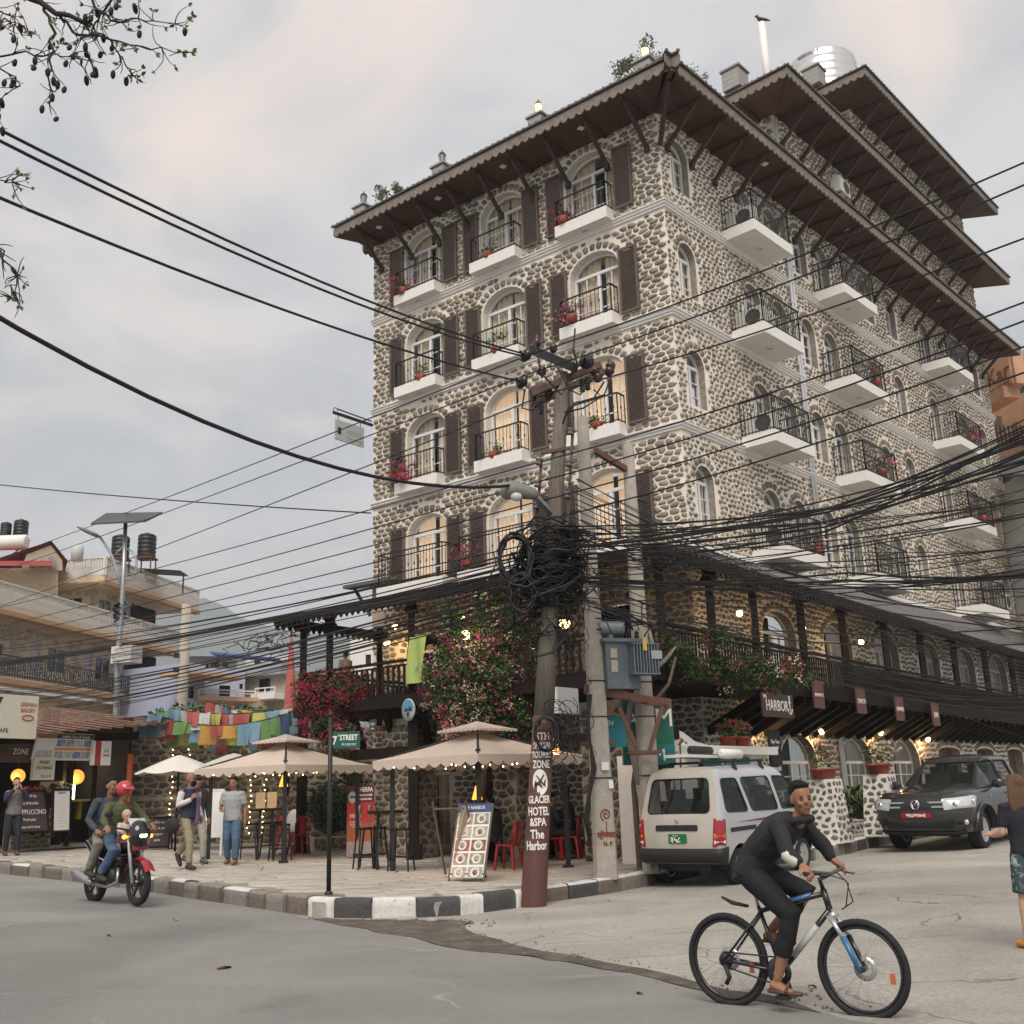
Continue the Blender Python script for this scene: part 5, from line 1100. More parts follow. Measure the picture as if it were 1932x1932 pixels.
CRE=M('sign_cream',(.62,.60,.50),.5,.05,3); SRED=M('letter_red',(.38,.05,.03),.6,.05,3); SBK=M('letter_black',(.02,.02,.02),.6,.05,3); SWH=M('sign_white',(.72,.71,.69),.5,.05,3)
c=sp(22,1352,.9); F=face_M((0,0,0),su,sk)
e=sign_board('bakery_sign','large cream lightbox sign lettered GERMAN BAKERY and CAFE at left edge',c,su,sk,1.3,1.02,CRE,[('GERMAN\nBAKERY',.14,.38,.22,SRED,.8),('CAFE',.14,-.28,-.34,SBK,1.),('7',.5,-.44,.25,SBK,1.)],.15)
b=MB(); b.tube([F@V((.38+.16*cos(t),-.02+.06*sin(t),.085)) for t in [k*.42 for k in range(16)]],.012,4); b.obj('bread_emblem',SRED,e)
e=sign_board('travel_sign','slanted banner of travel pictures lettered Buddha Tours over the shop counter',sp(120,1409,.35),su,(sk+V((0,0,-.25))),1.72,.68,SWH,[('Buddha Tours & Travels',.10,.3,.26,SWH,.85)],.05)
F=face_M((0,0,0),su,sk+V((0,0,-.25))); b=MB(); b.box(F@V((.28,.27,.027)),(1.14,.12,.006),M=F); b.obj('dark_heading',M('heading_brown',(.05,.035,.03),.5,.1,4),e); b=MB(); b.box(F@V((-.57,.27,.027)),(.54,.12,.006),M=F); b.obj('brown_heading',M('heading_tan',(.30,.13,.05),.5,.1,4),e)
PIC=[M('picture_%d'%i,c,.5,.5,9,col2=c2) for i,(c,c2) in enumerate((((.05,.16,.32),(.35,.42,.5)),((.10,.22,.33),(.5,.5,.5)),((.32,.36,.38),(.55,.55,.55))))]
for j in range(2):
    for i in range(4): b=MB(); b.box(F@V((-.12+.27*i,.1-.30*j,.029)),(.24,.17,.006),M=F); b.obj('picture',PIC[(i+j)%3],e)
b=MB(); b.box(F@V((-.57,-.2,.029)),(.5,.22,.006),M=F); b.obj('picture',PIC[2],e); b=MB(); b.box(F@V((.28,-.05,.028)),(1.12,.07,.005),M=F); b.obj('orange_band',M('orange_band',(.7,.25,.08),.5,.05,4),e)
sign_board('money_exchange_sign','cream box sign lettered MONEY EXCHANGE hanging in the shop',sp(81,1450,.3),su,sk,.62,.56,CRE,[('MONEY\nEXCHANGE',.13,.0,.08,SBK,.66),('$ € £ ¥',.09,.06,-.19,SBK,1.)],.1)
e=sign_board('phone_sign','white box sign with dark red panel beside the lamp pole',sp(190,1421,.5),su,sk,.58,.62,SWH,[('Z-E',.13,.14,.06,SBK,.9),('SERVICE',.07,.14,-.06,SBK,.8)],.1); F=face_M((0,0,0),su,sk); b=MB(); b.box(F@V((-.13,0,.053)),(.18,.62,.01),M=F); b.obj('red_panel',M('panel_red',(.35,.04,.05),.5,.1,4),e)
sign_board('cafe_zone_sign','brown wooden fascia board lettered CAFE ZONE under the bakery sign',sp(14,1418,.15),su,sk,1.5,.5,M('brown_board',(.09,.06,.045),.7,.2,4),[('CAFE',.2,-.2,0,SBK,.8),('ZONE',.2,.35,0,SWH,.8)],.06)
# interior glow and furniture of the cafe
b=MB(); 
e=empty('yellow_counter',sp(150,1510,-1.2),atan2(su.y,su.x),'bright yellow table and bench inside the open cafe','table'); b=MB(); b.box((0,0,.0),(1.3,.6,.06)); b.box((0,0,-.25),(.1,.1,.5)); b.obj('table_top',M('yellow_paint',(.5,.4,.04),.5,.1,4),e); lamp('cafe_light',(0,0,.9),6,(1,.8,.45),.1,e)
e=empty('fluorescent_tube',sp(138,1490,-1.5),0,'short vertical white lit tube below the right lantern','lamp'); b=MB(); b.tube([(0,0,-.25),(0,0,.25)],.05,8); b.obj('tube',M('white_tube',(.9,.95,1),.4,0,emit=3),e)
e=empty('wall_speaker',sp(98,1485,-.4),0,'grey air cooler box with round dark grille under the money exchange sign','cooler'); b=MB(); b.box((0,0,0),(.5,.3,.28)); b.obj('box',M('cooler_grey',(.28,.29,.27),.6,.1,4),e); b=MB(); b.lathe([(.0,.16),(.1,.16),(.1,.14)],14,M=Matrix.Rotation(pi/2,3,'X'),o=(.1,0,0)); b.obj('grille',IRON,e)
for i,(x,fl,lb) in enumerate(((50,2,'pink flower trough on the shop counter next to the photographer'),(72,0,'magenta flower pot in the middle of the shop counter'),(112,3,'yellow flower pot at the right end of the shop counter'))): 
    flowerpot(S(onp(SP0,SP1,x,1560)[0],gS+.95,-.1) if x<100 else sp(x,1518,.2),lb,R,fl,.2,.2,120,.3)
def easel(p,rz,w,h,label,mat,lines,tm,legm=DWOOD,lean=.25,frame=True,name='menu_board',z0=.12):
    e=empty(name,p,rz,label,'sign board'); F=face_M((0,0,z0+h/2),(1,0,0),(0,-1,lean)); b=MB(); b.box(F@V((0,0,0)),(w,h,.03),M=F); b.obj('panel',mat,e)
    if frame:
        q=MB()
        for sx in (-1,1): q.bar(F@V((sx*w/2,-h/2-z0*1.02,0)),F@V((sx*w/2,h/2,0)),.045,.05)
        q.bar(F@V((-w/2,h/2,0)),F@V((w/2,h/2,0)),.05,.05); q.bar(F@V((-w/2,-h/2,0)),F@V((w/2,-h/2,0)),.05,.05)
        for sx in (-1,1): q.bar((sx*w/2,.28+h*lean*.6,0),F@V((sx*w/2,h/2-.02,-.02)),.04,.04)
        q.obj('frame',legm,e)
    for tx,sz,dx,dy,sx in lines: text(tx,sz,tm,F@Matrix.Translation((dx,dy,.02)),e,sx=sx,ext=.002)
    return e
CHK=M('chalkboard',(.055,.042,.042),.8,.2,4)
easel(sp(50,1576,.5),atan2(su.y,su.x),1.0,1.0,'leaning brown chalkboard with white writing in front of the shop counter',CHK,[('Breakfast all day',.1,0,.38,.8),('Momo & Noodles',.1,0,.2,.8),('CAPPUCCINO',.17,.05,-.02,.8),('Fresh juice',.1,0,-.2,.8),('free wi-fi zone',.1,0,-.38,.9)],TWH,lean=.3,z0=.05)
easel(sp(112,1578,.6),atan2(su.y,su.x),.5,1.0,'white printed menu in a black stand at the cafe entrance',SWH,[('MENU',.08,0,.42,1.)]+[('- - - - - - - - -',.05,0,.32-.07*i,1.) for i in range(11)],SBK,lean=.08)
easel(gp(296,1603,.24),.15,.6,.75,'small chalkboard easel of pictures behind the motorcycle',CHK,[('coffee tea',.09,0,.25,.9),('cake & pie',.09,0,.1,.9),('burgers',.09,0,-.05,.9),('pizza',.09,0,-.2,.9)],TWH,lean=.3,z0=.05)
easel(gp(400,1614,.24),.1,.42,1.05,'tall white notice board on thin legs left of the man in grey shirt',SWH,[('. . . . . .',.07,0,.4-.12*i,1.) for i in range(7)],M('faint_ink',(.45,.47,.48),.6,.05,3),WFRAME,.1,z0=.42)
# ---------------------------------------------------------------- buildings at the right edge
OR=M('orange_render',(.52,.31,.19),.8,.1,2); 
OA,OB=atD(1850,800,50),atD(2010,800,46); OA.z=OB.z=0; ou=(OB-OA).normalized(); on=V((ou.y,-ou.x,0))
OH=empty('orange_hotel',(OA.x,OA.y,gz(50,20)),0,'orange rendered hotel with pillared balconies and raised name panel behind the stone hotel','building')
def O(x,y,o=0): return at_plane(OA+on*o,OB+on*o,x,y)
b=MB()
def obox(x0,y0,x1,y1,o0,o1,mb=None,mi=0):
    q=[O(x0,y1),O(x1,y1),O(x1,y0),O(x0,y0)]; z0=(q[0].z+q[1].z)/2; z1=(q[2].z+q[3].z)/2; P=[]
    for z in (z0,z1): P+=[V((q[0].x,q[0].y,z))+on*o0,V((q[1].x,q[1].y,z))+on*o0,V((q[1].x,q[1].y,z))+on*o1,V((q[0].x,q[0].y,z))+on*o1]
    (mb or b).hexa(P,mi)
obox(1840,700,1990,1300,-4,-2.2); obox(1840,668,1922,745,-.5,0); obox(1840,745,1910,768,-.5,.3); obox(1840,845,1990,862,-2.2,.2); obox(1850,765,1878,1100,-1.5,-.6); b.obj('wall',OR,OH,True)
b=MB(); obox(1908,762,1920,1080,-.4,0,b); obox(1878,770,1886,1080,-2.1,-2.0,b); b.obj('pillar',M('brown_pillar',(.22,.14,.10),.7,.15,3),OH,True)
b=MB(); obox(1870,870,1990,880,-1,.4,b); obox(1872,945,1990,955,-1,.4,b); b.obj('balcony_edge',WHITE,OH,True)
b=MB()
for y0 in (800,895,980):
    for i in range(14): obox(1878+i*8,y0,1879.5+i*8,y0+42,.25,.3,b)
    obox(1876,y0-2,1990,y0,.24,.31,b)
b.obj('railing',IRON,OH,True)
F=face_M((0,0,0),ou,on); OL=M('orange_letter',(.70,.40,.20),.7,.05,3)
b=MB(); obox(1846,676,1916,742,0,.06,b); b.obj('name_panel',M('orange_panel',(.56,.35,.21),.75,.08,2),OH,True)
DOR=M('letter_rust',(.22,.09,.04),.7,.05,3)
text('Kar',1.05,DOR,F.copy()@Matrix.Identity(4) if 0 else Matrix.Translation(O(1882,708,.09))@F,OH,True,ext=.02); text('NIC HOTEL',.32,DOR,Matrix.Translation(O(1884,733,.09))@F,OH,True,ext=.01)
GA,GB=atD(1893,1000,46),atD(2010,1000,42); 
e=empty('grey_clad_building',(GA.x,GA.y,gz(46,20)),0,'grey clapboard building with shingled lean-to roof at the right edge below the orange hotel','building'); OA,OB=GA*1,GB*1; OA.z=OB.z=0; ou=(OB-OA).normalized(); on=V((ou.y,-ou.x,0)); b=MB()
for i in range(26): obox(1893,880+i*17,2010,896.4+i*17,-3,0+.02*(i%2),b)
b.obj('board',M('grey_boards',(.50,.51,.50),.8,.1,3),e,True); b=MB(); q=[O(1890,900,.6),O(2010,900,.6),O(2010,862,-2),O(1890,862,-2)]; b.hexa(q+[p+V((0,0,.12)) for p in q]); b.obj('roof',ROOFT,e,True)
OA,OB=atD(1900,690,58),atD(2010,690,54); OA.z=OB.z=0; ou=(OB-OA).normalized(); on=V((ou.y,-ou.x,0))
e=empty('dark_sign_building',(OA.x,OA.y,gz(58,20)),0,'pale building with dark lettered sign at the far right edge above the orange hotel','building'); b=MB(); obox(1872,655,2010,1000,-5,0,b); b.obj('wall',M('pale_wall',(.55,.54,.52),.8,.1,2),e,True); b=MB(); obox(1903,690,2010,735,0,.1,b); b.obj('sign_panel',M('charcoal_sign',(.03,.035,.04),.6,.1,3),e,True); text('H HOTEL',.6,TWH,Matrix.Translation(O(1931,722,.13))@face_M((0,0,0),ou,on),e,True,ext=.01)
# small round lamp by the pole, wall plaque sign with bracket on the hotel front
s_,z_=onp(PA(0,0,.9),PA(5,0,.9),713,803)
e=empty('bracket_sign',PA(10.6,z_,1.0),0,'pale grey hanging sign on a black scroll bracket at the left edge of the hotel','sign')
F=face_M((0,0,0),-NA3*1.0+A3*.0,V((-A3.x,-A3.y,0))); b=MB(); b.box((0,0,0),(1.15,.62,.05),M=F); b.obj('board',M('sign_grey',(.42,.44,.44),.6,.06,3),e)
FN=M('faint_letter',(.30,.33,.33),.6,.05,3); text('INSTITUTE',.17,FN,F@Matrix.Translation((.15,.02,.028)),e,sx=.75); text('Cosmetology',.14,FN,F@Matrix.Translation((.2,-.16,.028)),e,sx=.8); b=MB(); b.box(F@V((-.42,-.02,.03)),(.13,.2,.006),M=F); b.obj('emblem',SBK,e)
b=MB(); b.bar(F@V((-.65,.5,0)),F@V((.95,.5,0)),.06,.08); b.bar(F@V((-.5,.65,0)),F@V((.9,.62,0)),.03,.03); b.tube([F@V((-.55+.09*cos(t),.58+.09*sin(t),0)) for t in [k*.5 for k in range(11)]],.012,5); b.bar(F@V((-.45,.3,0)),F@V((-.45,.5,0)),.02); b.bar(F@V((.45,.3,0)),F@V((.45,.5,0)),.02); b.obj('bracket',IRON,e)
# ---------------------------------------------------------------- wooden utility pole with painted foot
R=random.Random(44)
pb=gp(1006,1710,0); YP=pb.y; pt=at(1062,705,YP+.25); PH=(pt-pb).length
PWOOD=M('weathered_pole',(.19,.165,.14),.9,.25,5,.6,col2=(.12,.10,.085),stretch=(6,6,.35),bscale=30); PBRN=M('maroon_paint',(.10,.042,.035),.6,.2,4,.15,wear=((.15,.08,.065),.3,6))
UP=empty('utility_pole',pb,0,'leaning wooden utility pole with maroon painted foot lettered in white, loaded with cables','utility pole')
ax=(pt-pb).normalized()
def pp(t): return ax*(t*PH)
def zt(y): # parameter along the pole for image row y
    lo,hi=0.,1.1
    for _ in range(40):
        m=(lo+hi)/2; q=pb+pp(m)-EYE; yy=966-FPX*q.dot(_u2)/q.dot(_f)
        if yy>y: lo=m
        else: hi=m
    return lo
def pr(t): return .185-.075*t
tp=zt(1352); b=MB(); b.tube([pp(tp),pp(.5),pp(.75),pp(1.0)],[pr(tp),pr(.5),pr(.75),pr(1)],14); b.obj('shaft',PWOOD,UP)
b=MB(); b.tube([pp(-.02),pp(0),pp(tp*.5),pp(tp)],[.2,.2,pr(tp*.5)+.008,pr(tp)+.006],14); foot=b.obj('painted_foot',PBRN,UP)
def fr(t): h=tp*.5; return .2+(pr(h)+.008-.2)*t/h if t<h else (pr(h)+.008)+(pr(tp)-pr(h)-.002)*(t-h)/h
dc=(EYE-pb); dc.z=0; dc.normalize(); tx_=V((-dc.y,dc.x,0))
if tx_.x<0: tx_=-tx_
def ptext(body,y,size,sx=.8,m=None):
    t=zt(y); r=fr(t)+.006; F=face_M(pp(t)+dc*r,tx_,dc); text(body,size,m or TWH,F,foot,sx=sx,wrap=r,ext=.003,bold=.004)
for tx,y,sz,sx in (('STH',1391,.16,.75),('SPECIAL',1408,.135,.62),('TOURIST',1425,.135,.62),('ZONE',1443,.16,.62),('GLACIER',1509,.15,.62),('HOTEL',1531,.17,.66),('&SPA',1551,.16,.72),('The',1574,.18,.75),('Harbor',1595,.18,.62)): ptext(tx,y,sz,sx)
t=zt(1476); r=fr(t)+.006; n=24; b=MB(); o=pp(t)+dc*0
def cw(x,z,h=0): a=x/r; return o+tx_*((r+h)*sin(a))+dc*((r+h)*cos(a))+V((0,0,z))
b._a([cw(.12*cos(2*pi*i/n),.19*sin(2*pi*i/n)) for i in range(n)]+[cw(0,0)],[(i,(i+1)%n,n) for i in range(n)],0); b.obj('white_emblem',TWH,foot)
b=MB(); 
for q in ([(-.08,-.05),(.0,.02),(.08,-.06)],[(-.05,.1),(.0,.02),(.06,.11)],[(-.08,-.01),(-.02,-.02),(.03,-.08)]): b.tube([cw(x,z,.005) for x,z in q],[.008,.02,.008],5)
b.obj('emblem_drawing',SBK,foot)
b=MB(); b.hexa([cw(-.13,-.012),cw(.13,-.012),cw(.13,-.012,.004),cw(-.13,-.012,.004),cw(-.13,.012),cw(.13,.012),cw(.13,.012,.004),cw(-.13,.012,.004)]); lo_=b.obj('white_line',TWH,foot); lo_.location=pp(zt(1617))-pp(t)
# cross arms and insulators
def w2(x,y,dy=0): return at(x,y,YP+.2+dy)-pb
b=MB(); b.bar(w2(1003,660,.5),w2(1085,694,-.3),.13,.15); b.obj('cross_arm',IRON,UP)
b=MB(); b.bar(w2(1002,743,-.1),w2(1133,688,.1),.1,.11); b.bar(w2(1012,760,.25),w2(1140,700,.4),.1,.11); b.obj('cross_arm',M('rust_channel',(.10,.06,.05),.8,.3,6),UP)
BRN=M('brown_porcelain',(.05,.022,.018),.25,.15,5); BPC=M('black_porcelain',(.012,.012,.014),.2,.1,5)
def disc(p,d,r=.12,mat=BPC):
    q=V(d).to_track_quat('Z','Y').to_matrix(); b=MB(); b.lathe([(.02,-.10),(.05,-.08),(r,-.02),(r,.03),(r*.6,.06),(.03,.08),(.02,.13)],16,p,q); b.obj('insulator',mat,UP)
L1=V((-.65,-.5,.55)); 
for x,y,d in ((992,670,(-.8,-.55,.35)),(985,720,(-.8,-.55,.3)),(1107,683,(-.3,-.9,.1))): disc(w2(x,y,-.2),d,.13)
for x,y in ((1022,700),(1035,742),(1060,740),(1122,700),(1128,712),(1150,700),(1152,690)): disc(w2(x,y,.1),(R.gauss(0,.3),R.gauss(0,.3),1),.085,BRN)
for x,y in ((1013,646),(1044,656)): disc(w2(x,y,.2),(0,0,1),.07,BRN); 
for x,y in ((1108,712),(1098,716),(1008,745),(1020,757)):
    b=MB(); p=w2(x,y,.1); b.lathe([(.03,0)]+[q for k in range(5) for q in ((.055,-.03-.045*k),(.03,-.05-.045*k))],10,p); b.obj('insulator',BPC,UP)
# spool racks
for xs in (((1022,865),(1012,998)),((1081,1010-202),(1070,1000))):
    b=MB(); b.bar(w2(*xs[0],-.1),w2(*xs[1],-.1),.07,.05); b.obj('spool_rack',M('rust_channel',()),UP)
    for k in range(4):
        f=k/3.2; p=w2(xs[0][0]+(xs[1][0]-xs[0][0])*f-5,xs[0][1]+(xs[1][1]-xs[0][1])*f+6,-.15); b=MB(); b.lathe([(.02,-.06),(.055,-.05),(.055,-.025),(.03,0),(.055,.025),(.055,.05),(.02,.06)],10,p); b.obj('insulator',M('grey_porcelain',(.12,.11,.11),.4,.2,5),UP)
for y0,x0,x1 in ((847,1020,1084),(1000,1012,1072)):
    b=MB(); b.bar(w2(x0,y0+8,-.1),w2(x1,y0-3,-.1),.06,.05); b.obj('rack_strap',M('rust_channel',()),UP)
# cobra head lamp on the pole
e=empty('pole_street_light',pb+w2(980,935,-.5),0,'grey cobra-head street light clamped to the wooden pole','street light'); b=MB(); b.tube([(-.3,0,.02),(-.25,0,.05),(-.05,0,.1),(.22,0,.02),(.3,0,-.03)],[.04,.12,.15,.1,.05],12,asp=.9,side=(0,1,0)); b.obj('lamp_head',M('grey_lamp',(.16,.16,.155),.6,.15,5),e); b=MB(); b.ell((-.05,-.06,-.03),(.1,.07,.08),10,8); b.obj('lens',M('lens_pale',(.5,.5,.48),.2,.05,4),e); b=MB(); b.bar((.25,.0,-.02),tuple(w2(1047,975,0)-w2(980,935,-.5)),.09,.07); b.obj('lamp_arm',STEEL,e)
# ---------------------------------------------------------------- concrete transformer poles
q1=atD(1143,1650,18.3); q1.z=gz(q1.y,q1.x)+.2; Y1=q1.y; t1_=at(1088,787,Y1); q2=at(1232,1600,Y1+.7); q2.z=gz(q2.y,q2.x)+.2; t2_=at(1184,836,Y1+.7)
CP=M('pole_concrete',(.42,.385,.335),.9,.16,3,.4,col2=(.34,.31,.27),bscale=20)
def cpole(q,zt_,label,w0=.36,w1=.2):
    e=empty('concrete_pole',q,.35,label,'utility pole','concrete transformer poles'); h=zt_-q.z; b=MB(); a,c=w0/2,w1/2; ch=.04
    pr_=lambda k:[(-k,-k*.7+ch),(-k+ch,-k*.7),(k-ch,-k*.7),(k,-k*.7+ch),(k,k*.7-ch),(k-ch,k*.7),(-k+ch,k*.7),(-k,k*.7-ch)]
    n=8; lv=[(0,a)]+[(h*i/n,a+(c-a)*i/n) for i in range(1,n+1)]; vs=[(x,y,z) for z,k in lv for x,y in pr_(k)]; b._a(vs,[(j*8+i,j*8+(i+1)%8,(j+1)*8+(i+1)%8,(j+1)*8+i) for j in range(n) for i in range(8)]+[tuple(range(n*8,n*8+8))]); b.obj('shaft',CP,e)
    for z in (1.6,2.6,3.2): 
        m=MB(); k=a+(c-a)*z/h+.006; m.tube([(x,y,z) for x,y in ((-k,-k*.7),(k,-k*.7),(k,k*.7),(-k,k*.7))],.012,5,closed=True); m.obj('wire_band',IRON,e)
    return e,h
e1_,h1=cpole(q1,t1_.z,'left concrete pole of the transformer frame with red spiral drawing and lettering near its foot'); e2_,h2=cpole(q2,t2_.z,'right concrete pole of the transformer frame behind the parked van')
SPR=M('red_scrawl',(.22,.05,.03),.8,.15,6)
def p1t(x,z): return V((x,-.126-.0,z))
zc=1.6+(Y1/q1.y)*0
def zrow(e,y): 
    lo,hi=0,6.
    for _ in range(40):
        m=(lo+hi)/2; q=e.location+V((0,0,m))-EYE; yy=966-FPX*q.dot(_u2)/q.dot(_f)
        if yy>y: lo=m
        else: hi=m
    return lo
zs=zrow(e1_,1537); b=MB(); b.tube([p1t((.012+.016*k*.28)*cos(k*.5)*.95,zs+(.012+.016*k*.28)*sin(k*.5)) for k in range(22)],.011,4); b.tube([p1t(.0,zs-.1),p1t(.0,zs-.3)],.008,4); b.obj('spiral_drawing',SPR,e1_)
text('प्रेमवाट',.115,SPR,face_M(p1t(.0,zrow(e1_,1575)),(1,0,0),(0,-1,0)),e1_,bold=.006); text('H. P.',.09,SPR,face_M(p1t(.02,zrow(e1_,1592)),(1,0,0),(0,-1,0)),e1_,bold=.004)
b=MB(); b.box((.02,-.155,zrow(e1_,1446)),(.13,.012,.13)); b.box((.11,-.15,zrow(e1_,1480)),(.08,.012,.14)); b.obj('paper_notice',WFRAME,e1_)
# platform and transformer
def bt(x,y,dy=0): return at(x,y,Y1+.2+dy)
pf=empty('transformer_platform',bt(1180,1315),0,'rusty steel channel platform bolted between the two concrete poles','platform'); o=pf.location; b=MB()
b.bar(bt(1103,1298,-.25)-o,bt(1264,1330,-.05)-o,.1,.14); b.bar(bt(1103,1302,.55)-o,bt(1264,1326,.75)-o,.1,.14)
for k in range(5): b.bar(bt(1115+k*34,1303+k*6,-.25)-o,bt(1115+k*34,1301+k*6,.6)-o,.12,.06)
b.obj('channel_deck',RUST,pf)
for (x0,y0),(x1,y1) in (((1115,1405),(1163,1320)),((1225,1418),(1250,1332)),((1202,1412),(1168,1335))): b=MB(); b.bar(bt(x0,y0,-.2)-o,bt(x1,y1,-.2)-o,.07,.07); b.obj('brace',RUST,pf)
for x,y in ((1128,1402),(1215,1420)): b=MB(); c=bt(x,y,.0)-o; b.tube([c+V(q) for q in ((-.26,-.22,0),(.26,-.22,0),(.26,.22,0),(-.26,.22,0))],.035,6,closed=True); b.obj('clamp',RUST,pf)
TG=M('transformer_grey',(.12,.15,.175),.5,.15,5,wear=((.2,.2,.19),.28,6))
tf=empty('transformer',bt(1172,1302),.35,'blue-grey oil transformer with cooling fins and top drum on the pole platform','transformer'); s_=at(1217,1300,Y1).x-at(1139,1300,Y1).x; 
b=MB(); b.box((-.05,0,.40),(.62,.5,.8)); b.box((-.05,0,.82),(.74,.6,.06)); b.obj('tank',TG,tf)
for k in range(9): b=MB(); b.box((.13+.0,-.30,.5) if 0 else (.06+.055*k,-.36,.48),(.02,.24,.52)); b.obj('cooling_fin',TG,tf)
b=MB(); b.box((.28,-.36,.23),(.5,.25,.02)); b.box((.28,-.36,.74),(.5,.25,.02)); b.obj('fin_header',TG,tf)
b=MB(); b.tube([(-.42,-.1,1.05),(-.40,-.1,1.05),(.0,-.1,1.05),(.02,-.1,1.05)],[.08,.12,.12,.15],14); b.bar((-.2,-.1,.84),(-.2,-.1,1.0),.08); b.obj('oil_drum',M('drum_grey',(.20,.24,.26),.5,.15,5),tf)
b=MB(); b.box((-.22,-.256,.6),(.12,.012,.16)); b.box((-.22,-.256,.38),(.12,.012,.2)); b.obj('meter_window',M('meter_buff',(.45,.40,.3),.5,.2,8),tf); b=MB(); b.box((.47,-.485,.55),(.2,.012,.14)); b.obj('rating_plate',STEEL,tf); b=MB(); b.box((.26,-.487,.72),(.07,.012,.2)); b.obj('warning_tag',M('warning_yellow',(.55,.36,.03),.5,.1,5),tf)
for k in range(3): b=MB(); b.lathe([(.02,.85),(.05,.88),(.03,.91),(.05,.94),(.03,.97),(.045,1.0),(.015,1.06)],10,(.08+.16*k,.08,0)); b.obj('bushing',BRN,tf)
b=MB(); 
for k in range(7): a=R.uniform(-.3,.3); b.tube([(.08+.12*(k%4),.05,1.05),(.2+a,-.1+a,1.2+.08*(k%3)),(.5+a*.5,-.2,1.12),(.4-.9*(k%2),-.2,.9+.1*k)],.014,5)
b.obj('lead_wires',BLACK,tf,kind='stuff')
# high crossbar between the concrete poles
b=MB(); a_=at(1122,850,Y1+.1); c_=at(1180,885,Y1+.6); b.bar(a_-q1,c_-q1,.09,.1); b.obj('crossbar',RUST,e1_,False); bpy.data.objects['crossbar'].matrix_parent_inverse=Matrix.Rotation(-.35,4,'Z')
# cables running down the left concrete pole
for k in range(3):
    b=MB(); L_=[at(x,y,Y1-.3) for x,y in ((1108+k*3,1310),(1112-k*2,1380),(1117+k*3,1450),(1110+k,1500),(1103+k*3,1545),(1112,1590-k*6))]; o=L_[0]; b.tube([p-o for p in L_],.02+.006*k,6); b.obj('down_cable',BLACK,loc=o,label='black cable running down the face of the left concrete pole',cat='cable',group='down cables on the concrete pole')
# ---------------------------------------------------------------- overhead cables
CAB=M('black_cable',(.010,.010,.011),.55,.1,9)
def cable(pts,sag,r,label,group,n=14):
    P=[at(*p) for p in pts]; L_=[]
    for i in range(len(P)-1):
        for k in range(n+ (1 if i==len(P)-2 else 0)):
            t=k/n; q=P[i].lerp(P[i+1],t); q.z-=sag*4*t*(1-t); L_.append(q)
    o=L_[0]; b=MB(); b.tube([q-o for q in L_],r,5,cap=False); return b.obj('overhead_cable',CAB,loc=o,label=label,cat='cable',group=group)
# from the upper left to the pole head
cable([(-260,110,7),(990,668,YP)],.25,.016,'upper of the close pair of black lines from upper left to the pole head','pair of lines')
cable([(-260,132,7),(988,672,YP)],.28,.016,'lower of the close pair of black lines from upper left to the pole head','pair of lines')
cable([(-260,262,7),(984,720,YP)],.2,.016,'single black line from upper left ending at the left disc insulator','single')
cable([(-260,440,8),(990,913,YP)],.75,.026,'thick twisted black cable sagging from the left edge to the pole','thick')
cable([(-60,908,40),(700,968,28)],.1,.02,'thin nearly level line crossing the lower sky towards the hotel','thin')
# lines along the main road, far left to near right, across the pole head
road_l=[((-60,1075,48),(1002,668,YP),(2050,255,10.4)),((-60,1098,48),(1012,700,YP),(2050,298,10.4)),((-60,1165,48),(1035,742,YP),(2050,405,10.6)),((-60,1160,48),(1022,870,YP),(2050,525,10.8)),((-60,1195,48),(1018,908,YP),(2050,560,10.9)),((-60,1215,48),(1016,946,YP),(2050,610,11)),((-60,1235,48),(1014,985,YP),(2050,660,11))]
nm=['highest','second','third','fourth','fifth','sixth','lowest']
for i,(a,c,d) in enumerate(road_l): cable([a,c,d],.12,.0125,nm[i]+' of the single lines rising across the hotel to the upper right','rising lines')
# dense bundle left of the pole
for k in range(22):
    t=k/21; yl=1195+170*t+R.uniform(-10,10); ym=1030+115*t+R.uniform(-12,12)
    cable([(-80,yl+14,46),(1000+R.uniform(-15,25),ym,YP+R.uniform(-.2,.3))],.25+.35*R.random(),R.choice((.010,.012,.014,.018)),'black cable in the dense bundle sagging left from the pole tangle','bundle left of the pole')
for k in range(6):
    cable([(-80,1262+R.uniform(-5,5),46),(560,1160+R.uniform(-5,5),25),(1000,1075+R.uniform(-10,10),YP)],.12,.022,'black cable in the dense bundle sagging left from the pole tangle','bundle left of the pole')
# bundle right of the pole
for k in range(14):
    cable([(1060,1015+R.uniform(-25,65),YP),(1560,975+R.uniform(-32,32),13.6),(2060,775+R.uniform(-50,60),10.5)],.06,R.choice((.007,.009,.012,.015)),'black cable in the thick bundle rising right from the pole tangle','bundle right of the pole')
for k in range(26):
    y1=R.choice((R.uniform(860,960),R.uniform(1000,1110),R.uniform(1110,1290)))
    cable([(1060+R.uniform(-15,15),R.uniform(985,1130),YP),(2060,y1+R.uniform(-10,10),11+R.uniform(-.3,.5))],.12+.25*R.random(),R.choice((.005,.007,.009)),'thin black cable fanning right from the pole tangle','fan right of the pole')
for k in range(6):
    cable([(1070,1075+R.uniform(-25,25),YP),(1600,1090+R.uniform(-20,20),13.2),(2060,1068+R.uniform(-14,14),11)],.08,R.choice((.008,.011,.014)),'black cable in the level bundle crossing the side veranda roof','level bundle right of the pole')
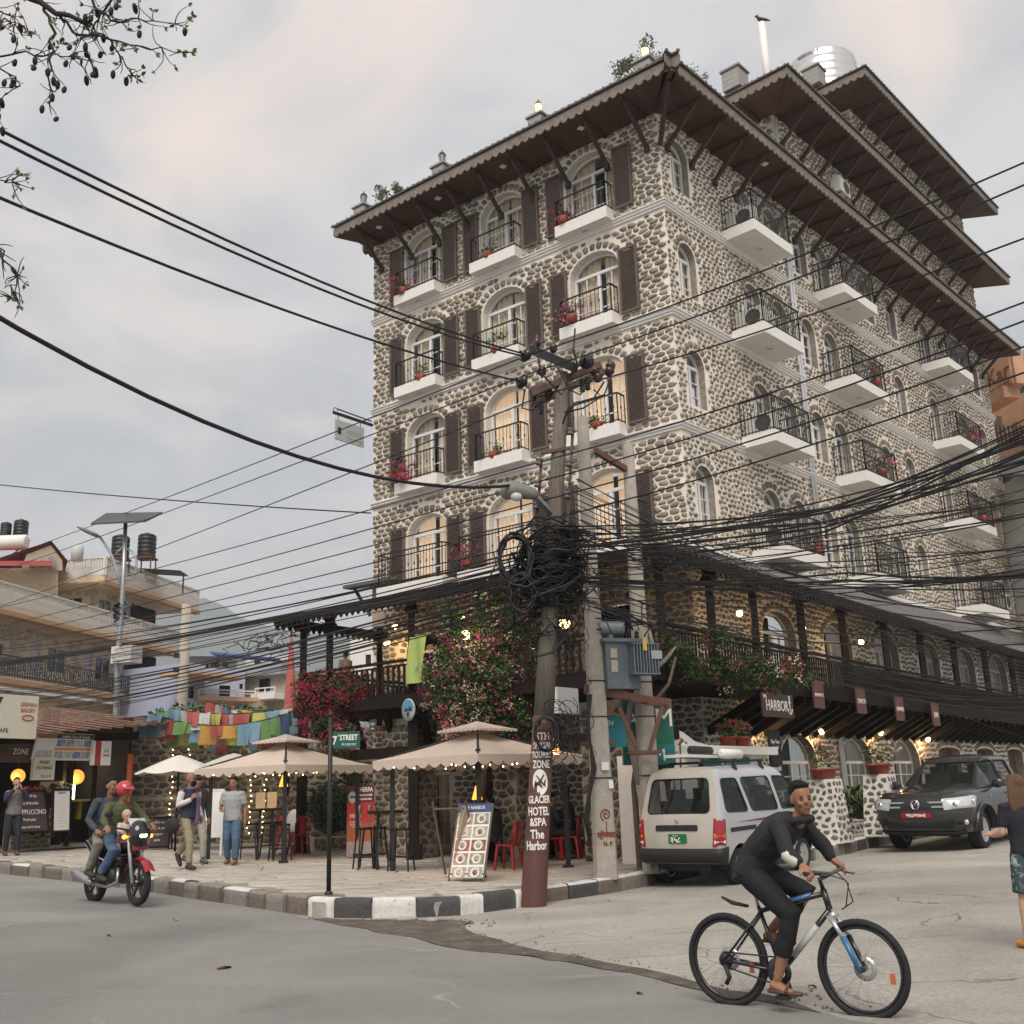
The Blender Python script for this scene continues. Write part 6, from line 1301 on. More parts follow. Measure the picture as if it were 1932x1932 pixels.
# service drops to the side of the hotel
for k in range(16):
    cable([(1075+R.uniform(-5,30),830+R.uniform(0,190),YP),(1932+R.uniform(-30,60),1150+R.uniform(0,260),34)],.3+.3*R.random(),.008,'thin service line slanting down from the pole to the far end of the hotel','service lines down the side street')
for k in range(10):
    cable([(1070+R.uniform(-5,20),1060+R.uniform(0,90),YP),(1932+R.uniform(-30,60),1270+R.uniform(0,120),33)],.4+.3*R.random(),.008,'thin service line slanting down from the pole to the far end of the hotel','service lines down the side street')
for k in range(6):
    cable([(1085,1000+15*k,YP),(1180+R.uniform(-40,60),1180+R.uniform(-30,60),YP+4.5)],.15,.008,'short drop wire from the pole tangle to the transformer','drop wires to the transformer')
# stray loops on the pole head
e=empty('jumper_wires',pb+w2(1075,750),0,'loose looping jumper wires around the pole head','cable'); b=MB(); o=w2(1075,750)
for L_ in (((1152,712),(1140,745),(1105,755),(1072,770),(1062,800)),((1140,720),(1120,752),(1085,760),(1064,790)),((990,735),(985,770),(1005,775),(1015,750)),((1008,640),(1022,705),(1060,745),(1080,700)),((1085,620),(1082,660),(1090,690)),((1120,735),(1135,748),(1100,770),(1065,778)),((1050,690),(1075,735),(1095,745),(1110,715))):
    b.tube([w2(x,y,-.2)-o for x,y in L_],.016,5)
b.obj('wire_loops',CAB,e,kind='stuff')
# the tangle
e=empty('cable_tangle',pb+pp(zt(1080)),0,'dense black tangle of surplus cable wound round the wooden pole','cable'); b=MB(); o=pp(zt(1080))
for k in range(150):
    y=R.triangular(985,1210,1060); t=zt(y); c=pp(t)-o+V((R.gauss(-.03,.16),R.gauss(-.05,.14),0)); r=R.uniform(.16,.42)*(1.15 if y<1110 else .75); th=R.gauss(0,.6); ph=R.uniform(0,6); n=R.randrange(8,16); L_=[]
    for i in range(n): a=ph+i*.55; L_.append(c+V((r*cos(a),r*.7*sin(a),r*sin(a)*sin(th)+.5*r*cos(a*.5+ph)))+V((R.gauss(0,.03),R.gauss(0,.03),R.gauss(0,.04))))
    b.tube(L_,R.choice((.008,.011,.015,.02)),4)
for k in range(110):
    y=R.uniform(1040,1200); t=zt(y); c=pp(t)-o+V((R.gauss(0,.33),R.gauss(0,.15),0)); l=R.uniform(.2,.95); L_=[c]
    for i in range(4): L_.append(L_[-1]+V((R.gauss(0,.07),R.gauss(0,.05),-l/4)))
    b.tube(L_,R.choice((.006,.008,.012)),4)
b.obj('tangled_wire',CAB,e,kind='stuff')
for x,y,rr,th,lb in ((972,1055,.40,.024,'large thick cable coil hanging at the left of the pole tangle'),(985,1120,.3,.02,'smaller cable coil below the large one on the pole tangle'),(1030,1385,.25,.016,'thin coil of spare wire hanging on the pole above the maroon paint')):
    p=at(x,y,YP-.25); e=empty('cable_coil',p,0,lb,'cable'); b=MB(); 
    for k in range(4 if rr>.4 else 7):
        q=R.uniform(.88,1.1); b.tube([(rr*.62*q*cos(a)+R.gauss(0,.015),.06*sin(a*2+k)+R.gauss(0,.01),rr*q*sin(a)) for a in [2*pi*i/18 for i in range(18)]],th*R.uniform(.6,1),5,closed=True)
    b.obj('coil',CAB,e)
e=empty('wire_scribble',at(1062,1392,YP-.2),0,'messy bunch of thin wire curls right of the pole above the canopy','cable'); b=MB()
for k in range(40):
    c=V((R.gauss(0,.13),R.gauss(0,.06),R.gauss(0,.22))); r=R.uniform(.05,.2); ph=R.uniform(0,6); b.tube([c+V((r*cos(ph+i*.6),r*.4*sin(i*.9),r*sin(ph+i*.6)+.02*i)) for i in range(9)],.006,4)
b.obj('tangled_wire',CAB,e,kind='stuff')
# second knot of cables further left in the bundle
e=empty('cable_knot',at(525,1215,30),0,'knot of black cable with hanging ends in the bundle left of the veranda','cable'); b=MB()
for k in range(30):
    c=V((R.gauss(0,.6),R.gauss(0,.2),R.gauss(0,.08)+.25)); c.z+=c.x*.2; L_=[c]
    for i in range(5): L_.append(L_[-1]+V((R.gauss(0,.16),R.gauss(0,.05),R.gauss(-.06,.08))))
    b.tube(L_,R.choice((.008,.013)),4)
b.obj('tangled_wire',CAB,e,kind='stuff')
# far concrete pole
q=atD(340,1395,47); e=empty('concrete_pole',q,0,'distant slim concrete pole in front of the lavender houses','utility pole'); h=atD(344,1140,47).z-q.z; b=MB(); b.tube([(0,0,-2),(0,0,h)],[.3,.2],8); b.obj('shaft',CP,e)
for z in (h-2.2,h-2.8): b=MB(); b.box((-.25,-.2,z),(.2,.2,.2)); b.obj('fitting',IRON,e)
# ---------------------------------------------------------------- solar street lamp
q=gp(211,1592,.24); YL=q.y; e=empty('solar_street_lamp',q,0,'galvanised solar street lamp post with panel, curved arm and white battery box','street lamp'); h=at(237,985,YL)
ob=lambda x,y,dy=0:at(x,y,YL+dy)-q
b=MB(); b.tube([(0,0,0),ob(216,1440),ob(222,1250),ob(232,1110),ob(237,985)],[.10,.095,.085,.07,.06],12); b.obj('post',STEEL,e)
b=MB(); pn=[ob(171,988,-.5),ob(274,983,-.5),ob(307,967,.5),ob(200,969,.5)]; b.hexa([p-V((0,0,.04)) for p in pn]+[p+V((0,0,.02)) for p in pn]); b.obj('solar_panel',M('panel_back',(.06,.06,.065),.5,.1,4),e)
b=MB(); b.tube([ob(231,1112),ob(222,1080),ob(212,1050),ob(200,1030),ob(188,1012)],.04,8); b.tube([ob(234,1095),ob(250,1093),ob(257,1078),ob(258,1055),ob(250,1040),ob(236,1034)],.03,8); b.tube([ob(210,1052),ob(234,1030)],.02,6); b.obj('lamp_arm',STEEL,e)
b=MB(); a,c=ob(190,1014),ob(146,994); b.tube([a,a.lerp(c,.2),a.lerp(c,.7),c],[.04,.14,.13,.05],10,asp=.45,side=(0,0,1)); b.obj('lamp_head',M('grey_lamp',()),e)
c=ob(239,1236,-.2); b=MB(); b.box(c,(.72,.5,.5),rz=-.35); b.obj('battery_box',M('box_white',(.55,.54,.53),.55,.1,4),e); b=MB(); b.box(c,(.74,.52,.03),rz=-.35); b.obj('box_band',STEEL,e)
b=MB(); c=ob(226,1155); leaves(b,c,(.14,.12,.4),60,.2,R,(0,1,2),.2); b.obj('cloth_rags',[M('rag_blue',(.05,.08,.2),.8,.2,6),M('rag_grey',(.12,.12,.11),.8,.2,6),IRON],e)
b=MB(); 
for z in (3.5,3.56): b.tube([(.1*cos(t),.1*sin(t),z) for t in [k*.8 for k in range(8)]],.02,5,closed=True)
# street name post
q=gp(620,1688,.24); e=empty('street_name_post',q,0,'thin black post with small green 7th STREET sign','street sign'); h=at(626,1352,q.y).z-q.z; b=MB(); b.tube([(0,0,0),(0,0,h)],.034,8); b.lathe([(.06,0),(.06,.03),(.035,.05)],10); b.ell((0,0,h+.03),(.05,.05,.05),8,6); b.obj('post',IRON,e)
o=at(652,1396,q.y)-q; b=MB(); b.box(o,(.43,.02,.24),rz=-.05); pl=b.obj('sign_plate',M('street_green',(.008,.09,.065),.5,.08,4),e); F=face_M(o,(1,-.05,0),(-.05,-1,0))
text('7',.17,TWH,F@Matrix.Translation((-.16,-.01,.014)),pl,sx=.8,ext=.002,bold=.004); text('th',.05,TWH,F@Matrix.Translation((-.1,.07,.014)),pl,sx=.8,ext=.002); text('STREET',.11,TWH,F@Matrix.Translation((.05,.03,.014)),pl,sx=.75,ext=.002,bold=.003); text('लेक साइड मार्ग',.05,TWH,F@Matrix.Translation((.05,-.07,.014)),pl,sx=.75,ext=.002)
b=MB(); b.tube([V((.06+.05*cos(t),-.02,h*.62+.06*sin(t))) for t in [k*.6 for k in range(9)]],.008,4); b.obj('scroll',IRON,e)
# ---------------------------------------------------------------- vehicles
R=random.Random(55)
def lerp_levels(L_,z):
    if z<=L_[0][0]: return L_[0][1:]
    for a,c in zip(L_,L_[1:]):
        if z<=c[0]: t=(z-a[0])/(c[0]-a[0]+1e-9); return tuple(p+(q-p)*t for p,q in zip(a[1:],c[1:]))
    return L_[-1][1:]
class Body:
    """closed car shell: plan outline (rounded box) whose ends and width vary with height"""
    SEG=(.62,.26,3.2,.26,.62)
    def __init__(s,levels,front=False): s.L=levels; s.front=front; s.cum=[0]; [s.cum.append(s.cum[-1]+q) for q in s.SEG]; s.U=s.cum[-1]
    def P(s,U,z):
        xr,xf,w,rr,rf=lerp_levels(s.L,z); sg=1 if U>=0 else -1; u=abs(U)
        if s.front: u=s.U-u
        u=min(max(u,0),s.U); i=0
        while i<4 and u>s.cum[i+1]: i+=1
        t=(u-s.cum[i])/s.SEG[i]
        if i==0: x,y=xr-.0,t*(w-rr); x=xr+.05*(t*(w-rr)/w)**2
        elif i==1: a=pi-t*pi/2; x,y=xr+rr+rr*cos(a)+.05*((w-rr)/w)**2*(1-t),w-rr+rr*sin(a)
        elif i==2: x,y=xr+rr+t*(xf-rf-xr-rr),w
        elif i==3: a=pi/2-t*pi/2; x,y=xf-rf+rf*cos(a)-.10*t*((w-rf)/w)**2,w-rf+rf*sin(a)
        else: k=(1-t)*(w-rf); x,y=xf-.10*(k/w)**2,k
        return V((x,y*sg,z))
    def S(s,U,z,o=0):
        p=s.P(U,z)
        if not o: return p
        e=.01; du=s.P(U+e,z)-s.P(U-e,z); dz=s.P(U,z+e)-s.P(U,z-e); n=du.cross(dz).normalized(); c=V((0,0,z)); 
        if n.dot(p-V((p.x*.6,0,z)))<0: n=-n
        return p+n*o
    def sx(s,x,z):      # side x -> U
        xr,xf,w,rr,rf=lerp_levels(s.L,z); u=s.cum[2]+s.SEG[2]*(x-xr-rr)/(xf-rf-xr-rr); return s.U-u if s.front else u
    def ry(s,y,z):      # y on the end face at U=0
        xr,xf,w,rr,rf=lerp_levels(s.L,z); r=rf if s.front else rr; return s.SEG[0]*y/(w-r)
    def side(s,pts,sg=1): return [(sg*s.sx(x,z),z) for x,z in pts]
    def end(s,pts): return [(s.ry(y,z),z) for y,z in pts]
    def patch(s,mb,pts,o=.006,step=.08,th=.008,mi=0):
        P,F=cdt(pts,(),step); mb._a([s.S(u,z,o) for u,z in P],F,mi,True); n=len(pts)
        if th: mb._a([s.S(u,z,o) for u,z in pts]+[s.S(u,z,o-th) for u,z in pts],[(i,(i+1)%n,n+(i+1)%n,n+i) for i in range(n)],mi)
def poly_r(pts,r=.06,n=3):   # round the corners of a polygon
    o=[]; k=len(pts)
    for i in range(k):
        p,q,s=V(pts[i-1]),V(pts[i]),V(pts[(i+1)%k]); a=q+(p-q).normalized()*min(r,(p-q).length*.45); c=q+(s-q).normalized()*min(r,(s-q).length*.45)
        for j in range(n+1): t=j/n; w=a*(1-t)**2+q*2*t*(1-t)+c*t*t; o.append((w.x,w.y))
    return o
SILV=M('bike_silver',(.5,.52,.54),.3,.1,6,metal=.6); TYRE=M('tyre',(.016,.016,.017),.8,.25,12,.3); RIM=M('alloy_rim',(.5,.5,.5),.35,.1,6,metal=.7); CHROME=M('chrome',(.75,.76,.77),.12,0,metal=1)
VGL=M('car_glass',(.02,.025,.025),.03,0,spec=.8,alpha=.38); SEAT=M('seat_dark',(.03,.028,.028),.8,.2,6); BPL=M('black_plastic',(.02,.02,.021),.55,.2,8)
def wheel(e,x,y,r,w,label=None,spokes=5,rim=None,name='wheel'):
    b=MB(); Mx=Matrix.Rotation(pi/2,3,'X'); b.lathe([(r*.62,-w*.42),(r*.66,-w*.5),(r*.9,-w*.5),(r*.985,-w*.38),(r,-w*.2),(r,w*.2),(r*.985,w*.38),(r*.9,w*.5),(r*.66,w*.5),(r*.62,w*.42)],28,(x,y,r),Mx); t=b.obj(name,TYRE,e)
    sg=1 if y>0 else -1; q=MB(); q.lathe([(r*.63,-w*.45),(r*.63,w*.45)],24,(x,y,r),Mx); q.lathe([(r*.64,.45*w),(r*.58,.47*w),(r*.55,.36*w)],24,(x,y,r),Mx); q.lathe([(r*.64,-.45*w),(r*.58,-.47*w),(r*.55,-.36*w)],24,(x,y,r),Mx)
    for k in range(spokes):
        a=2*pi*k/spokes+.3; c=V((x,y+sg*w*.36,r)); d=V((cos(a),0,sin(a))); q.bar(c+d*r*.1,c+d*r*.6,.06*r/.3,.035,up=(0,1,0)) if spokes>8 else q.hexa([c+d*r*.12+V(v) for v in ()] or [c+d*r*.1+p for p in (V((-sin(a),0,cos(a)))*-.07*r/.3,V((-sin(a),0,cos(a)))*.07*r/.3)]+[c+d*r*.6+p for p in (V((-sin(a),0,cos(a)))*.045*r/.3,V((-sin(a),0,cos(a)))*-.045*r/.3)]+[c+d*r*.1+p+V((0,sg*.025,0)) for p in (V((-sin(a),0,cos(a)))*-.07*r/.3,V((-sin(a),0,cos(a)))*.07*r/.3)]+[c+d*r*.6+p+V((0,sg*.02,0)) for p in (V((-sin(a),0,cos(a)))*.045*r/.3,V((-sin(a),0,cos(a)))*-.045*r/.3)])
    q.lathe([(.001,.4*w*sg),(r*.17,.4*w*sg),(r*.17,.2*w*sg)],14,(x,y,r),Matrix.Rotation(-pi/2,3,'X')); q.obj('rim',rim or RIM,t); 
    d=MB(); d.lathe([(.001,sg*w*.1),(r*.6,sg*w*.1)],20,(x,y,r),Matrix.Rotation(-pi/2,3,'X')); d.obj('brake_disc',BPL,t); return t
# ---- silver minivan
cpt=gp(1390,1668); az=RAD(38.5); fw=V((sin(az),cos(az),0)); lf=V((-fw.y,fw.x,0))
vc=cpt+fw*1.22+lf*.63; vc.z=gz(vc.y,vc.x)+.004
VSC=1.05
VAN=empty('minivan',vc,pi/2-az,'silver minivan with cream tailgate parked at the kerb, roof bars loaded','van'); VAN.rotation_euler=(0,-math.atan((gz(0,vc.x+fw.x*1.2)-gz(0,vc.x-fw.x*1.2))/2.4),pi/2-az)
VAN.scale=(VSC,)*3
SIL=M('silver_paint',(.50,.51,.53),.3,.05,3,metal=.25,coat=.4); CREAMP=M('cream_silver_paint',(.52,.49,.43),.35,.06,3,metal=.2,coat=.4)
VL=[(.33,-1.80,1.78,.68,.10,.25),(.5,-1.83,1.86,.725,.11,.28),(.75,-1.83,1.84,.737,.11,.3),(.98,-1.80,1.74,.735,.11,.3),(1.08,-1.78,1.62,.728,.11,.3),(1.3,-1.72,1.32,.695,.11,.26),(1.55,-1.65,.98,.652,.11,.22),(1.68,-1.60,.80,.625,.12,.2),(1.75,-1.55,.68,.585,.14,.2),(1.79,-1.44,.55,.50,.16,.2),(1.815,-1.2,.3,.34,.16,.2),(1.82,-.9,.0,.12,.1,.1)]
B_=Body(VL); zb=.33; zt_=1.82
def arch_c(cx,r,z=.0,n=12): return [(cx+r*cos(pi*i/n),.26+r*sin(pi*i/n)) for i in range(n+1)]+[(cx-r,.1),(cx+r,.1)]
sw=[poly_r([(-1.52,1.10),(-.80,1.08),(-.98,1.60),(-1.50,1.60)],.08),poly_r([(-.66,1.08),(.28,1.06),(.14,1.60),(-.84,1.60)],.08),poly_r([(.42,1.06),(1.27,1.06),(.78,1.58),(.29,1.60)],.07)]
rw=B_.end(poly_r([(-.56,1.10),(.56,1.10),(.50,1.62),(-.50,1.62)],.09))
holes=[rw]
for sg in (1,-1):
    for w in sw: holes.append(B_.side(w,sg))
    for cx in (-1.16,1.18): holes.append(B_.side(arch_c(cx,.36),sg))
fx=B_.U
for sg in (1,-1): holes.append([(sg*u,z) for u,z in ((fx-.02,1.12),(fx-.66,1.12),(fx-.64,1.58),(fx-.02,1.60))])
out_=[(-B_.U,zb),(B_.U,zb),(B_.U,zt_-.006),(-B_.U,zt_-.006)]
P,F=cdt(out_,holes,(.13,.065)); 
rear=lambda u:abs(u)<B_.cum[1]+.13
b=MB(); sf=[f for f in F if not rear(sum(P[i][0] for i in f)/3)]; rf_=[f for f in F if rear(sum(P[i][0] for i in f)/3)]
V3=[B_.P(u,z) for u,z in P]; b._a(V3,sf,0,True); b._a([B_.P(-B_.U+2*B_.U*i/60,zt_-.006) for i in range(60)],[tuple(range(60))],0); body=b.obj('body',SIL,VAN)
b=MB(); b._a(V3,rf_,0,True); tg=b.obj('tailgate',CREAMP,VAN)
def glass(H,parent,bd=B_):
    g=MB(); Pq,Fq=cdt(H,(),(.15,.12)); g._a([bd.S(u,z,-.008) for u,z in Pq],Fq,0,True); o=g.obj('window',VGL,parent); t=MB(); t.tube([bd.S(u,z,.002) for u,z in H],.011,5,closed=True); t.obj('seal',BPL,o)
glass(rw,VAN)
for h in holes[1:]:
    if min(z for u,z in h)>.9: glass(h,VAN)
# floor, seats
b=MB(); b.box((0,0,.42),(3.4,1.3,.06)); b.obj('floor_pan',BPL,VAN)
for x in (-.95,-.1,.75): b=MB(); b.box((x,0,.72),(.5,1.2,.14)); b.box((x-.26,.0,1.0),(.14,1.2,.55)); b.box((x-.29,.3,1.35),(.09,.3,.2)); b.box((x-.29,-.3,1.35),(.09,.3,.2)); b.obj('seat',SEAT,VAN)
b=MB(); b.box((1.35,0,.98),(.35,1.25,.14)); b.obj('dashboard',SEAT,VAN)
# rear bumper, lights, plate, stripes
b=MB(); pts=[(-B_.cum[2]-.12,.33),(B_.cum[2]+.12,.33),(B_.cum[2]+.12,.60),(-B_.cum[2]-.12,.60)]; B_.patch(b,pts,.035,(.1,.1),.05); b.obj('rear_bumper',BPL,VAN)
RL=M('tail_red',(.32,.012,.02),.2,.1,5,coat=.6); OL_=M('tail_amber',(.55,.12,.01),.25,.1,5,coat=.5); WL=M('tail_clear',(.7,.66,.62),.2,.1,5,coat=.5)
for sg in (1,-1):
    u0,u1=sg*(B_.cum[1]-.03),sg*(B_.cum[2]+.08)
    b=MB(); B_.patch(b,poly_r([(u0,.60),(u1,.62),(u1,1.0),(u0+sg*.04,1.03)],.03),.014,.08,.02,0); B_.patch(b,[(u0+sg*.04,.72),(u1-sg*.03,.72),(u1-sg*.03,.80),(u0+sg*.04,.80)],.018,.08,.004,1); B_.patch(b,[(u0+sg*.04,.64),(u1-sg*.03,.64),(u1-sg*.03,.70),(u0+sg*.04,.70)],.018,.08,.004,2); b.obj('tail_light',[RL,OL_,WL],VAN)
b=MB(); B_.patch(b,B_.end(poly_r([(-.33,.63),(.36,.63),(.38,.86),(-.35,.86)],.04)),.004,.1,.004); b.obj('plate_recess',CREAMP,VAN)
b=MB(); B_.patch(b,B_.end(poly_r([(-.36,.84),(.38,.84),(.38,.93),(-.36,.93)],.03)),.02,.1,.02); b.obj('handle_bar',BPL,VAN)
b=MB(); B_.patch(b,B_.end([(-.17,.66),(.15,.66),(.15,.80),(-.17,.80)]),.014,.1,.006); pl=b.obj('number_plate',M('plate_green',(.01,.16,.05),.5,.08,5),VAN)
# plate letters on the rear (outward normal -x)
text('३५८',.11,TWH,face_M(V((-1.87,.01,.715)),(0,-1,0),(-1,0,0)),pl,ext=.002,bold=.004); text('बा १ च',.035,TWH,face_M(V((-1.87,.01,.775)),(0,-1,0),(-1,0,0)),pl,ext=.002)
b=MB(); b.tube([V((-1.815,.03*cos(t),.99+.03*sin(t))) for t in [k*.7 for k in range(9)]],.006,5,closed=True); b.bar((-1.82,-.02,.975),(-1.82,.02,1.005),.008); b.obj('badge',CHROME,VAN)
for sg in (1,-1):
    b=MB(); B_.patch(b,B_.side([(-1.45,.80),(-.60,.80),(-.60,.865),(-1.45,.865)],sg),.008,.1,.006); b.obj('side_trim',BPL,VAN)
    b=MB(); B_.patch(b,B_.side([(-1.25,.935),(-.3,.92),(.35,.90),(.36,.93),(-.3,.955)],sg),.004,.1,.003); b.obj('stripe',M('stripe_purple',(.10,.035,.12),.4,.05,5),VAN)
    b=MB(); B_.patch(b,B_.side([(-.6,.905),(-.1,.895),(.3,.84),(.34,.865),(-.05,.92)],sg),.006,.1,.003); b.obj('stripe',M('stripe_amber',(.6,.28,.06),.4,.05,5),VAN)
    for x0,x1 in ((-.60,-.58),(.35,.37)): b=MB(); B_.patch(b,B_.side([(x0,.45),(x1,.45),(x1-.10,1.62),(x0-.10,1.62)],sg),.002,.2,.001); b.obj('door_gap',BPL,VAN)
    b=MB(); B_.patch(b,B_.side([(-.95,.47),(.8,.47),(.8,.49),(-.95,.49)],sg),.004,.2,.003); b.obj('sill_line',BPL,VAN)
    for cx in (-1.16,1.18): 
        b=MB(); b.lathe([(.37,-.16),(.37,.0)],16,(cx,sg*.66,.26),Matrix.Rotation(pi/2,3,'X'),a0=0,a1=pi); b.obj('wheel_housing',BPL,VAN)
        wheel(VAN,cx,sg*.62,.275,.16,spokes=6)
    b=MB(); b.ell((1.12,sg*.86,1.12),(.06,.1,.09),10,8); b.bar((1.12,sg*.7,1.08),(1.12,sg*.84,1.1),.04); b.obj('door_mirror',BPL,VAN)
b=MB(); B_.patch(b,[(-B_.cum[2]-.02,1.69),(B_.cum[2]+.02,1.69),(B_.cum[2]+.02,1.705),(-B_.cum[2]-.02,1.705)],.003,.2,.002); b.obj('roof_gap',BPL,VAN)
# roof load
for x in (-.85,.1):
    b=MB(); b.bar((x,-.62,1.86),(x,.62,1.86),.05,.04)
    for sg in(1,-1): b.bar((x,sg*.6,1.72),(x,sg*.55,1.86),.05,.05)
    b.obj('roof_bar',BPL,VAN)
e=empty('roof_box',vc+Matrix.Rotation(pi/2-az,3,'Z')@V((-.47,.13,2.05)),pi/2-az+.12,'flat white board with black padded roll lying on the van roof bars','luggage'); b=MB(); b.box((0,.2,0),(1.9,.42,.05)); b.obj('board',WHITE,e); b=MB(); b.tube([(-.1,-.28,.03),(-.05,-.28,.03),(.75,-.3,.03),(.8,-.3,.03)],[.04,.085,.085,.04],12); b.obj('white_roll',WHITE,e); b=MB(); b.tube([(-.5,.12,.1),(-.45,.12,.1),(.35,.1,.1),(.4,.1,.1)],[.04,.08,.08,.04],10); b.obj('padded_roll',BPL,e); b=MB(); b.box((.7,-.05,-.02),(.35,.5,.04)); b.obj('teal_sheet',TEAL,e)
b=MB(); b.box((-1.2,0,.3),(.9,.9,.12)); b.tube([(-1.9,.3,.24),(-1.2,.3,.24)],.03,8); b.tube([(-1.16,-.55,.27),(-1.16,.55,.27)],.05,8); b.ell((-1.25,0,.27),(.13,.1,.1),10,8); b.obj('underbody',BPL,VAN)
# ---- dark grey pickup
cpt=gp(1850,1600); az=RAD(221); fw=V((sin(az),cos(az),0)); lf=V((-fw.y,fw.x,0)); tc_=cpt-fw*1.52-lf*.78; tc_.z=gz(tc_.y,tc_.x)+.004
TRK=empty('pickup_truck',tc_,pi/2-az,'dark grey double cab pickup parked nose-out at the kerb','pickup'); TRK.rotation_euler=(0,-math.atan((gz(0,tc_.x+fw.x*1.5)-gz(0,tc_.x-fw.x*1.5))/3),pi/2-az)
GPT=M('dark_grey_paint',(.028,.031,.033),.25,.08,4,metal=.1,coat=.6)
T1=[(.34,-2.5,2.42,.86,.1,.35),(.46,-2.55,2.52,.93,.1,.38),(.62,-2.58,2.60,.955,.1,.40),(.82,-2.58,2.59,.965,.1,.40),(.98,-2.58,2.54,.96,.1,.42),(1.08,-2.57,2.44,.945,.1,.45),(1.15,-2.56,2.30,.925,.1,.5)]
T_=Body(T1,True)
def arch_t(cx,r=.47,n=14): return [(cx+r*cos(pi*i/n),.38+r*sin(pi*i/n)) for i in range(n+1)]+[(cx-r,.1),(cx+r,.1)]
th=[]
for sg in (1,-1):
    for cx in (1.52,-1.55): th.append(T_.side(arch_t(cx),sg))
P,F=cdt([(-T_.U,.34),(T_.U,.34),(T_.U,1.15),(-T_.U,1.15)],th,(.13,.07)); b=MB(); b._a([T_.P(u,z) for u,z in P],F,0,True); b.obj('body',GPT,TRK)
# bonnet
b=MB()
def bon(u,v):
    x=2.34-1.30*v; hw=(.80+.10*min(1,v*1.6)) if v>0 else .80; y=(u*2-1)*hw; xe=x-.22*(abs(u*2-1)**2.2)*(1-v); return (xe,y,1.115+.145*(v**.7)-.055*abs(u*2-1)**4+.012*(1 if .3<abs(u*2-1)<.62 else 0))
b.grid(bon,22,14); b.obj('bonnet',GPT,TRK)
b=MB(); b.grid(lambda u,v:((2.36,(u*2-1)*.83,1.05+.065*v) if 0 else T_.S((u*2-1)*1.0,1.02+.11*v,-.01)),20,3); b.obj('bonnet_lip',GPT,TRK)
# cab
T2_=[(1.13,-1.30,1.12,.90,.1,.22),(1.2,-1.29,1.04,.885,.1,.22),(1.5,-1.18,.62,.79,.1,.2),(1.68,-1.10,.36,.735,.1,.2),(1.76,-1.05,.24,.69,.12,.2),(1.80,-.95,.1,.58,.14,.2),(1.825,-.6,-.2,.36,.15,.2),(1.83,-.4,-.35,.1,.08,.08)]
Cb=Body(T2_,True)
ws=Cb.end(poly_r([(-.62,1.17),(.62,1.17),(.53,1.68),(-.53,1.68)],.06)); ch=[ws]
for sg in (1,-1): ch+= [Cb.side(poly_r([(-.02,1.17),(.78,1.17),(.28,1.68),(.0,1.70)],.05),sg),Cb.side(poly_r([(-.98,1.17),(-.10,1.17),(-.08,1.70),(-.86,1.68)],.05),sg)]
ch+=[[(sg*u,z) for u,z in ((Cb.U-.02,1.22),(Cb.U-.6,1.22),(Cb.U-.58,1.64),(Cb.U-.02,1.64))] for sg in (1,-1)]
P,F=cdt([(-Cb.U,1.13),(Cb.U,1.13),(Cb.U,1.824),(-Cb.U,1.824)],ch,(.12,.05)); b=MB(); b._a([Cb.P(u,z) for u,z in P],F,0,True); b._a([Cb.P(-Cb.U+2*Cb.U*i/60,1.824) for i in range(60)],[tuple(range(60))],0); b.obj('cab',GPT,TRK)
for h in ch: glass(h,TRK,Cb)
b=MB(); b.box((-.1,0,.6),(2.3,1.7,.06)); b.box((1.0,0,1.1),(.3,1.6,.14)); b.obj('cab_floor',BPL,TRK)
for x,y in ((.35,.4),(.35,-.4),(-.55,.4),(-.55,-.4)): b=MB(); b.box((x,y,.85),(.5,.5,.14)); b.box((x-.25,y,1.15),(.13,.5,.6)); b.box((x-.27,y,1.52),(.09,.26,.18)); b.obj('seat',SEAT,TRK)
b=MB(); b.box((-1.95,0,1.10),(1.2,1.72,.03)); b.obj('bed_cover',BPL,TRK)
b=MB(); T_.patch(b,T_.end(poly_r([(-.54,.79),(.54,.79),(.52,1.02),(-.52,1.02)],.03)),.010,.08,.02); b.obj('grille',BPL,TRK)
for z in (.86,.945): b=MB(); T_.patch(b,T_.end([(-.54,z-.016),(.54,z-.016),(.54,z+.016),(-.54,z+.016)]),.03,.1,.014); b.obj('grille_bar',SILV,TRK)
HLG=M('headlamp_lens',(.55,.57,.58),.12,.25,14,coat=1.,metal=.3)
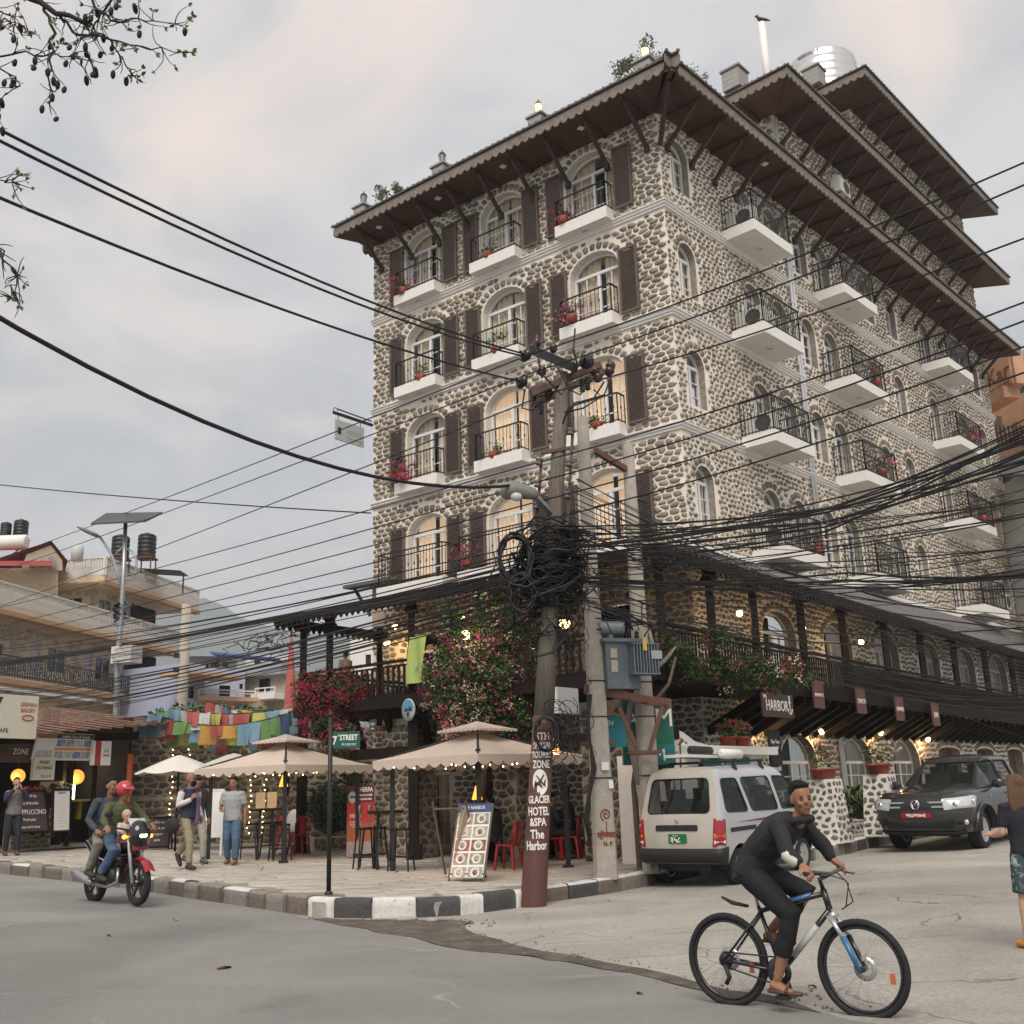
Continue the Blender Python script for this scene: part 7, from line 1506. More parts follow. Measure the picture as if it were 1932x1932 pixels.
for sg in (1,-1):
    b=MB(); T_.patch(b,[(sg*u,z) for u,z in poly_r([(.60,.80),(.98,.83),(1.02,1.02),(.88,1.06),(.58,1.0)],.03)],.016,.06,.02); h=b.obj('headlight',HLG,TRK)
    for k,(u,z) in enumerate(((.70,.90),(.86,.94))):
        q=MB(); c=T_.S(sg*u,z,.02); q.ell(c,(.02,.055,.055),10,8); q.obj('projector',CHROME,h)
    b=MB(); q=T_.S(sg*.78,.57,.01); b.ell(q,(.03,.05,.05),10,8); b.obj('fog_lamp',HLG,TRK); b=MB(); T_.patch(b,[(sg*u,z) for u,z in poly_r([(.62,.50),(.98,.52),(1.0,.66),(.66,.64)],.02)],.004,.08,.003); b.obj('fog_recess',BPL,TRK)
    for cx in (1.52,-1.55):
        b=MB(); pts=[T_.S(sg*T_.sx(cx+.5*cos(pi*i/14),.38+.5*sin(pi*i/14)),max(.36,.38+.5*sin(pi*i/14)),.012) for i in range(15)]; b.tube(pts,.035,6,side=(0,1,0)); b.obj('arch_flare',GPT,TRK); b=MB(); b.lathe([(.47,-.25),(.47,.05)],16,(cx,sg*.8,.38),Matrix.Rotation(pi/2,3,'X'),a0=0,a1=pi); b.obj('wheel_housing',BPL,TRK)
        wheel(TRK,cx,sg*.80,.375,.25,spokes=6,rim=M('bright_alloy',(.62,.62,.63),.3,.08,6,metal=.7))
    b=MB(); b.ell((.78,sg*1.06,1.24),(.06,.12,.1),12,8); b.bar((.78,sg*.9,1.18),(.78,sg*1.0,1.2),.05); b.obj('door_mirror',BPL if sg<0 else GPT,TRK)
    for x in (.05,-.95): b=MB(); T_.patch(b,T_.side([(x-.22,1.0),(x,1.0),(x,1.035),(x-.22,1.035)],sg),.02,.1,.02); b.obj('door_handle',GPT,TRK)
    for x in (.82,-.1,-1.0): b=MB(); T_.patch(b,T_.side([(x,.5),(x+.012,.5),(x+.012,1.14),(x,1.14)],sg),.002,.2,.001); b.obj('door_gap',BPL,TRK)
    b=MB(); b.ell(T_.S(sg*T_.sx(1.0,1.0),1.0,.01),(.02,.008,.02),8,6); b.obj('side_repeater',HLG,TRK)
b=MB(); T_.patch(b,T_.end(poly_r([(-.58,.44),(.58,.44),(.62,.60),(-.62,.60)],.03)),.006,.08,.01); b.obj('lower_grille',BPL,TRK)
b=MB(); T_.patch(b,[(-T_.cum[2]+.1,.34),(T_.cum[2]-.1,.34),(T_.cum[2]-.1,.42),(-T_.cum[2]+.1,.42)],.02,.1,.03); b.obj('skid_bar',BPL,TRK)
b=MB(); T_.patch(b,T_.end([(-.30,.66),(.30,.66),(.30,.76),(-.30,.76)]),.02,.1,.012); pl=b.obj('number_plate',M('plate_red',(.30,.012,.022),.5,.08,5),TRK)
xq=T_.S(0,.71,.025).x; text('बा१८च२७०४',.085,TWH,face_M(V((xq,0,.71)),(0,1,0),(1,0,0)),pl,ext=.002,bold=.004,sx=.95)
c=T_.S(0,.905,.035); Fm=face_M(c,(0,1,0),(1,0,0)); b=MB(); b.tube([Fm@V((.085*cos(t),.085*sin(t),0)) for t in [2*pi*k/20 for k in range(20)]],.010,6,closed=True); b.tube([Fm@V(p) for p in ((-.045,.068,0),(0,-.002,0),(.045,.068,0))],.009,5); b.tube([Fm@V(p) for p in ((-.072,.035,0),(-.038,-.07,0),(0,.0,0),(.038,-.07,0),(.072,.035,0))],.009,5); b.obj('badge',CHROME,TRK); b=MB(); b.lathe([(.001,-.006),(.085,-.006)],20,c,Fm.to_3x3()); b.obj('badge_disc',BPL,TRK)
b=MB(); b.box((0,0,.36),(4.4,1.2,.14)); b.obj('chassis',BPL,TRK)
# ---- bicycle
d=V((.78,-.62,0)); wb=1.08; d.normalize(); bo=V((1.93,8.33,gz(8.3,1.93)-.02))
BIK=empty('bicycle',bo,atan2(d.y,d.x),'black and blue mountain bicycle ridden across the street corner','bicycle'); k=.97
BIK.scale=(k,k,k); rb=.342; RX,FX=-.54,.54
BFR=M('bike_frame_black',(.014,.014,.016),.3,.1,6,coat=.5); BBL=M('bike_blue',(.03,.13,.30),.35,.1,6,coat=.4); SILV=M('bike_silver',(.5,.52,.54),.3,.1,6,metal=.6)
def bwheel(x):
    b=MB(); n=40; b.tube([(x+(rb-.024)*cos(2*pi*i/n),0,rb+(rb-.024)*sin(2*pi*i/n)) for i in range(n)],.026,8,closed=True); w=b.obj('wheel',TYRE,BIK)
    b=MB(); b.tube([(x+(rb-.058)*cos(2*pi*i/n),0,rb+(rb-.058)*sin(2*pi*i/n)) for i in range(n)],.013,6,closed=True); b.obj('rim',BFR,w)
    b=MB()
    for i in range(28):
        a=2*pi*i/28; s=1 if i%2 else -1; b.tube([(x+.025*cos(a+.8*s),s*.03,rb+.025*sin(a+.8*s)),(x+(rb-.06)*cos(a),0,rb+(rb-.06)*sin(a))],.0016,3)
    b.obj('spokes',SILV,w,kind='stuff'); b=MB(); b.tube([(x,-.05,rb),(x,.05,rb)],.022,8); b.obj('hub',BFR,w)
    b=MB(); b.lathe([(.05,.0),(.085,.0),(.085,.004),(.05,.004)],24,(x,.045,rb),Matrix.Rotation(pi/2,3,'X')); b.obj('brake_disc',SILV,w)
    b=MB(); b.box((x+.21 if x>0 else x+.2,0,rb-.05),(.035,.012,.07)); b.obj('reflector',M('reflector_orange',(.45,.13,.05),.3,.05,5),w)
bwheel(RX); bwheel(FX)
BBp=V((-.09,0,.29)); ST=V((-.24,0,.74)); HT=V((.30,0,.88)); HB=V((.335,0,.74))
b=MB(); b.tube([BBp,ST],.017,8); b.tube([ST+V((.02,0,-.03)),HT-V((0,0,.03))],[.018,.02],8); b.tube([BBp,HB],[.024,.022],8); b.tube([HT,HB],.025,8)
for s in (1,-1): b.tube([(BBp.x,s*.04,BBp.z),(RX,s*.06,rb)],.012,6); b.tube([(ST.x+.02,s*.03,ST.z-.04),(RX,s*.06,rb)],.010,6)
b.obj('frame',BFR,BIK)
b=MB(); b.tube([ST+V((.1,-.0,.0)),HT-V((.1,0,.045))],[.0205,.022],8); b.obj('blue_band',BBL,BIK)
b=MB(); b.tube([BBp.lerp(HB,.25),BBp.lerp(HB,.75)],[.0255,.0255],8); b.obj('white_logo_band',M('band_white',(.5,.52,.53),.5,.3,30),BIK)
b=MB(); b.tube([HB+V((.01,0,-.02)),HB+V((.03,0,-.06))],.03,8)
for s in (1,-1): b.tube([HB+V((.02,s*.055,-.05)),HB.lerp(V((FX,0,rb)),.5)+V((.01,s*.055,0))],.017,8)
b.bar(HB+V((.02,-.07,-.05)),HB+V((.02,.07,-.05)),.04,.03); b.obj('fork_crown',SILV,BIK)
for s in (1,-1): b=MB(); b.tube([HB.lerp(V((FX,0,rb)),.45)+V((.01,s*.055,0)),V((FX,s*.055,rb-.01))],[.023,.017],8); b.obj('fork_leg',BFR if s>0 else BBL,BIK)
b=MB(); b.tube([ST,V((-.285,0,.93))],.013,8); b.obj('seat_post',SILV,BIK)
b=MB(); b.tube([(-.42,0,.95),(-.38,0,.955),(-.28,0,.95),(-.18,0,.945),(-.14,0,.935)],[.03,.045,.04,.022,.012],10,asp=[2,1.8,1.3,1,1],side=(0,1,0)); b.obj('saddle',BPL,BIK)
b=MB(); b.tube([HT,V((.28,0,.95)),V((.36,0,.99))],.018,8); b.tube([(.33,.33,1.01),(.36,.2,1.01),(.37,0,.99),(.36,-.2,1.01),(.33,-.33,1.01)],.0145,8); b.obj('handlebar',BFR,BIK)
for s in(1,-1):
    b=MB(); b.tube([(.325,s*.35,1.012),(.345,s*.22,1.012)],.018,8); b.obj('grip',BPL,BIK); b=MB(); b.tube([(.37,s*.2,1.0),(.43,s*.27,.975),(.42,s*.33,.975)],.007,5); b.obj('brake_lever',BFR,BIK)
b=MB(); b.tube([(.37,-.1,1.0),(.50,-.04,.95),(.52,0,.80),(.42,.02,.74)],.005,5); b.tube([(.37,.1,1.0),(.48,.05,.92),(.45,.03,.76)],.005,5); b.obj('brake_cable',BPL,BIK)
b=MB(); b.lathe([(.05,0),(.1,0),(.1,.006),(.05,.006)],24,(BBp.x,-.05,BBp.z),Matrix.Rotation(pi/2,3,'X')); b.obj('chainring',BFR,BIK)
for s,a in ((-1,-1.15),(1,-1.15+pi)):
    p=BBp+V((.17*cos(a),s*.09,.17*sin(a))); b=MB(); b.bar(BBp+V((0,s*.07,0)),p,.02,.03); b.obj('crank',BFR,BIK); b=MB(); b.box(p+V((0,s*.06,0)),(.1,.09,.025)); b.obj('pedal',BPL,BIK)
b=MB(); 
for z in (.06,-.045): b.tube([(BBp.x,-.05,BBp.z+.1*(1 if z>0 else -1)),(RX,-.05,rb+z)],.006,4)
b.obj('chain',BPL,BIK); b=MB(); b.lathe([(.02,-.02),(.06,-.02),(.05,.01),(.02,.02)],16,(RX,-.04,rb),Matrix.Rotation(pi/2,3,'X')); b.tube([(RX,-.05,rb-.03),(RX+.03,-.05,rb-.12),(RX+.0,-.05,rb-.17)],.018,6); b.obj('derailleur',BPL,BIK)
b=MB(); b.tube([(-.33,0,.74),(-.46,0,.76),(-.55,0,.80)],[.012,.015,.008],6,asp=2,side=(0,1,0)); b.obj('mudguard_clip',BPL,BIK)
# ---- motorcycle
fp,rp=gp(265,1707),gp(172,1697); az_=atan2(-.68,.73); mo=gp(216,1706); mo.z=gz(mo.y,mo.x)+.004
MOT=empty('motorcycle',mo,az_,'black and red motorcycle with lit headlamp ridden along the main road','motorcycle'); k=1.06; MOT.scale=(k,k,k)
BKP=M('moto_black',(.012,.012,.014),.2,.1,6,coat=.7); MRD=M('moto_red',(.28,.012,.022),.25,.1,6,coat=.7); EXH=M('exhaust_steel',(.4,.4,.41),.3,.15,6,metal=.8)
for x,nm in ((.66,'front'),(-.62,'rear')):
    r=.305; b=MB(); n=32; b.tube([(x+(r-.045)*cos(2*pi*i/n),0,r+(r-.045)*sin(2*pi*i/n)) for i in range(n)],.047 if x>0 else .055,8,closed=True); w=b.obj('wheel',TYRE,MOT); b=MB(); b.tube([(x+(r-.09)*cos(2*pi*i/n),0,r+(r-.09)*sin(2*pi*i/n)) for i in range(n)],.018,6,closed=True)
    for i in range(5): a=2*pi*i/5+.3; b.bar((x,0,r),(x+(r-.09)*cos(a),0,r+(r-.09)*sin(a)),.04,.03,up=(0,1,0))
    b.tube([(x,-.07,r),(x,.07,r)],.05,10); b.obj('rim',BKP,w)
    b=MB(); b.lathe([(.06,0),(.12,0),(.12,.006),(.06,.006)],20,(x,.07,r),Matrix.Rotation(pi/2,3,'X')); b.obj('brake_disc',SILV,w)
b=MB(); 
for i in range(13): pass
b.grid(lambda u,v:(.66+.36*cos(RAD(30+125*u)),(v-.5)*.15,.305+.36*sin(RAD(30+125*u))-.03*abs(v-.5)*2),14,4); b.obj('front_mudguard',MRD,MOT)
for s in (1,-1): b=MB(); b.tube([(.66,s*.09,.305),(.50,s*.09,.80),(.45,s*.08,.95)],[.028,.024,.022],8); b.obj('fork_leg',SILV,MOT)
b=MB(); b.tube([(.40,0,.80),(.30,0,.86),(.05,0,.86),(-.08,0,.78)],[.07,.15,.15,.08],12,asp=[1,.95,.9,.9],side=(0,1,0)); b.obj('fuel_tank',BKP,MOT); b=MB(); b.ell((.22,0,.86),(.2,.155,.06),12,8); b.obj('tank_stripe',MRD,MOT)
b=MB(); b.tube([(-.02,0,.80),(-.3,0,.79),(-.6,0,.84),(-.8,0,.88)],[.09,.075,.075,.05],10,asp=[1.1,1.7,1.7,1.4],side=(0,1,0)); b.obj('seat',SEAT,MOT)
b=MB(); b.tube([(-.3,0,.70),(-.65,0,.74),(-.92,0,.84)],[.1,.09,.05],10,asp=[1.2,1.2,1.3],side=(0,1,0)); b.obj('tail_panel',BKP,MOT)
b=MB(); b.box((.1,0,.45),(.34,.26,.28)); b.tube([(.12,0,.5),(.26,0,.70)],[.13,.11],12); b.tube([(.08,-.17,.40),(.08,.17,.40)],.12,14); b.obj('engine',M('engine_grey',(.05,.05,.052),.5,.3,12,metal=.4),MOT)
b=MB(); 
for z in (.56,.60,.64,.68): b.box((.2+(z-.5)*.6,0,z),(.28,.28,.014))
b.obj('engine_fins',M('engine_grey',()),MOT)
b=MB(); b.tube([(.4,0,.9),(.36,0,.55),(.25,0,.3),(-.2,0,.3),(-.25,0,.7)],.025,8); b.tube([(-.15,.1,.32),(-.62,.1,.305)],.025,6); b.tube([(-.15,-.1,.32),(-.62,-.1,.305)],.025,6)
for s in (1,-1): b.tube([(-.6,s*.11,.34),(-.5,s*.12,.70)],.03,8)
b.obj('frame',BKP,MOT)
b=MB(); b.tube([(.3,-.13,.5),(.34,-.15,.32),(.1,-.17,.25),(-.35,-.19,.28)],.025,8); b.obj('exhaust_pipe',EXH,MOT); b=MB(); b.tube([(-.32,-.19,.29),(-.4,-.2,.31),(-.85,-.21,.42),(-.9,-.21,.43)],[.03,.055,.06,.045],12); b.obj('silencer',EXH,MOT)
b=MB(); b.tube([(.50,0,1.14),(.56,0,1.08),(.62,0,.98),(.60,0,.86),(.52,0,.80)],[.03,.11,.14,.13,.06],12,asp=1.15,side=(0,1,0)); b.obj('headlamp_cowl',BKP,MOT)
b=MB(); b.ell((.70,0,.95),(.05,.085,.055),12,8); b.obj('headlight',M('head_lit',(1,.9,.7),.3,0,emit=1.6,ecol=(1,.86,.6)),MOT)
b=MB(); b.grid(lambda u,v:(.66-.12*v-.05*abs(u*2-1),(u*2-1)*.13,1.06+.12*v),8,4); b.obj('windscreen',M('smoke_screen',(.45,.45,.46),.15,.1,5),MOT)
for s in (1,-1): b=MB(); b.ell((.56,s*.2,.93),(.04,.035,.03),8,6); b.tube([(.5,s*.1,.93),(.56,s*.2,.93)],.01,5); b.obj('indicator',M('indicator_orange',(1,.35,.04),.4,0,emit=1.2,ecol=(1,.4,.05)),MOT)
b=MB(); b.box((.66,0,.78),(.02,.24,.07)); b.obj('number_plate',MRD,MOT)
b=MB(); b.tube([(.28,.38,1.06),(.36,.25,1.06),(.42,.08,1.02),(.42,-.08,1.02),(.36,-.25,1.06),(.28,-.38,1.06)],.014,8); b.obj('handlebar',BPL,MOT)
for s in (1,-1): b=MB(); b.tube([(.36,s*.24,1.06),(.38,s*.34,1.22)],.008,5); b.ell((.38,s*.36,1.25),(.02,.07,.045),10,6); b.obj('mirror',BPL,MOT)
b=MB(); b.tube([(-.05,-.26,.33),(-.05,.26,.33)],.015,6); b.tube([(-.4,-.24,.40),(-.4,.24,.40)],.015,6); b.obj('footpegs',BPL,MOT)
# ---------------------------------------------------------------- people
R=random.Random(66)
SKIN=M('skin_brown',(.26,.13,.075),.55,.1,12); SKINL=M('skin_fair',(.50,.29,.20),.55,.08,12); LIP=M('lip',(.20,.07,.05),.5,.05,8); EYEW=M('eye_dark',(.012,.01,.01),.3,0)
HAIRB=M('hair_black',(.008,.007,.007),.7,.25,40,.4,spec=.2); 
def cloth(name,c,**k): return M(name,c,.85,.14,k.pop('scale',9),.25,bscale=16,**k)
FTEX=bpy.data.textures.new('folds','CLOUDS'); FTEX.noise_scale=.075; FTEX.noise_depth=1
FOLD={'shirt','jacket','trousers','shorts','vest','sleeves','scarf','hood'}
def vox(mb,name,mats,parent,size,it=3,fac=.5):
    o=mb.obj(name,mats,parent); m=o.modifiers.new('r','REMESH'); m.mode='VOXEL'; m.voxel_size=size; m.use_smooth_shade=True
    if it: s=o.modifiers.new('s','SMOOTH'); s.factor=fac; s.iterations=it
    if name in FOLD: dm=o.modifiers.new('d','DISPLACE'); dm.texture=FTEX; dm.strength=.013; dm.mid_level=.5; dm.texture_coords='LOCAL'
    return o
STAND=dict(pel=(0,0,.95),wst=(0,0,1.08),cst=(0,0,1.28),nk=(0,0,1.46),hd=(.02,0,1.60),shl=(0,.185,1.40),shr=(0,-.185,1.40),ell=(-.02,.24,1.12),elr=(-.02,-.24,1.12),wrl=(.04,.25,.87),wrr=(.04,-.25,.87),hil=(0,.09,.92),hir=(0,-.09,.92),knl=(.03,.10,.50),knr=(.03,-.10,.50),anl=(-.02,.10,.09),anr=(-.02,-.10,.09),tol=(1,0,0),tor=(1,0,0),hdl=(.1,0,-1),hdr=(.1,0,-1))
def hand(b,w,d,up,s,r=1.,curl=.5):
    """palm with four fingers and a thumb; d along the hand, up = back of the hand, s=+1 left"""
    w=V(w); d=V(d).normalized(); up=V(up); up=(up-d*up.dot(d)); up=up.normalized() if up.length>.01 else V((0,0,1)); x=d.cross(up)*s
    b.cap_tube([w,w+d*.03*r,w+d*.085*r],[.022*r,.026*r,.026*r],8,0,1.55,side=tuple(x),end=.4)
    for i,(o,l) in enumerate(((-.032,.062),(-.011,.072),(.011,.068),(.031,.052))):
        p=w+d*.082*r+x*o*r; k=curl*(1+.1*i); q=p+(d*cos(k*.5)-up*sin(k*.5))*l*.5*r; t=q+(d*cos(k*1.6)-up*sin(k*1.6))*l*.55*r
        b.cap_tube([p-d*.012,q,t],[.0095*r,.009*r,.0075*r],6,0,end=.5)
    p=w+d*.03*r-x*.030*r; q=p+(d*.6-x*.7-up*.3).normalized()*.035*r; t=q+(d*.95-x*.15-up*.35).normalized()*.034*r; b.cap_tube([p,q,t],[.012*r,.0105*r,.009*r],6,0,end=.5)
def frame_at(yaw=0,pitch=0,tilt=0): return Matrix.Rotation(yaw,3,'Z')@Matrix.Rotation(pitch,3,'Y')@Matrix.Rotation(tilt,3,'X')
def person(loc,rz,label,J=None,skin=SKIN,top=None,sleeve='long',trouser=None,legs='long',shoe=None,hair='short',hairm=None,head=(0,0,0),scale=1.,bulk=1.,v=.014,shirt_len=.0,extra=None,seated=False,group=None,hem=1.,fem=False):
    q=dict(STAND); q.update(J or {}); G_={k:V(a) for k,a in q.items()}
    e=empty('person',loc,rz,label,'person',group); e.scale=(scale,)*3
    sh=(G_['shl']-G_['shr']).normalized(); hp=(G_['hil']-G_['hir']).normalized(); fwd=sh.cross(V((0,0,1))).normalized()
    bd=MB(); k=bulk
    # body under the clothes, neck, head
    bd.cap_tube([G_['pel'],G_['wst'],G_['cst'],G_['nk']-(G_['nk']-G_['cst'])*.25],[.095*k,.085*k,.095*k,.06],12,0,[1.45,1.4,1.55,1.6],side=tuple(sh))
    H=frame_at(*head); hc=G_['hd']; up=H@V((0,0,1)); f=H@V((1,0,0)); sd=H@V((0,1,0))
    bd.cap_tube([G_['nk']-V((0,0,.06)),hc-up*.07-f*.012],[.058,.052],10,0,end=.3)
    bd.ell(hc+up*.03-f*.012,(.098,.077,.105),14,10,H); bd.ell(hc-up*.045+f*.018,(.070,.058,.080),12,8,H); bd.ell(hc-up*.092+f*.055,(.026,.028,.022),8,6,H)
    bd.cap_tube([hc+up*.025+f*.078,hc-up*.018+f*.100],[.010,.0165],6,0,end=.6)
    for s in (1,-1): bd.ell(hc+sd*s*.077-up*.005-f*.012,(.022,.010,.033),8,6,H); bd.ell(hc+f*.066+sd*s*.045-up*.022,(.022,.022,.02),8,6,H)
    for s,S_ in ((1,'l'),(-1,'r')):
        a,c,w=G_['sh'+S_],G_['el'+S_],G_['wr'+S_]; bd.cap_tube([a,a.lerp(c,.5),c],[.046*k,.045*k,.038*k],9); bd.cap_tube([c,c.lerp(w,.35),w],[.037*k,.039*k,.026],9)
        d=V(G_['hd'+S_]); hand(bd,w,d,(V((0,s,0)) if abs(d.normalized().z)>.6 else V((0,0,1))),s,1.05,.7)
        a,c,w=G_['hi'+S_],G_['kn'+S_],G_['an'+S_]; bd.cap_tube([a,a.lerp(c,.4),c],[.078*k,.070*k,.046*k],10); bd.cap_tube([c,c.lerp(w,.3),c.lerp(w,.7),w],[.044*k,.05*k,.04*k,.034],10)
        t=V(G_['to'+S_]).normalized(); bd.cap_tube([w-t*.045-V((0,0,.045)),w+t*.06-V((0,0,.052)),w+t*.14-V((0,0,.065))],[.034,.036,.024],8,0,1.25,side=tuple(t.cross(V((0,0,1)))),end=.6)
    vox(bd,'body',skin,e,min(v,.0115) if v<.02 else v,2)
    # face
    fc=MB()
    for s in (1,-1): fc.ell(hc+f*.079+sd*s*.033+up*.006,(.008,.010,.0055),8,6,H,0); fc.ell(hc+f*.080+sd*s*.034+up*.028,(.009,.018,.0035),8,6,H,0)
    fc.ell(hc+f*.082-up*.058,(.010,.024,.008),8,6,H,1); fc.obj('face_features',[EYEW,LIP],e)
    # clothes
    if top:
        g=MB(); ln=V((0,0,-.05-shirt_len)) if not seated else V((0,0,0)); o=.016
        g.cap_tube([G_['pel']+ln,G_['wst'],G_['cst'],G_['cst'].lerp(G_['nk'],.55),G_['nk']-(G_['nk']-G_['cst'])*.05],[(.108*k+o)*hem,.10*k+o,.112*k+o,.088*k+o,.045+o],14,0,[1.5,1.42,1.55,1.75,1.2],side=tuple(sh),end=.25)
        for s,S_ in ((1,'l'),(-1,'r')):
            a,c,w=G_['sh'+S_],G_['el'+S_],G_['wr'+S_]; a2=a.lerp(G_['cst'].lerp(G_['nk'],.5),.3)
            if sleeve=='long': g.cap_tube([a2,a,a.lerp(c,.5),c,c.lerp(w,.5),c.lerp(w,.93)],[.066*k,.064*k,.056*k,.052*k,.047*k,.040],10,end=.3)
            elif sleeve=='short': g.cap_tube([a2,a,a.lerp(c,.45),a.lerp(c,.75)],[.066*k,.064*k,.060*k,.062*k],10,end=.15)
            else: g.cap_tube([a2,a],[.066*k,.06*k],10,end=.3)
        vox(g,'shirt' if not isinstance(top,tuple) else top[1],top if not isinstance(top,tuple) else top[0],e,v,2)
    if trouser:
        g=MB(); g.cap_tube([G_['pel']-V((0,0,.03)),G_['pel']+(G_['wst']-G_['pel'])*.5],[.118*k,.106*k],14,0,1.45,side=tuple(hp),end=.35)
        for S_ in 'lr':
            a,c,w=G_['hi'+S_],G_['kn'+S_],G_['an'+S_]
            if legs=='long': g.cap_tube([a,a.lerp(c,.4),c,c.lerp(w,.4),c.lerp(w,.93)],[.095*k,.088*k,.076*k,.066*k,.06*k],12,end=.2)
            elif legs=='crop': g.cap_tube([a,a.lerp(c,.4),c,c.lerp(w,.35),c.lerp(w,.62)],[.095*k,.088*k,.076*k,.064*k,.056*k],12,end=.2)
            else: g.cap_tube([a,a.lerp(c,.5),a.lerp(c,.9)],[.095*k,.10*k,.10*k],12,end=.1)
        vox(g,'trousers' if legs!='short' else 'shorts',trouser,e,v,2)
    if shoe:
        for S_ in 'lr':
            w=G_['an'+S_]; t=V(G_['to'+S_]).normalized(); g=MB(); s2=tuple(t.cross(V((0,0,1)))); g.cap_tube([w-t*.05-V((0,0,.04)),w+t*.05-V((0,0,.045)),w+t*.16-V((0,0,.06))],[.046,.046,.034],10,0,1.15,side=s2,end=.7); g.cap_tube([w+V((0,0,.02)),w-V((0,0,.04))],[.045,.046],10); vox(g,'shoe',shoe,e,.012,2)
    hm=hairm or HAIRB
    if hair:
        g=MB(); 
        if hair in('short','long'): 
            g.ell(hc+up*.060-f*.030,(.096,.081,.086),14,10,H); g.ell(hc+up*.105+f*.02,(.055,.062,.032),10,8,H); g.ell(hc+up*.0-f*.05,(.058,.076,.075),12,8,H)
        if hair=='long':
            for s in (-1,-.5,0,.5,1): g.cap_tube([hc+up*.06-f*.05+sd*s*.07,hc-up*.06-f*.07+sd*s*.085,hc-up*.2-f*.06+sd*s*.09,hc-up*.33-f*.05+sd*s*.08],[.04,.05,.045,.025],8)
        if hair=='bun': g.ell(hc+up*.045-f*.025,(.102,.088,.1),14,10,H)
        if hair=='cap': g.ell(hc+up*.055-f*.012,(.105,.09,.085),14,10,H); g.cap_tube([hc+up*.06+f*.07,hc+up*.045+f*.15],[.012,.008],8,0,[6,6],side=tuple(sd))
        if hair=='helmet': g.ell(hc+up*.045-f*.01,(.132,.116,.122),18,12,H); g.cap_tube([hc+up*.07+f*.11,hc+up*.05+f*.165],[.012,.008],8,0,[9,8],side=tuple(sd))
        if hair=='beanie': g.ell(hc+up*.045-f*.01,(.106,.09,.1),14,10,H)
        nm_={'cap':'cap','helmet':'helmet','beanie':'knitted_cap'}.get(hair,'hair'); vox(g,nm_,hm,e,.012,1)
    if extra: extra(e,G_,H)
    return e
# ---- the cyclist
BJ=cloth('jacket_black',(.016,.017,.021)); BT_=cloth('tracksuit_black',(.010,.010,.012)); SAND=M('sandal_brown',(.09,.045,.03),.7,.2,8)
kb=BIK.scale[0]; pa=-1.15
pr_=V((-.09+.17*cos(pa),-.13,.29+.17*sin(pa))); pl_=V((-.09-.17*cos(pa),.13,.29-.17*sin(pa)))
def cyc(e,G_,H):
    m=MB(); a,c=G_['shr'],G_['elr']; d=(c-a).normalized(); m.cap_tube([G_['elr'].lerp(G_['wrr'],-.1)+V((0,-.012,-.008)),G_['elr'].lerp(G_['wrr'],.62)+V((0,-.012,-.008))],[.048,.046],10); m.obj('pale_sleeve_patch',M('pale_patch',(.55,.53,.47),.8,.1,8),e)
    m=MB(); m.tube([G_['nk']+V((.03+.085*cos(t),.085*sin(t),-.03+.02*cos(t))) for t in [2*pi*k/14 for k in range(14)]],.034,8,closed=True); m.cap_tube([G_['nk']+V((-.08,-.07,-.02)),G_['nk']+V((-.11,0,-.05)),G_['nk']+V((-.08,.07,-.02))],[.04,.06,.04],8); vox(m,'hood',BJ,e,.014,2)
person(bo,BIK.rotation_euler[2],'cyclist in black hooded jacket and cropped track pants looking towards the camera',dict(pel=(-.27,0,1.03),wst=(-.19,0,1.14),cst=(-.01,0,1.29),nk=(.14,0,1.40),hd=(.21,-.03,1.53),shl=(.09,.18,1.36),shr=(.07,-.19,1.35),ell=(.23,.27,1.17),elr=(.18,-.29,1.15),wrl=(.28,.27,1.07),wrr=(.27,-.27,1.07),hil=(-.26,.09,1.0),hir=(-.26,-.09,1.0),knl=(.12,.11,.84),knr=(.08,-.12,.70),anl=tuple(pl_+V((-.06,0,.11))),anr=tuple(pr_+V((-.05,0,.11))),tol=(1,0,-.1),tor=(1,0,-.25),hdl=(.6,.3,-.45),hdr=(.6,-.3,-.45)),SKIN,(BJ,'jacket'),'long',BT_,'crop',None,'short',head=(-.75,.08,.06),v=.012,scale=kb,bulk=1.12)
CYC=[o for o in bpy.data.objects if o.type=='EMPTY' and o.get('label','').startswith('cyclist')][0]
_=MB(); 
for s,p in ((1,pl_),(-1,pr_)):
    m=MB(); m.cap_tube([p+V((-.12,0,.035)),p+V((.0,0,.03)),p+V((.13,0,.025))],[.018,.02,.016],8,0,[2.3,2.4,2.2],side=(0,1,0)); m.cap_tube([p+V((.03,-.05,.04)),p+V((.04,0,.10)),p+V((.03,.05,.04))],.012,6); m.obj('sandal',SAND,CYC)
# add the hood and pale sleeve patch
def GV(t): return V(t)
cyc(CYC,dict(shr=V((.07,-.19,1.35)),elr=V((.18,-.29,1.15)),wrr=V((.27,-.27,1.07)),nk=V((.14,0,1.40))),None)
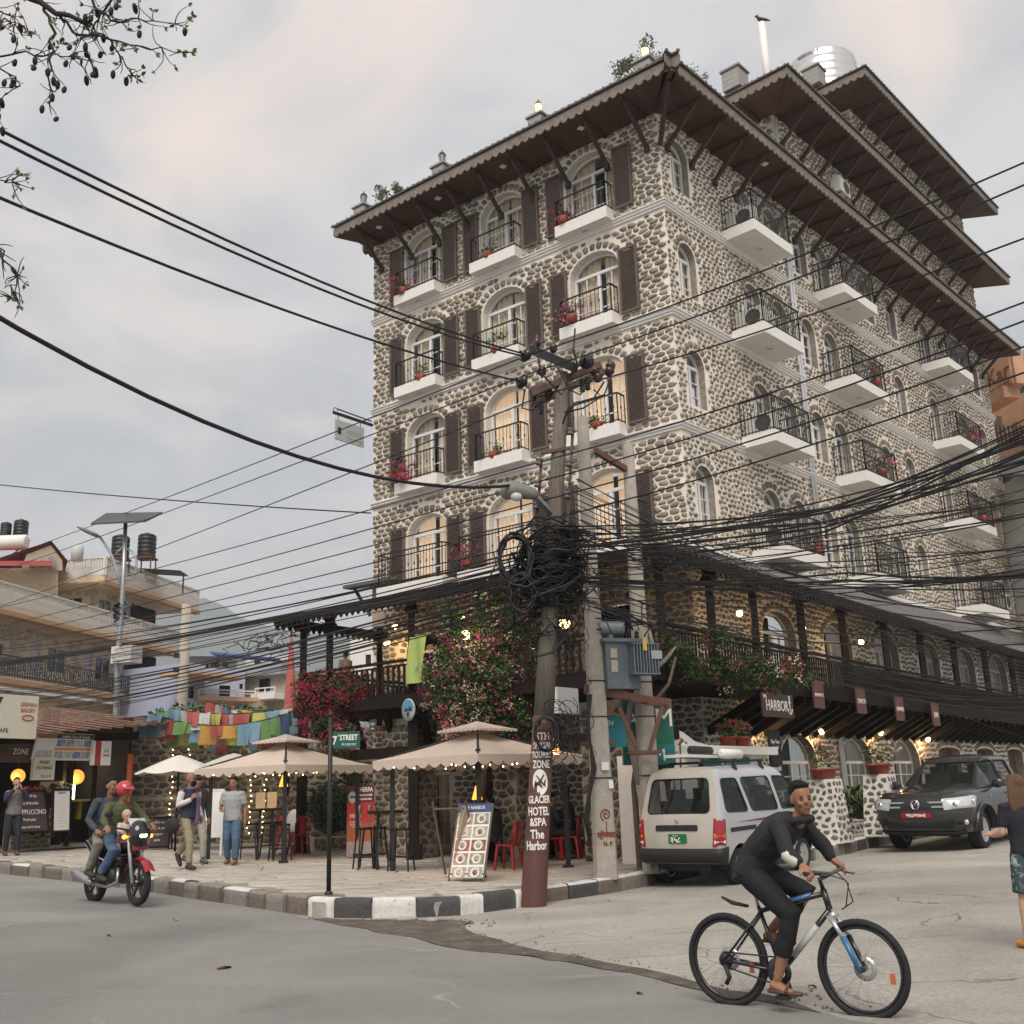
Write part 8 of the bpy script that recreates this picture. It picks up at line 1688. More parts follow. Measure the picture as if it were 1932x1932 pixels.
# ---- motorcycle riders
mk=MOT.scale[0]; rzm=MOT.rotation_euler[2]
OLV=cloth('olive_jacket',(.075,.085,.04)); FLN=cloth('flannel_navy',(.025,.035,.055),col2=(.06,.08,.11),scale=18); JEAN=cloth('denim_blue',(.06,.11,.19),col2=(.09,.15,.25)); KHK=cloth('khaki_trouser',(.27,.23,.17)); GRT=cloth('grey_trouser',(.20,.18,.15))
person(mo,rzm,'motorcycle rider in olive jacket, jeans and red open-face helmet',dict(pel=(-.08,0,.93),wst=(-.05,0,1.06),cst=(0,0,1.26),nk=(.05,0,1.42),hd=(.10,0,1.55),shl=(.02,.19,1.36),shr=(.02,-.19,1.36),ell=(.14,.32,1.16),elr=(.14,-.32,1.16),wrl=(.30,.33,1.08),wrr=(.30,-.33,1.08),hil=(-.06,.10,.90),hir=(-.06,-.10,.90),knl=(.28,.20,.74),knr=(.28,-.20,.74),anl=(-.04,.22,.42),anr=(-.04,-.22,.42),tol=(1,0,-.1),tor=(1,0,-.1),hdl=(.6,.2,-.3),hdr=(.6,-.2,-.3)),SKIN,(OLV,'jacket'),'long',JEAN,'long',M('shoe_dark',(.05,.035,.03),.7,.2,8),'helmet',M('helmet_red',(.42,.035,.045),.3,.05,5,coat=.5),(0.1,.08,0),mk,1.05)
person(mo,rzm,'bareheaded pillion passenger in checked dark shirt behind the helmeted rider',dict(pel=(-.42,0,.97),wst=(-.40,0,1.10),cst=(-.36,0,1.32),nk=(-.31,0,1.50),hd=(-.27,-.02,1.64),shl=(-.33,.20,1.43),shr=(-.33,-.20,1.43),ell=(-.36,.30,1.17),elr=(-.36,-.30,1.17),wrl=(-.16,.26,1.02),wrr=(-.16,-.26,1.02),hil=(-.40,.10,.94),hir=(-.40,-.10,.94),knl=(-.06,.27,.82),knr=(-.06,-.27,.82),anl=(-.30,.27,.48),anr=(-.30,-.27,.48),tol=(1,0,-.1),tor=(1,0,-.1),hdl=(.8,-.3,-.3),hdr=(.8,.3,-.3)),SKIN,FLN,'long',GRT,'long',M('shoe_dark',()),'short',None,(.35,.0,0),mk,1.08)
person(mo+V((0,0,.36)),rzm,'small child in pale knitted cap seated on the motorcycle tank in front of the rider',dict(pel=(.22,0,.75),wst=(.22,0,.83),cst=(.24,0,.98),nk=(.26,0,1.08),hd=(.29,0,1.20),shl=(.25,.12,1.05),shr=(.25,-.12,1.05),ell=(.33,.17,.93),elr=(.33,-.17,.93),wrl=(.45,.14,.90),wrr=(.45,-.14,.90),hil=(.22,.08,.73),hir=(.22,-.08,.73),knl=(.38,.16,.66),knr=(.38,-.16,.66),anl=(.33,.17,.46),anr=(.33,-.17,.46),hdl=(1,0,-.2),hdr=(1,0,-.2)),SKINL,cloth('child_cream',(.5,.46,.42)),'long',cloth('child_grey',(.2,.2,.22)),'long',M('shoe_dark',()),'beanie',cloth('pink_knit',(.46,.33,.29)),(.0,.1,0),mk*.72,.8)
# ---- pedestrians
def fz(x,y): return gp(x,y,.245)
GRY_=cloth('polo_grey',(.30,.31,.32)); TANS=M('tan_shoe',(.22,.10,.05),.6,.2,8)
def colr(e,G_,H):
    m=MB(); m.tube([G_['nk']+V((.012+.068*cos(t),.068*sin(t),-.035-.03*cos(t))) for t in [2*pi*k/14 for k in range(14)]],.016,6,closed=True); m.obj('collar',GRY_,e); m=MB(); m.box(V(G_['wrr'])+V((.08,-.01,.05)),(.09,.045,.012)); m.obj('phone',BPL,e)
person(fz(436,1631),-1.62,'man in grey polo shirt and blue jeans walking with phone in hand',dict(ell=(-.03,.25,1.12),wrl=(.02,.27,.86),elr=(-.02,-.26,1.12),wrr=(.19,-.16,1.07),hdr=(1,.3,.1),knl=(.08,.10,.50),anl=(.08,.10,.09),knr=(.02,-.11,.50),anr=(-.12,-.11,.10),hd=(.02,0,1.60)),SKIN,GRY_,'short',JEAN,'long',TANS,'short',head=(-.35,.03,0),bulk=1.12,scale=.99,shirt_len=.03,extra=colr)
VEST=cloth('vest_navy',(.03,.03,.06)); WSL=cloth('white_sleeve',(.55,.53,.51)); SCF=cloth('scarf_violet',(.13,.09,.20))
def walker(e,G_,H):
    g=MB()
    for S_ in 'lr': a,c,w=G_['sh'+S_],G_['el'+S_],G_['wr'+S_]; g.cap_tube([a.lerp(c,.12),a.lerp(c,.5),c,c.lerp(w,.5),c.lerp(w,.95)],[.066,.064,.058,.052,.044],10,end=.3)
    vox(g,'sleeves',WSL,e,.014,2)
    m=MB(); m.cap_tube([G_['nk']+V((.02,.09,-.05)),G_['nk']+V((.15,.07,-.2)),G_['nk']+V((.17,.06,-.5)),G_['nk']+V((.15,.06,-.66))],[.035,.03,.028,.03],8,0,1.8,side=(0,1,0)); m.tube([G_['nk']+V((.0+.09*cos(t),.09*sin(t),-.03)) for t in [2*pi*k/12 for k in range(12)]],.035,8,closed=True); vox(m,'scarf',SCF,e,.014,1)
    m=MB(); m.ell(V((-.06,-.33,.78)),(.17,.09,.15),12,8); m.bar((-.1,-.3,.9),(.0,.14,1.43),.05,.015); m.obj('shoulder_bag',cloth('bag_black',(.02,.02,.022)),e)
    m=MB(); m.ell(H@V((.066,0,-.07))+G_['hd'],(.045,.06,.055),10,8); m.obj('beard',HAIRB,e); m=MB()
    for s in (1,-1): m.tube([G_['hd']+H@V((.098,s*.035+.024*cos(t),.008+.018*sin(t))) for t in [k*.8 for k in range(8)]],.004,4,closed=True)
    m.bar(G_['hd']+H@V((.1,-.012,.01)),G_['hd']+H@V((.1,.012,.01)),.005); m.obj('glasses',BPL,e)
person(fz(352,1640),-.55,'bald bearded man in navy vest, violet scarf and khaki trousers striding with a black bag',dict(ell=(-.06,.25,1.13),wrl=(.10,.22,.92),elr=(.0,-.27,1.13),wrr=(.18,-.12,1.24),hdr=(.2,.4,.9),knl=(-.08,.10,.52),anl=(-.36,.10,.26),tol=(.5,0,-.9),knr=(.16,-.10,.50),anr=(.17,-.10,.09),pel=(.02,0,.95)),SKIN,(VEST,'vest'),'none',KHK,'long',M('boot_brown',(.045,.03,.022),.7,.25,8),None,head=(.1,0,0),v=.014,scale=1.03,extra=walker)
person(fz(366,1630),-.75,'man in black cap and dark jacket walking beside the bearded man',dict(ell=(-.03,.26,1.12),wrl=(.03,.27,.86),elr=(.02,-.26,1.13),wrr=(.10,-.25,.88),knl=(.14,.10,.50),anl=(.16,.10,.09),knr=(-.02,-.10,.50),anr=(-.2,-.10,.14)),SKIN,(cloth('jacket_charcoal',(.03,.032,.036)),'jacket'),'long',cloth('pale_trouser',(.30,.29,.25)),'long',M('shoe_grey',(.08,.08,.085),.7,.2,8),'cap',M('cap_black',(.012,.012,.014),.8,.1,8),(.25,0,0),1.02,1.05)
STR=cloth('striped_shirt',(.22,.2,.2),col2=(.10,.09,.11))
def tele(e,G_,H):
    m=MB(); m.box((.27,0,1.55),(.03,.13,.07)); m.obj('camera_phone',BPL,e); m=MB()
    for S_ in 'lr': a,c,w=G_['sh'+S_],G_['el'+S_],G_['wr'+S_]; m.cap_tube([a.lerp(c,.1),a.lerp(c,.5),c,c.lerp(w,.9)],[.064,.06,.055,.045],10,end=.3)
    vox(m,'sleeves',VEST,e,.016,2)
person(fz(20,1614),-.95,'person photographing at the left edge in striped top and dark trousers',dict(ell=(.12,.24,1.22),wrl=(.23,.07,1.48),elr=(.12,-.24,1.22),wrr=(.23,-.07,1.48),hdl=(.3,-.4,.8),hdr=(.3,.4,.8),knl=(.04,.11,.5),anl=(.03,.12,.09),knr=(.02,-.11,.5),anr=(-.04,-.12,.09)),SKINL,STR,'none',cloth('navy_trouser',(.02,.022,.035)),'long',M('shoe_brown',(.12,.06,.035),.7,.2,8),'short',M('hair_brown',(.06,.025,.012),.6,.2,40),(0,.0,0),1.,.95,v=.016,extra=tele)
# ---- girl at right edge
fg=gp(1962,1790,0); 
person(fg,1.75,'girl with long fair hair, black top and patterned shorts cut off by the right edge',dict(ell=(.02,.22,1.13),wrl=(.25,.18,1.10),elr=(.0,-.23,1.13),wrr=(.22,-.18,1.06),hdl=(.9,-.2,.25),hdr=(.9,.2,.1),knl=(.02,.10,.5),anl=(.05,.09,.09),knr=(-.02,-.10,.5),anr=(-.1,-.1,.09),hd=(.03,0,1.585)),SKINL,cloth('top_black',(.014,.014,.022)),'short',cloth('print_shorts',(.03,.06,.07),wear=((.35,.38,.36),.42,14)),'short',M('flipflop_orange',(.55,.25,.07),.7,.1,8),'long',M('hair_auburn',(.17,.095,.05),.6,.4,60,.8,stretch=(8,8,.25)),(.0,.05,0),.88,.88,v=.012)
# ---- cafe staff and guests
SIT=dict(pel=(0,0,.56),wst=(.0,0,.70),cst=(.02,0,.92),nk=(.05,0,1.09),hd=(.08,0,1.23),shl=(.03,.185,1.03),shr=(.03,-.185,1.03),ell=(.10,.25,.80),elr=(.10,-.25,.80),wrl=(.30,.15,.78),wrr=(.30,-.15,.78),hil=(.0,.09,.53),hir=(.0,-.09,.53),knl=(.42,.12,.52),knr=(.42,-.12,.52),anl=(.40,.12,.09),anr=(.40,-.12,.09),hdl=(1,-.2,0),hdr=(1,.2,0))
def guest(px,py,rz,label,top,tr,hair='short',hm=None,J=None,v=.02,sc_=1.,skin=SKIN,extra=None,**k):
    j=dict(SIT); j.update(J or {}); return person(fz(px,py),rz,label,j,skin,top,'long',tr,'long',M('shoe_dark',()),hair,hm,(k.pop('yaw',0),.1,0),sc_,1.,v,seated=True,extra=extra)
BKT=cloth('shirt_black',(.02,.02,.022)); RDT=cloth('shirt_red',(.26,.015,.02)); WTT=cloth('shirt_white',(.48,.48,.50)); NVT=cloth('suit_navy',(.015,.018,.028)); MGT=cloth('magenta_top',(.33,.05,.16)); BLT=cloth('shirt_paleblue',(.38,.42,.48))
guest(938,1632,2.7,'man in black jacket and jeans sitting on a red chair behind the menu board',BKT,cloth('dark_jeans',(.03,.045,.07)),J=dict(hd=(.14,0,1.19),wrl=(.35,.1,.75)),v=.016)
guest(1078,1618,2.9,'man in dark suit seated at the right end under the second canopy',NVT,BKT,J=dict(wrr=(.38,-.1,.9),elr=(.15,-.25,.86)),sc_=1.08)
guest(1060-20,1622,.3,'guest partly hidden by the maroon pole seated facing the man in dark suit',BKT,BKT)
person(fz(825,1592),1.3,'waiter in white shirt and black trousers standing with his back turned',dict(elr=(.1,-.25,1.15),wrr=(.25,-.1,1.1)),SKIN,WTT,'long',BKT,'long',M('shoe_dark',()),'short',scale=1.0,v=.02)
person(fz(805,1588),-.9,'waiter in dark waistcoat standing beside the waiter in white shirt',dict(elr=(.1,-.25,1.15),wrr=(.25,-.1,1.1)),SKIN,BKT,'long',BKT,'long',M('shoe_dark',()),'short',scale=1.0,v=.02)
guest(803,1600,-2.6,'guest in red top sitting beside the waiters',RDT,JEAN)
person(fz(962,1592),-1.7,'waitress in white blouse and dark skirt standing under the second canopy',dict(),SKIN,WTT,'long',BKT,'long',M('shoe_dark',()),'bun',scale=.97,v=.02)
for px,py,rz,lb,tp_,hr,hm_ in ((470,1578,2.2,'grey-haired guest in white top at the far table under the first canopy',WTT,'short',M('hair_grey',(.25,.24,.23),.7,.2,30)),(492,1580,-.4,'guest in dark brown jacket seated with back turned at the long table',cloth('jacket_brown',(.05,.04,.035)),'short',None),(515,1577,2.6,'guest in pale blue shirt at the long table under the first canopy',BLT,'short',None),(535,1580,3.0,'guest in orange vest beside the white-haired guest',cloth('orange_vest',(.6,.13,.03)),'short',None),(549,1582,2.8,'white-haired guest in black sleeveless top',BKT,'short',M('hair_white',(.5,.49,.47),.7,.1,30)),(575,1584,2.9,'guest in magenta top next to the folded white bag',MGT,'short',None)):
    guest(px,py,rz,lb,tp_,BKT,hr,hm_)
# man at the veranda rail
pv=at_plane(PA(0,0,3.6),PA(5,0,3.6),652,1290); 
person(V((pv.x,pv.y,DZ)),2.4,'man in beige shirt standing at the front veranda behind the red bougainvillea',dict(elr=(.1,-.25,1.15),wrr=(.28,-.1,1.12)),SKIN,cloth('shirt_beige',(.25,.2,.15)),'short',BKT,'long',M('shoe_dark',()),'short',scale=.8,v=.02)
# ---------------------------------------------------------------- cafe terrace
R=random.Random(77)
CANV=M('canvas_cream',(.54,.45,.38),.85,.06,3,.1); PARW=M('parasol_white',(.62,.60,.55),.85,.06,3); TUBE=M('black_tube',(.015,.015,.016),.5,.1,6)
def canopy(px,py,D,ez,az_z,label,half=2.05,rot=None,side_px=None):
    c=atD(px,py,D); c.z=gz(c.y,c.x)+.24; va=atan2(c.x,c.y); e=empty('cafe_canopy',c,-va,label,'canopy','cream cafe canopies'); z0=ez-c.z; z1=az_z-c.z
    K=[V((0,-half,0)),V((half,0,0)),V((0,half,0)),V((-half,0,0))]
    def tier(h,za,zb,sagk,name,val):
        b=MB()
        for i in range(4):
            a,d=K[i]*(h/half),K[(i+1)%4]*(h/half)
            def f(u,v,a=a,d=d):
                q=a.lerp(d,u)*v; t=v; return (q.x,q.y,za+(zb-za)*(t**1.0)-sagk*sin(pi*t)*(1-.5*abs(u*2-1)))
            b.grid(lambda u,v:f(u,.02+.98*v),10,10)
            if val:
                n=9; 
                def g(u,v,a=a,d=d):
                    q=a.lerp(d,u); s=abs(sin(pi*u*n)); return (q.x*1.004,q.y*1.004,zb-v*(val*(.62+.38*s)))
                b.grid(g,n*6,3)
        return b.obj(name,CANV,e)
    tier(half,z1-.16,z0,.10,'canvas_roof',.19); tier(half*.385,z1,z1-.17,.02,'vent_cap',.05)
    for i in range(4):
        k=K[i]*.82; b=MB(); b.bar((k.x,k.y,0),(k.x,k.y,z0+.1),.09,.09); b.box((k.x,k.y,.02),(.2,.2,.04)); b.obj('post',TUBE,e)
        d=K[(i+1)%4]*.82; b=MB(); b.bar((k.x,k.y,z0-.03),(d.x,d.y,z0-.03),.05,.06); b.obj('top_rail',TUBE,e)
    b=MB()
    for i in range(4): k=K[i]*.97; b.tube([(k.x,k.y,z0+.0),(0,0,z1-.2)],.02,6)
    b.obj('rafters',TUBE,e); b=MB()
    for sx in (-1,1): pass
    # fairy lights along the rails
    for i in range(4):
        k,d=K[i]*.86,K[(i+1)%4]*.86; P=[c+Matrix.Rotation(-va,3,'Z')@(k.lerp(d,t)+V((0,0,z0-.10-.05*sin(t*20)))) for t in [j/8 for j in range(9)]]
        fairy('fairy_lights',P,9,('front right','back right','back left','front left')[i]+' fairy light string under the '+('first' if px<700 else 'second')+' canopy rail',r=.014)
    for t,nm in ((.35,'a'),):
        pass
    return e,c
CAN2,cc2=canopy(905,1560,20.9,2.30,2.99,'larger cream two-tier canopy with scalloped edge behind the maroon pole',2.0)
CAN1,cc1=canopy(536,1560,25.4,2.36,3.10,'cream two-tier canopy with scalloped edge left of the street name post',1.98)
ORL=M('orange_shade',(1,.5,.08),.6,.05,4,emit=.9,ecol=(1,.40,.05))
for i,(x,y,D,lb) in enumerate(((535,1473,24,'orange cone lamp hanging under the first canopy'),(900,1496,20.2,'orange cone lamp hanging under the second canopy'),(1045,1404,20.5,'orange cone lamp hanging right of the maroon pole'))):
    p=atD(x,y,D); e=empty('cone_lamp',p,0,lb,'lamp','orange cone lamps'); b=MB(); b.lathe([(.015,.13),(.03,.12),(.1,-.12),(.09,-.12)],12); b.obj('shade',ORL,e); b=MB(); b.tube([(0,0,.12),(0,0,.5)],.006,4); b.obj('cord',IRON,e); lamp('shade_light',(0,0,-.16),8,(1,.6,.25),.05,e)
def parasol(px,py,D,r,z,label):
    c=atD(px,py,D); c.z=gz(c.y,c.x)+.24; e=empty('parasol',c,.2,label,'parasol','white round parasols'); h=z-c.z; b=MB(); n=8
    b.grid(lambda u,v:(r*v*cos(2*pi*u),r*v*sin(2*pi*u),h-.42*v**1.15-.05*abs(sin(4*2*pi*u))*v*v),48,8); b.obj('canopy_cloth',PARW,e); b=MB(); b.tube([(0,0,0),(0,0,h+.05)],.025,8); b.obj('pole',DWOOD,e); b=MB()
    for i in range(n): a=2*pi*i/n; b.tube([(0,0,h-.03),(r*.97*cos(a),r*.97*sin(a),h-.44)],.01,5)
    b.obj('ribs',DWOOD,e)
parasol(332,1560,29,1.05,at(332,1424,27.5).z,'left white parasol in front of the stone wall'); parasol(437,1560,29.5,1.15,at(430,1421,28.5).z,'white parasol half hidden behind the first canopy')
# ---- bar tables, stools and chairs
def stool(p,rz,label,h=.74,first=[]):
    if first:
        c=dup(first[0],None,p,rz,label); return c
    e=empty('bar_stool',p,rz,label,'stool','dark bar stools'); b=MB(); b.box((0,0,h),(.34,.34,.04)); b.obj('seat',DWOOD,e)
    for sx in (1,-1):
        for sy in (1,-1): b=MB(); b.bar((sx*.2,sy*.2,0),(sx*.14,sy*.14,h-.02),.028); b.obj('leg',TUBE,e)
    b=MB(); 
    for a,c in (((.18,.18),(.18,-.18)),((.18,-.18),(-.18,-.18)),((-.18,-.18),(-.18,.18)),((-.18,.18),(.18,.18))): b.bar((*a,.25),(*c,.25),.02)
    b.obj('foot_ring',TUBE,e); first.append(e); return e
def bar_table(p,rz,label,h=1.05,first=[]):
    if first: return dup(first[0],None,p,rz,label)
    e=empty('bar_table',p,rz,label,'table','dark bar tables'); b=MB(); b.box((0,0,h),(.66,.62,.05)); b.obj('table_top',DWOOD,e)
    for sx in (1,-1):
        for sy in (1,-1): b=MB(); b.bar((sx*.17,sy*.17,0),(sx*.13,sy*.13,h-.02),.035); b.obj('leg',TUBE,e)
    first.append(e); return e
bar_table(fz(727,1640),.2,'dark bar table between two stools in front of the red beer banner'); stool(fz(690,1640),.4,'dark bar stool left of the table by the red beer banner'); stool(fz(757,1643),-.2,'dark bar stool right of the table by the red beer banner'); stool(fz(706,1637),.9,'dark bar stool pushed under the table by the red beer banner')
bar_table(fz(500,1622),.3,'dark bar table under the first canopy carrying menu holders'); stool(fz(468,1622),.1,'dark bar stool beside the man in grey polo shirt'); stool(fz(528,1624),.5,'dark bar stool between the first canopy table and the red chair'); stool(fz(513,1616),.8,'dark bar stool behind the menu holders table')
pm=fz(500,1622)+V((0,0,1.08))
for i,x in enumerate((-.13,.12)): b=MB(); b.box((x,0,.17),(.2,.05,.34)); b.obj('menu_holder',M('cream_card',(.62,.57,.45),.7,.08,4),loc=pm,rz=.1,label=('left','right')[i]+' of the two upright cream menu holders on the bar table',cat='menu')
RCH=M('red_metal_chair',(.34,.012,.018),.35,.12,5,coat=.3)
def red_chair(p,rz,label,first=[]):
    if first: return dup(first[0],None,p,rz,label)
    e=empty('red_chair',p,rz,label,'chair','red metal cafe chairs'); b=MB(); b.box((0,0,.44),(.36,.36,.03)); b.obj('seat',RCH,e)
    for sx in (1,-1):
        for sy in (1,-1): b=MB(); b.bar((sx*.2,sy*.2,0),(sx*.15,sy*.15,.43),.045,.04); b.obj('leg',RCH,e)
    b=MB(); b.tube([(-.16,-.17,.44),(-.2,-.18,.70),(-.22,-.12,.84),(-.225,0,.87),(-.22,.12,.84),(-.2,.18,.70),(-.16,.17,.44)],.016,6); b.obj('back_frame',RCH,e); b=MB(); b.hexa([V(q) for q in ((-.165,-.07,.44),(-.165,.07,.44),(-.175,.07,.44),(-.175,-.07,.44),(-.215,-.07,.86),(-.215,.07,.86),(-.225,.07,.86),(-.225,-.07,.86))]); b.obj('back_splat',RCH,e); first.append(e); return e
red_chair(fz(563,1612),2.2,'red metal chair at the right of the first canopy beside the hedge'); red_chair(fz(541,1606),.6,'red metal chair behind the first canopy post'); red_chair(fz(960,1640),2.7,'red metal chair the black-jacketed man behind the menu board sits on')
red_chair(fz(1078,1620),2.9,'red metal chair under the man in dark suit'); red_chair(fz(1040,1624),.3,'red metal chair hidden behind the maroon pole'); red_chair(fz(803,1602),-2.6,'red metal chair of the guest in red top')
def table(p,rz,label,w=.8,l=.8,h=.74,mat=DWOOD):
    e=empty('cafe_table',p,rz,label,'table','dark cafe tables'); b=MB(); b.box((0,0,h),(l,w,.04)); b.obj('table_top',mat,e)
    for sx in (1,-1):
        for sy in (1,-1): b=MB(); b.bar((sx*l*.42,sy*w*.42,0),(sx*l*.42,sy*w*.42,h-.02),.05); b.obj('leg',TUBE,e)
table(fz(912,1628),.2,'dark cafe table beside the man behind the menu board'); table(fz(1058,1618),.2,'dark cafe table in front of the man in dark suit'); table(fz(505,1580)+V((.3,.2,0)),.1,'long dark table of the guests under the first canopy',.8,2.6)
for px,py,rz,lb in ((470,1578,2.2,'grey-haired guest'),(492,1580,-.4,'guest in brown jacket'),(515,1577,2.6,'guest in pale blue shirt'),(535,1580,3.0,'guest in orange vest'),(549,1582,2.8,'white-haired guest'),(575,1584,2.9,'guest in magenta top')): red_chair(fz(px,py),rz,'red metal chair of the '+lb+' at the long table')
b=MB(); b.ell((0,0,.25),(.22,.12,.3),12,8); o=b.obj('white_bag',M('bag_white',(.62,.58,.6),.7,.1,4),loc=fz(566,1600)+V((-.1,-.3,.45)),label='large folded white bag slung on the red chair under the first canopy',cat='bag')
# ---- beer banner
e=empty('beer_banner',fz(680,1618),.08,'red pull-up beer banner lettered SHERPA with oval mountain emblem','banner'); F=face_M((0,0,.80),(1,0,0),(0,-1,.06)); ZB=[M('banner_maroon',(.10,.012,.018),.5,.1,4),M('banner_red',(.42,.025,.02),.5,.08,4),M('banner_orange',(.34,.09,.04),.5,.15,6),M('banner_hall',(.30,.25,.24),.6,.2,8)]
for i,(y0,y1,k) in enumerate(((.40,.78,0),(-.05,.40,1),(-.45,-.05,2),(-.78,-.45,3))): b=MB(); b.box(F@V((0,(y0+y1)/2,0)),(.62,(y1-y0),.02),M=F); b.obj('print_panel',ZB[k],e)
text('SHERPA',.14,TWH,F@Matrix.Translation((.1,.68,.014)),e,sx=.72,ext=.002,bold=.004); text('HIMALAYAN BEER',.06,TWH,F@Matrix.Translation((.1,.56,.014)),e,sx=.68,ext=.002,bold=.002); text('AVAILABLE HERE',.06,TWH,F@Matrix.Translation((.1,.47,.014)),e,sx=.68,ext=.002,bold=.002); text('STEP IN',.1,TWH,F@Matrix.Translation((-.12,.1,.014)),e,sx=.75,ext=.002,bold=.002); text('TO EXPERIENCE\nTHE BEST BEER\nOF NEPAL',.055,TWH,F@Matrix.Translation((-.12,-.08,.014)),e,sx=.7,ext=.002)
b=MB(); b._a([F@V((-.19+.09*cos(t),.52+.13*sin(t),.013)) for t in [2*pi*k/20 for k in range(20)]],[tuple(range(20))]); b.obj('emblem_plate',M('sign_pale_blue',()),e); b=MB(); b._a([F@V(q) for q in ((-.26,.5,.016),(-.2,.57,.016),(-.17,.53,.016),(-.14,.56,.016),(-.11,.5,.016))],[(0,1,2,3,4)]); b.obj('emblem_peak',M('emblem_dark',()),e)
for x in (-.02,.2): b=MB(); b.lathe([(.01,.02),(.015,.3),(.03,.32),(.04,.4),(.03,.43)],8,F@V((x,-.1,.02))); b.tube([F@V((x,-.15,.02)),F@V((x,.28,.02))],.008,5); b.obj('beer_tap',STEEL,e)
# ---- menu A-frame
e=empty('menu_a_frame',fz(873,1660),-.12,'white A-frame menu board of food pictures with blue HARBOR heading','sign board'); w=.62; F=face_M((.18,-.12,.63),V((1,-.25,0)),V((-.25,-1,.42)))
b=MB(); b.box(F@V((0,0,0)),(w,1.24,.02),M=F); b.obj('picture_panel',SWH,e); b=MB(); b.box(F@V((0,.55,.013)),(w,.15,.008),M=F); b.obj('blue_heading',M('heading_blue',(.03,.06,.16),.5,.08,4),e); text('THE HARBOR',.085,TWH,F@Matrix.Translation((-.02,.55,.02)),e,sx=.8,ext=.002)
FD=[M('food_%d'%i,c,.5,.4,14,col2=c2) for i,(c,c2) in enumerate((((.45,.36,.28),(.16,.07,.04)),((.12,.04,.025),(.30,.14,.07)),((.30,.18,.10),(.55,.5,.42)),((.08,.09,.05),(.42,.38,.3)),((.25,.03,.025),(.40,.16,.08)),((.14,.2,.1),(.5,.5,.45))))]
for j in range(5):
    for i in range(2): 
        b=MB(); b.box(F@V((-.145+.29*i,.36-.225*j,.013)),(.26,.185,.006),M=F); pc=b.obj('food_picture',FD[(j*2+i*3)%6],e); q=MB(); q.lathe([(.001,.004),(.07,.006),(.085,.01)],14,F@V((-.145+.29*i,.36-.225*j,.014)),F.to_3x3()); q.obj('plate_print',M('plate_white',(.6,.57,.53),.5,.1,8),pc); q=MB(); q.ell(F@V((-.145+.29*i,.36-.225*j,.02)),(.045,.05,.012),8,6,F); q.obj('food_print',FD[(j+i*2+1)%6],pc)
Fb=face_M((-.15,.25,.63),V((1,-.25,0)),V((.25,1,.42))); b=MB()
for F_ in (F,Fb):
    for s in (1,-1): b.bar(F_@V((s*w/2,-.68,0)),F_@V((s*w/2,.62,0)),.03,.03)
    b.bar(F_@V((-w/2,-.56,0)),F_@V((w/2,-.56,0)),.03,.03)
b.obj('frame',M('frame_wood',(.13,.095,.07),.7,.2,6),e); b=MB(); b.hexa([F@V((-w/2-.0,-.6,-.02)),Fb@V((w/2,-.6,.0)),Fb@V((w/2,.6,.0)),F@V((-w/2,.6,-.02)),F@V((-w/2+.01,-.6,-.03)),Fb@V((w/2-.01,-.6,-.02)),Fb@V((w/2-.01,.6,-.02)),F@V((-w/2+.01,.6,-.03))]); b.obj('side_print',M('print_stone',(.42,.32,.23),.7,.2,3,col2=(.34,.26,.19)),e)
# ---- hedge, edging, steps, pots
def edging(p0,p1,h,label,D=.4):
    a,c=fz(*p0),fz(*p1); u=(c-a); L_=u.length; u.z=0; u.normalize(); e=empty('stone_edging',a,atan2(u.y,u.x),label,'wall'); b=MB(); b.box((L_/2,D/2,h/2),(L_,D,h)); b.obj('wall_core',DMORT,e)
    for Q in cells(0,.01,L_,h,.24,.15,.03,R): m=MB(); stone_geo(m,Q,lambda u_,v,d:(u_,-d,v),.03,R,0,-.01); m.obj('stone',WST,e)
edging((592,1606),(692,1604),.32,'low stone planter edging between the two canopies'); edging((735,1612),(830,1612),.16,'low stone step at the cafe entrance')
HDK=[LF('hedge_dark',(.018,.032,.014)),LF('hedge_mid',(.03,.05,.02)),LF('hedge_purple',(.05,.012,.03))]
shrub(fz(622,1590)+V((0,.3,.25)),(.75,.5,.78),2200,'dense dark hedge shrub between the canopies left of the beer banner',R,HDK,.11,(0,0,1)); shrub(fz(668,1592)+V((0,.3,.2)),(.5,.45,.85),1500,'dark hedge shrub directly behind the beer banner',R,HDK,.11,(0,0,1)); shrub(fz(588,1588)+V((0,.4,.2)),(.4,.4,.95),1100,'dark purplish shrub beside the red chair',R,HDK,.12,(0,2,2))
palm(fz(752,1608)+V((0,.3,.25)),'large agave beside the cafe steps',R,34,.75,.75,GREENS[:2],w=.10); palm(fz(790,1600)+V((0,.2,.3)),'second agave near the waiters',R,28,.6,.7,GREENS[:2],w=.09)
for px,py,fl,lb,n in ((762,1612,0,'pot of magenta flowers right of the bar stools',240),(805,1606,0,'terracotta pot with small magenta flowers by the step',120),(733,1610,3,'pot of yellowish flowers between the bar stool legs',160),(838,1596,2,'pot of bright pink flowers at the top of the cafe step',140)): flowerpot(fz(px,py),lb,R,fl,.2,.26,n,.45)
VAR=[LF('leaf_variegated',(.22,.26,.10)),LF('leaf_pale',(.42,.42,.26)),GREENS[0]]
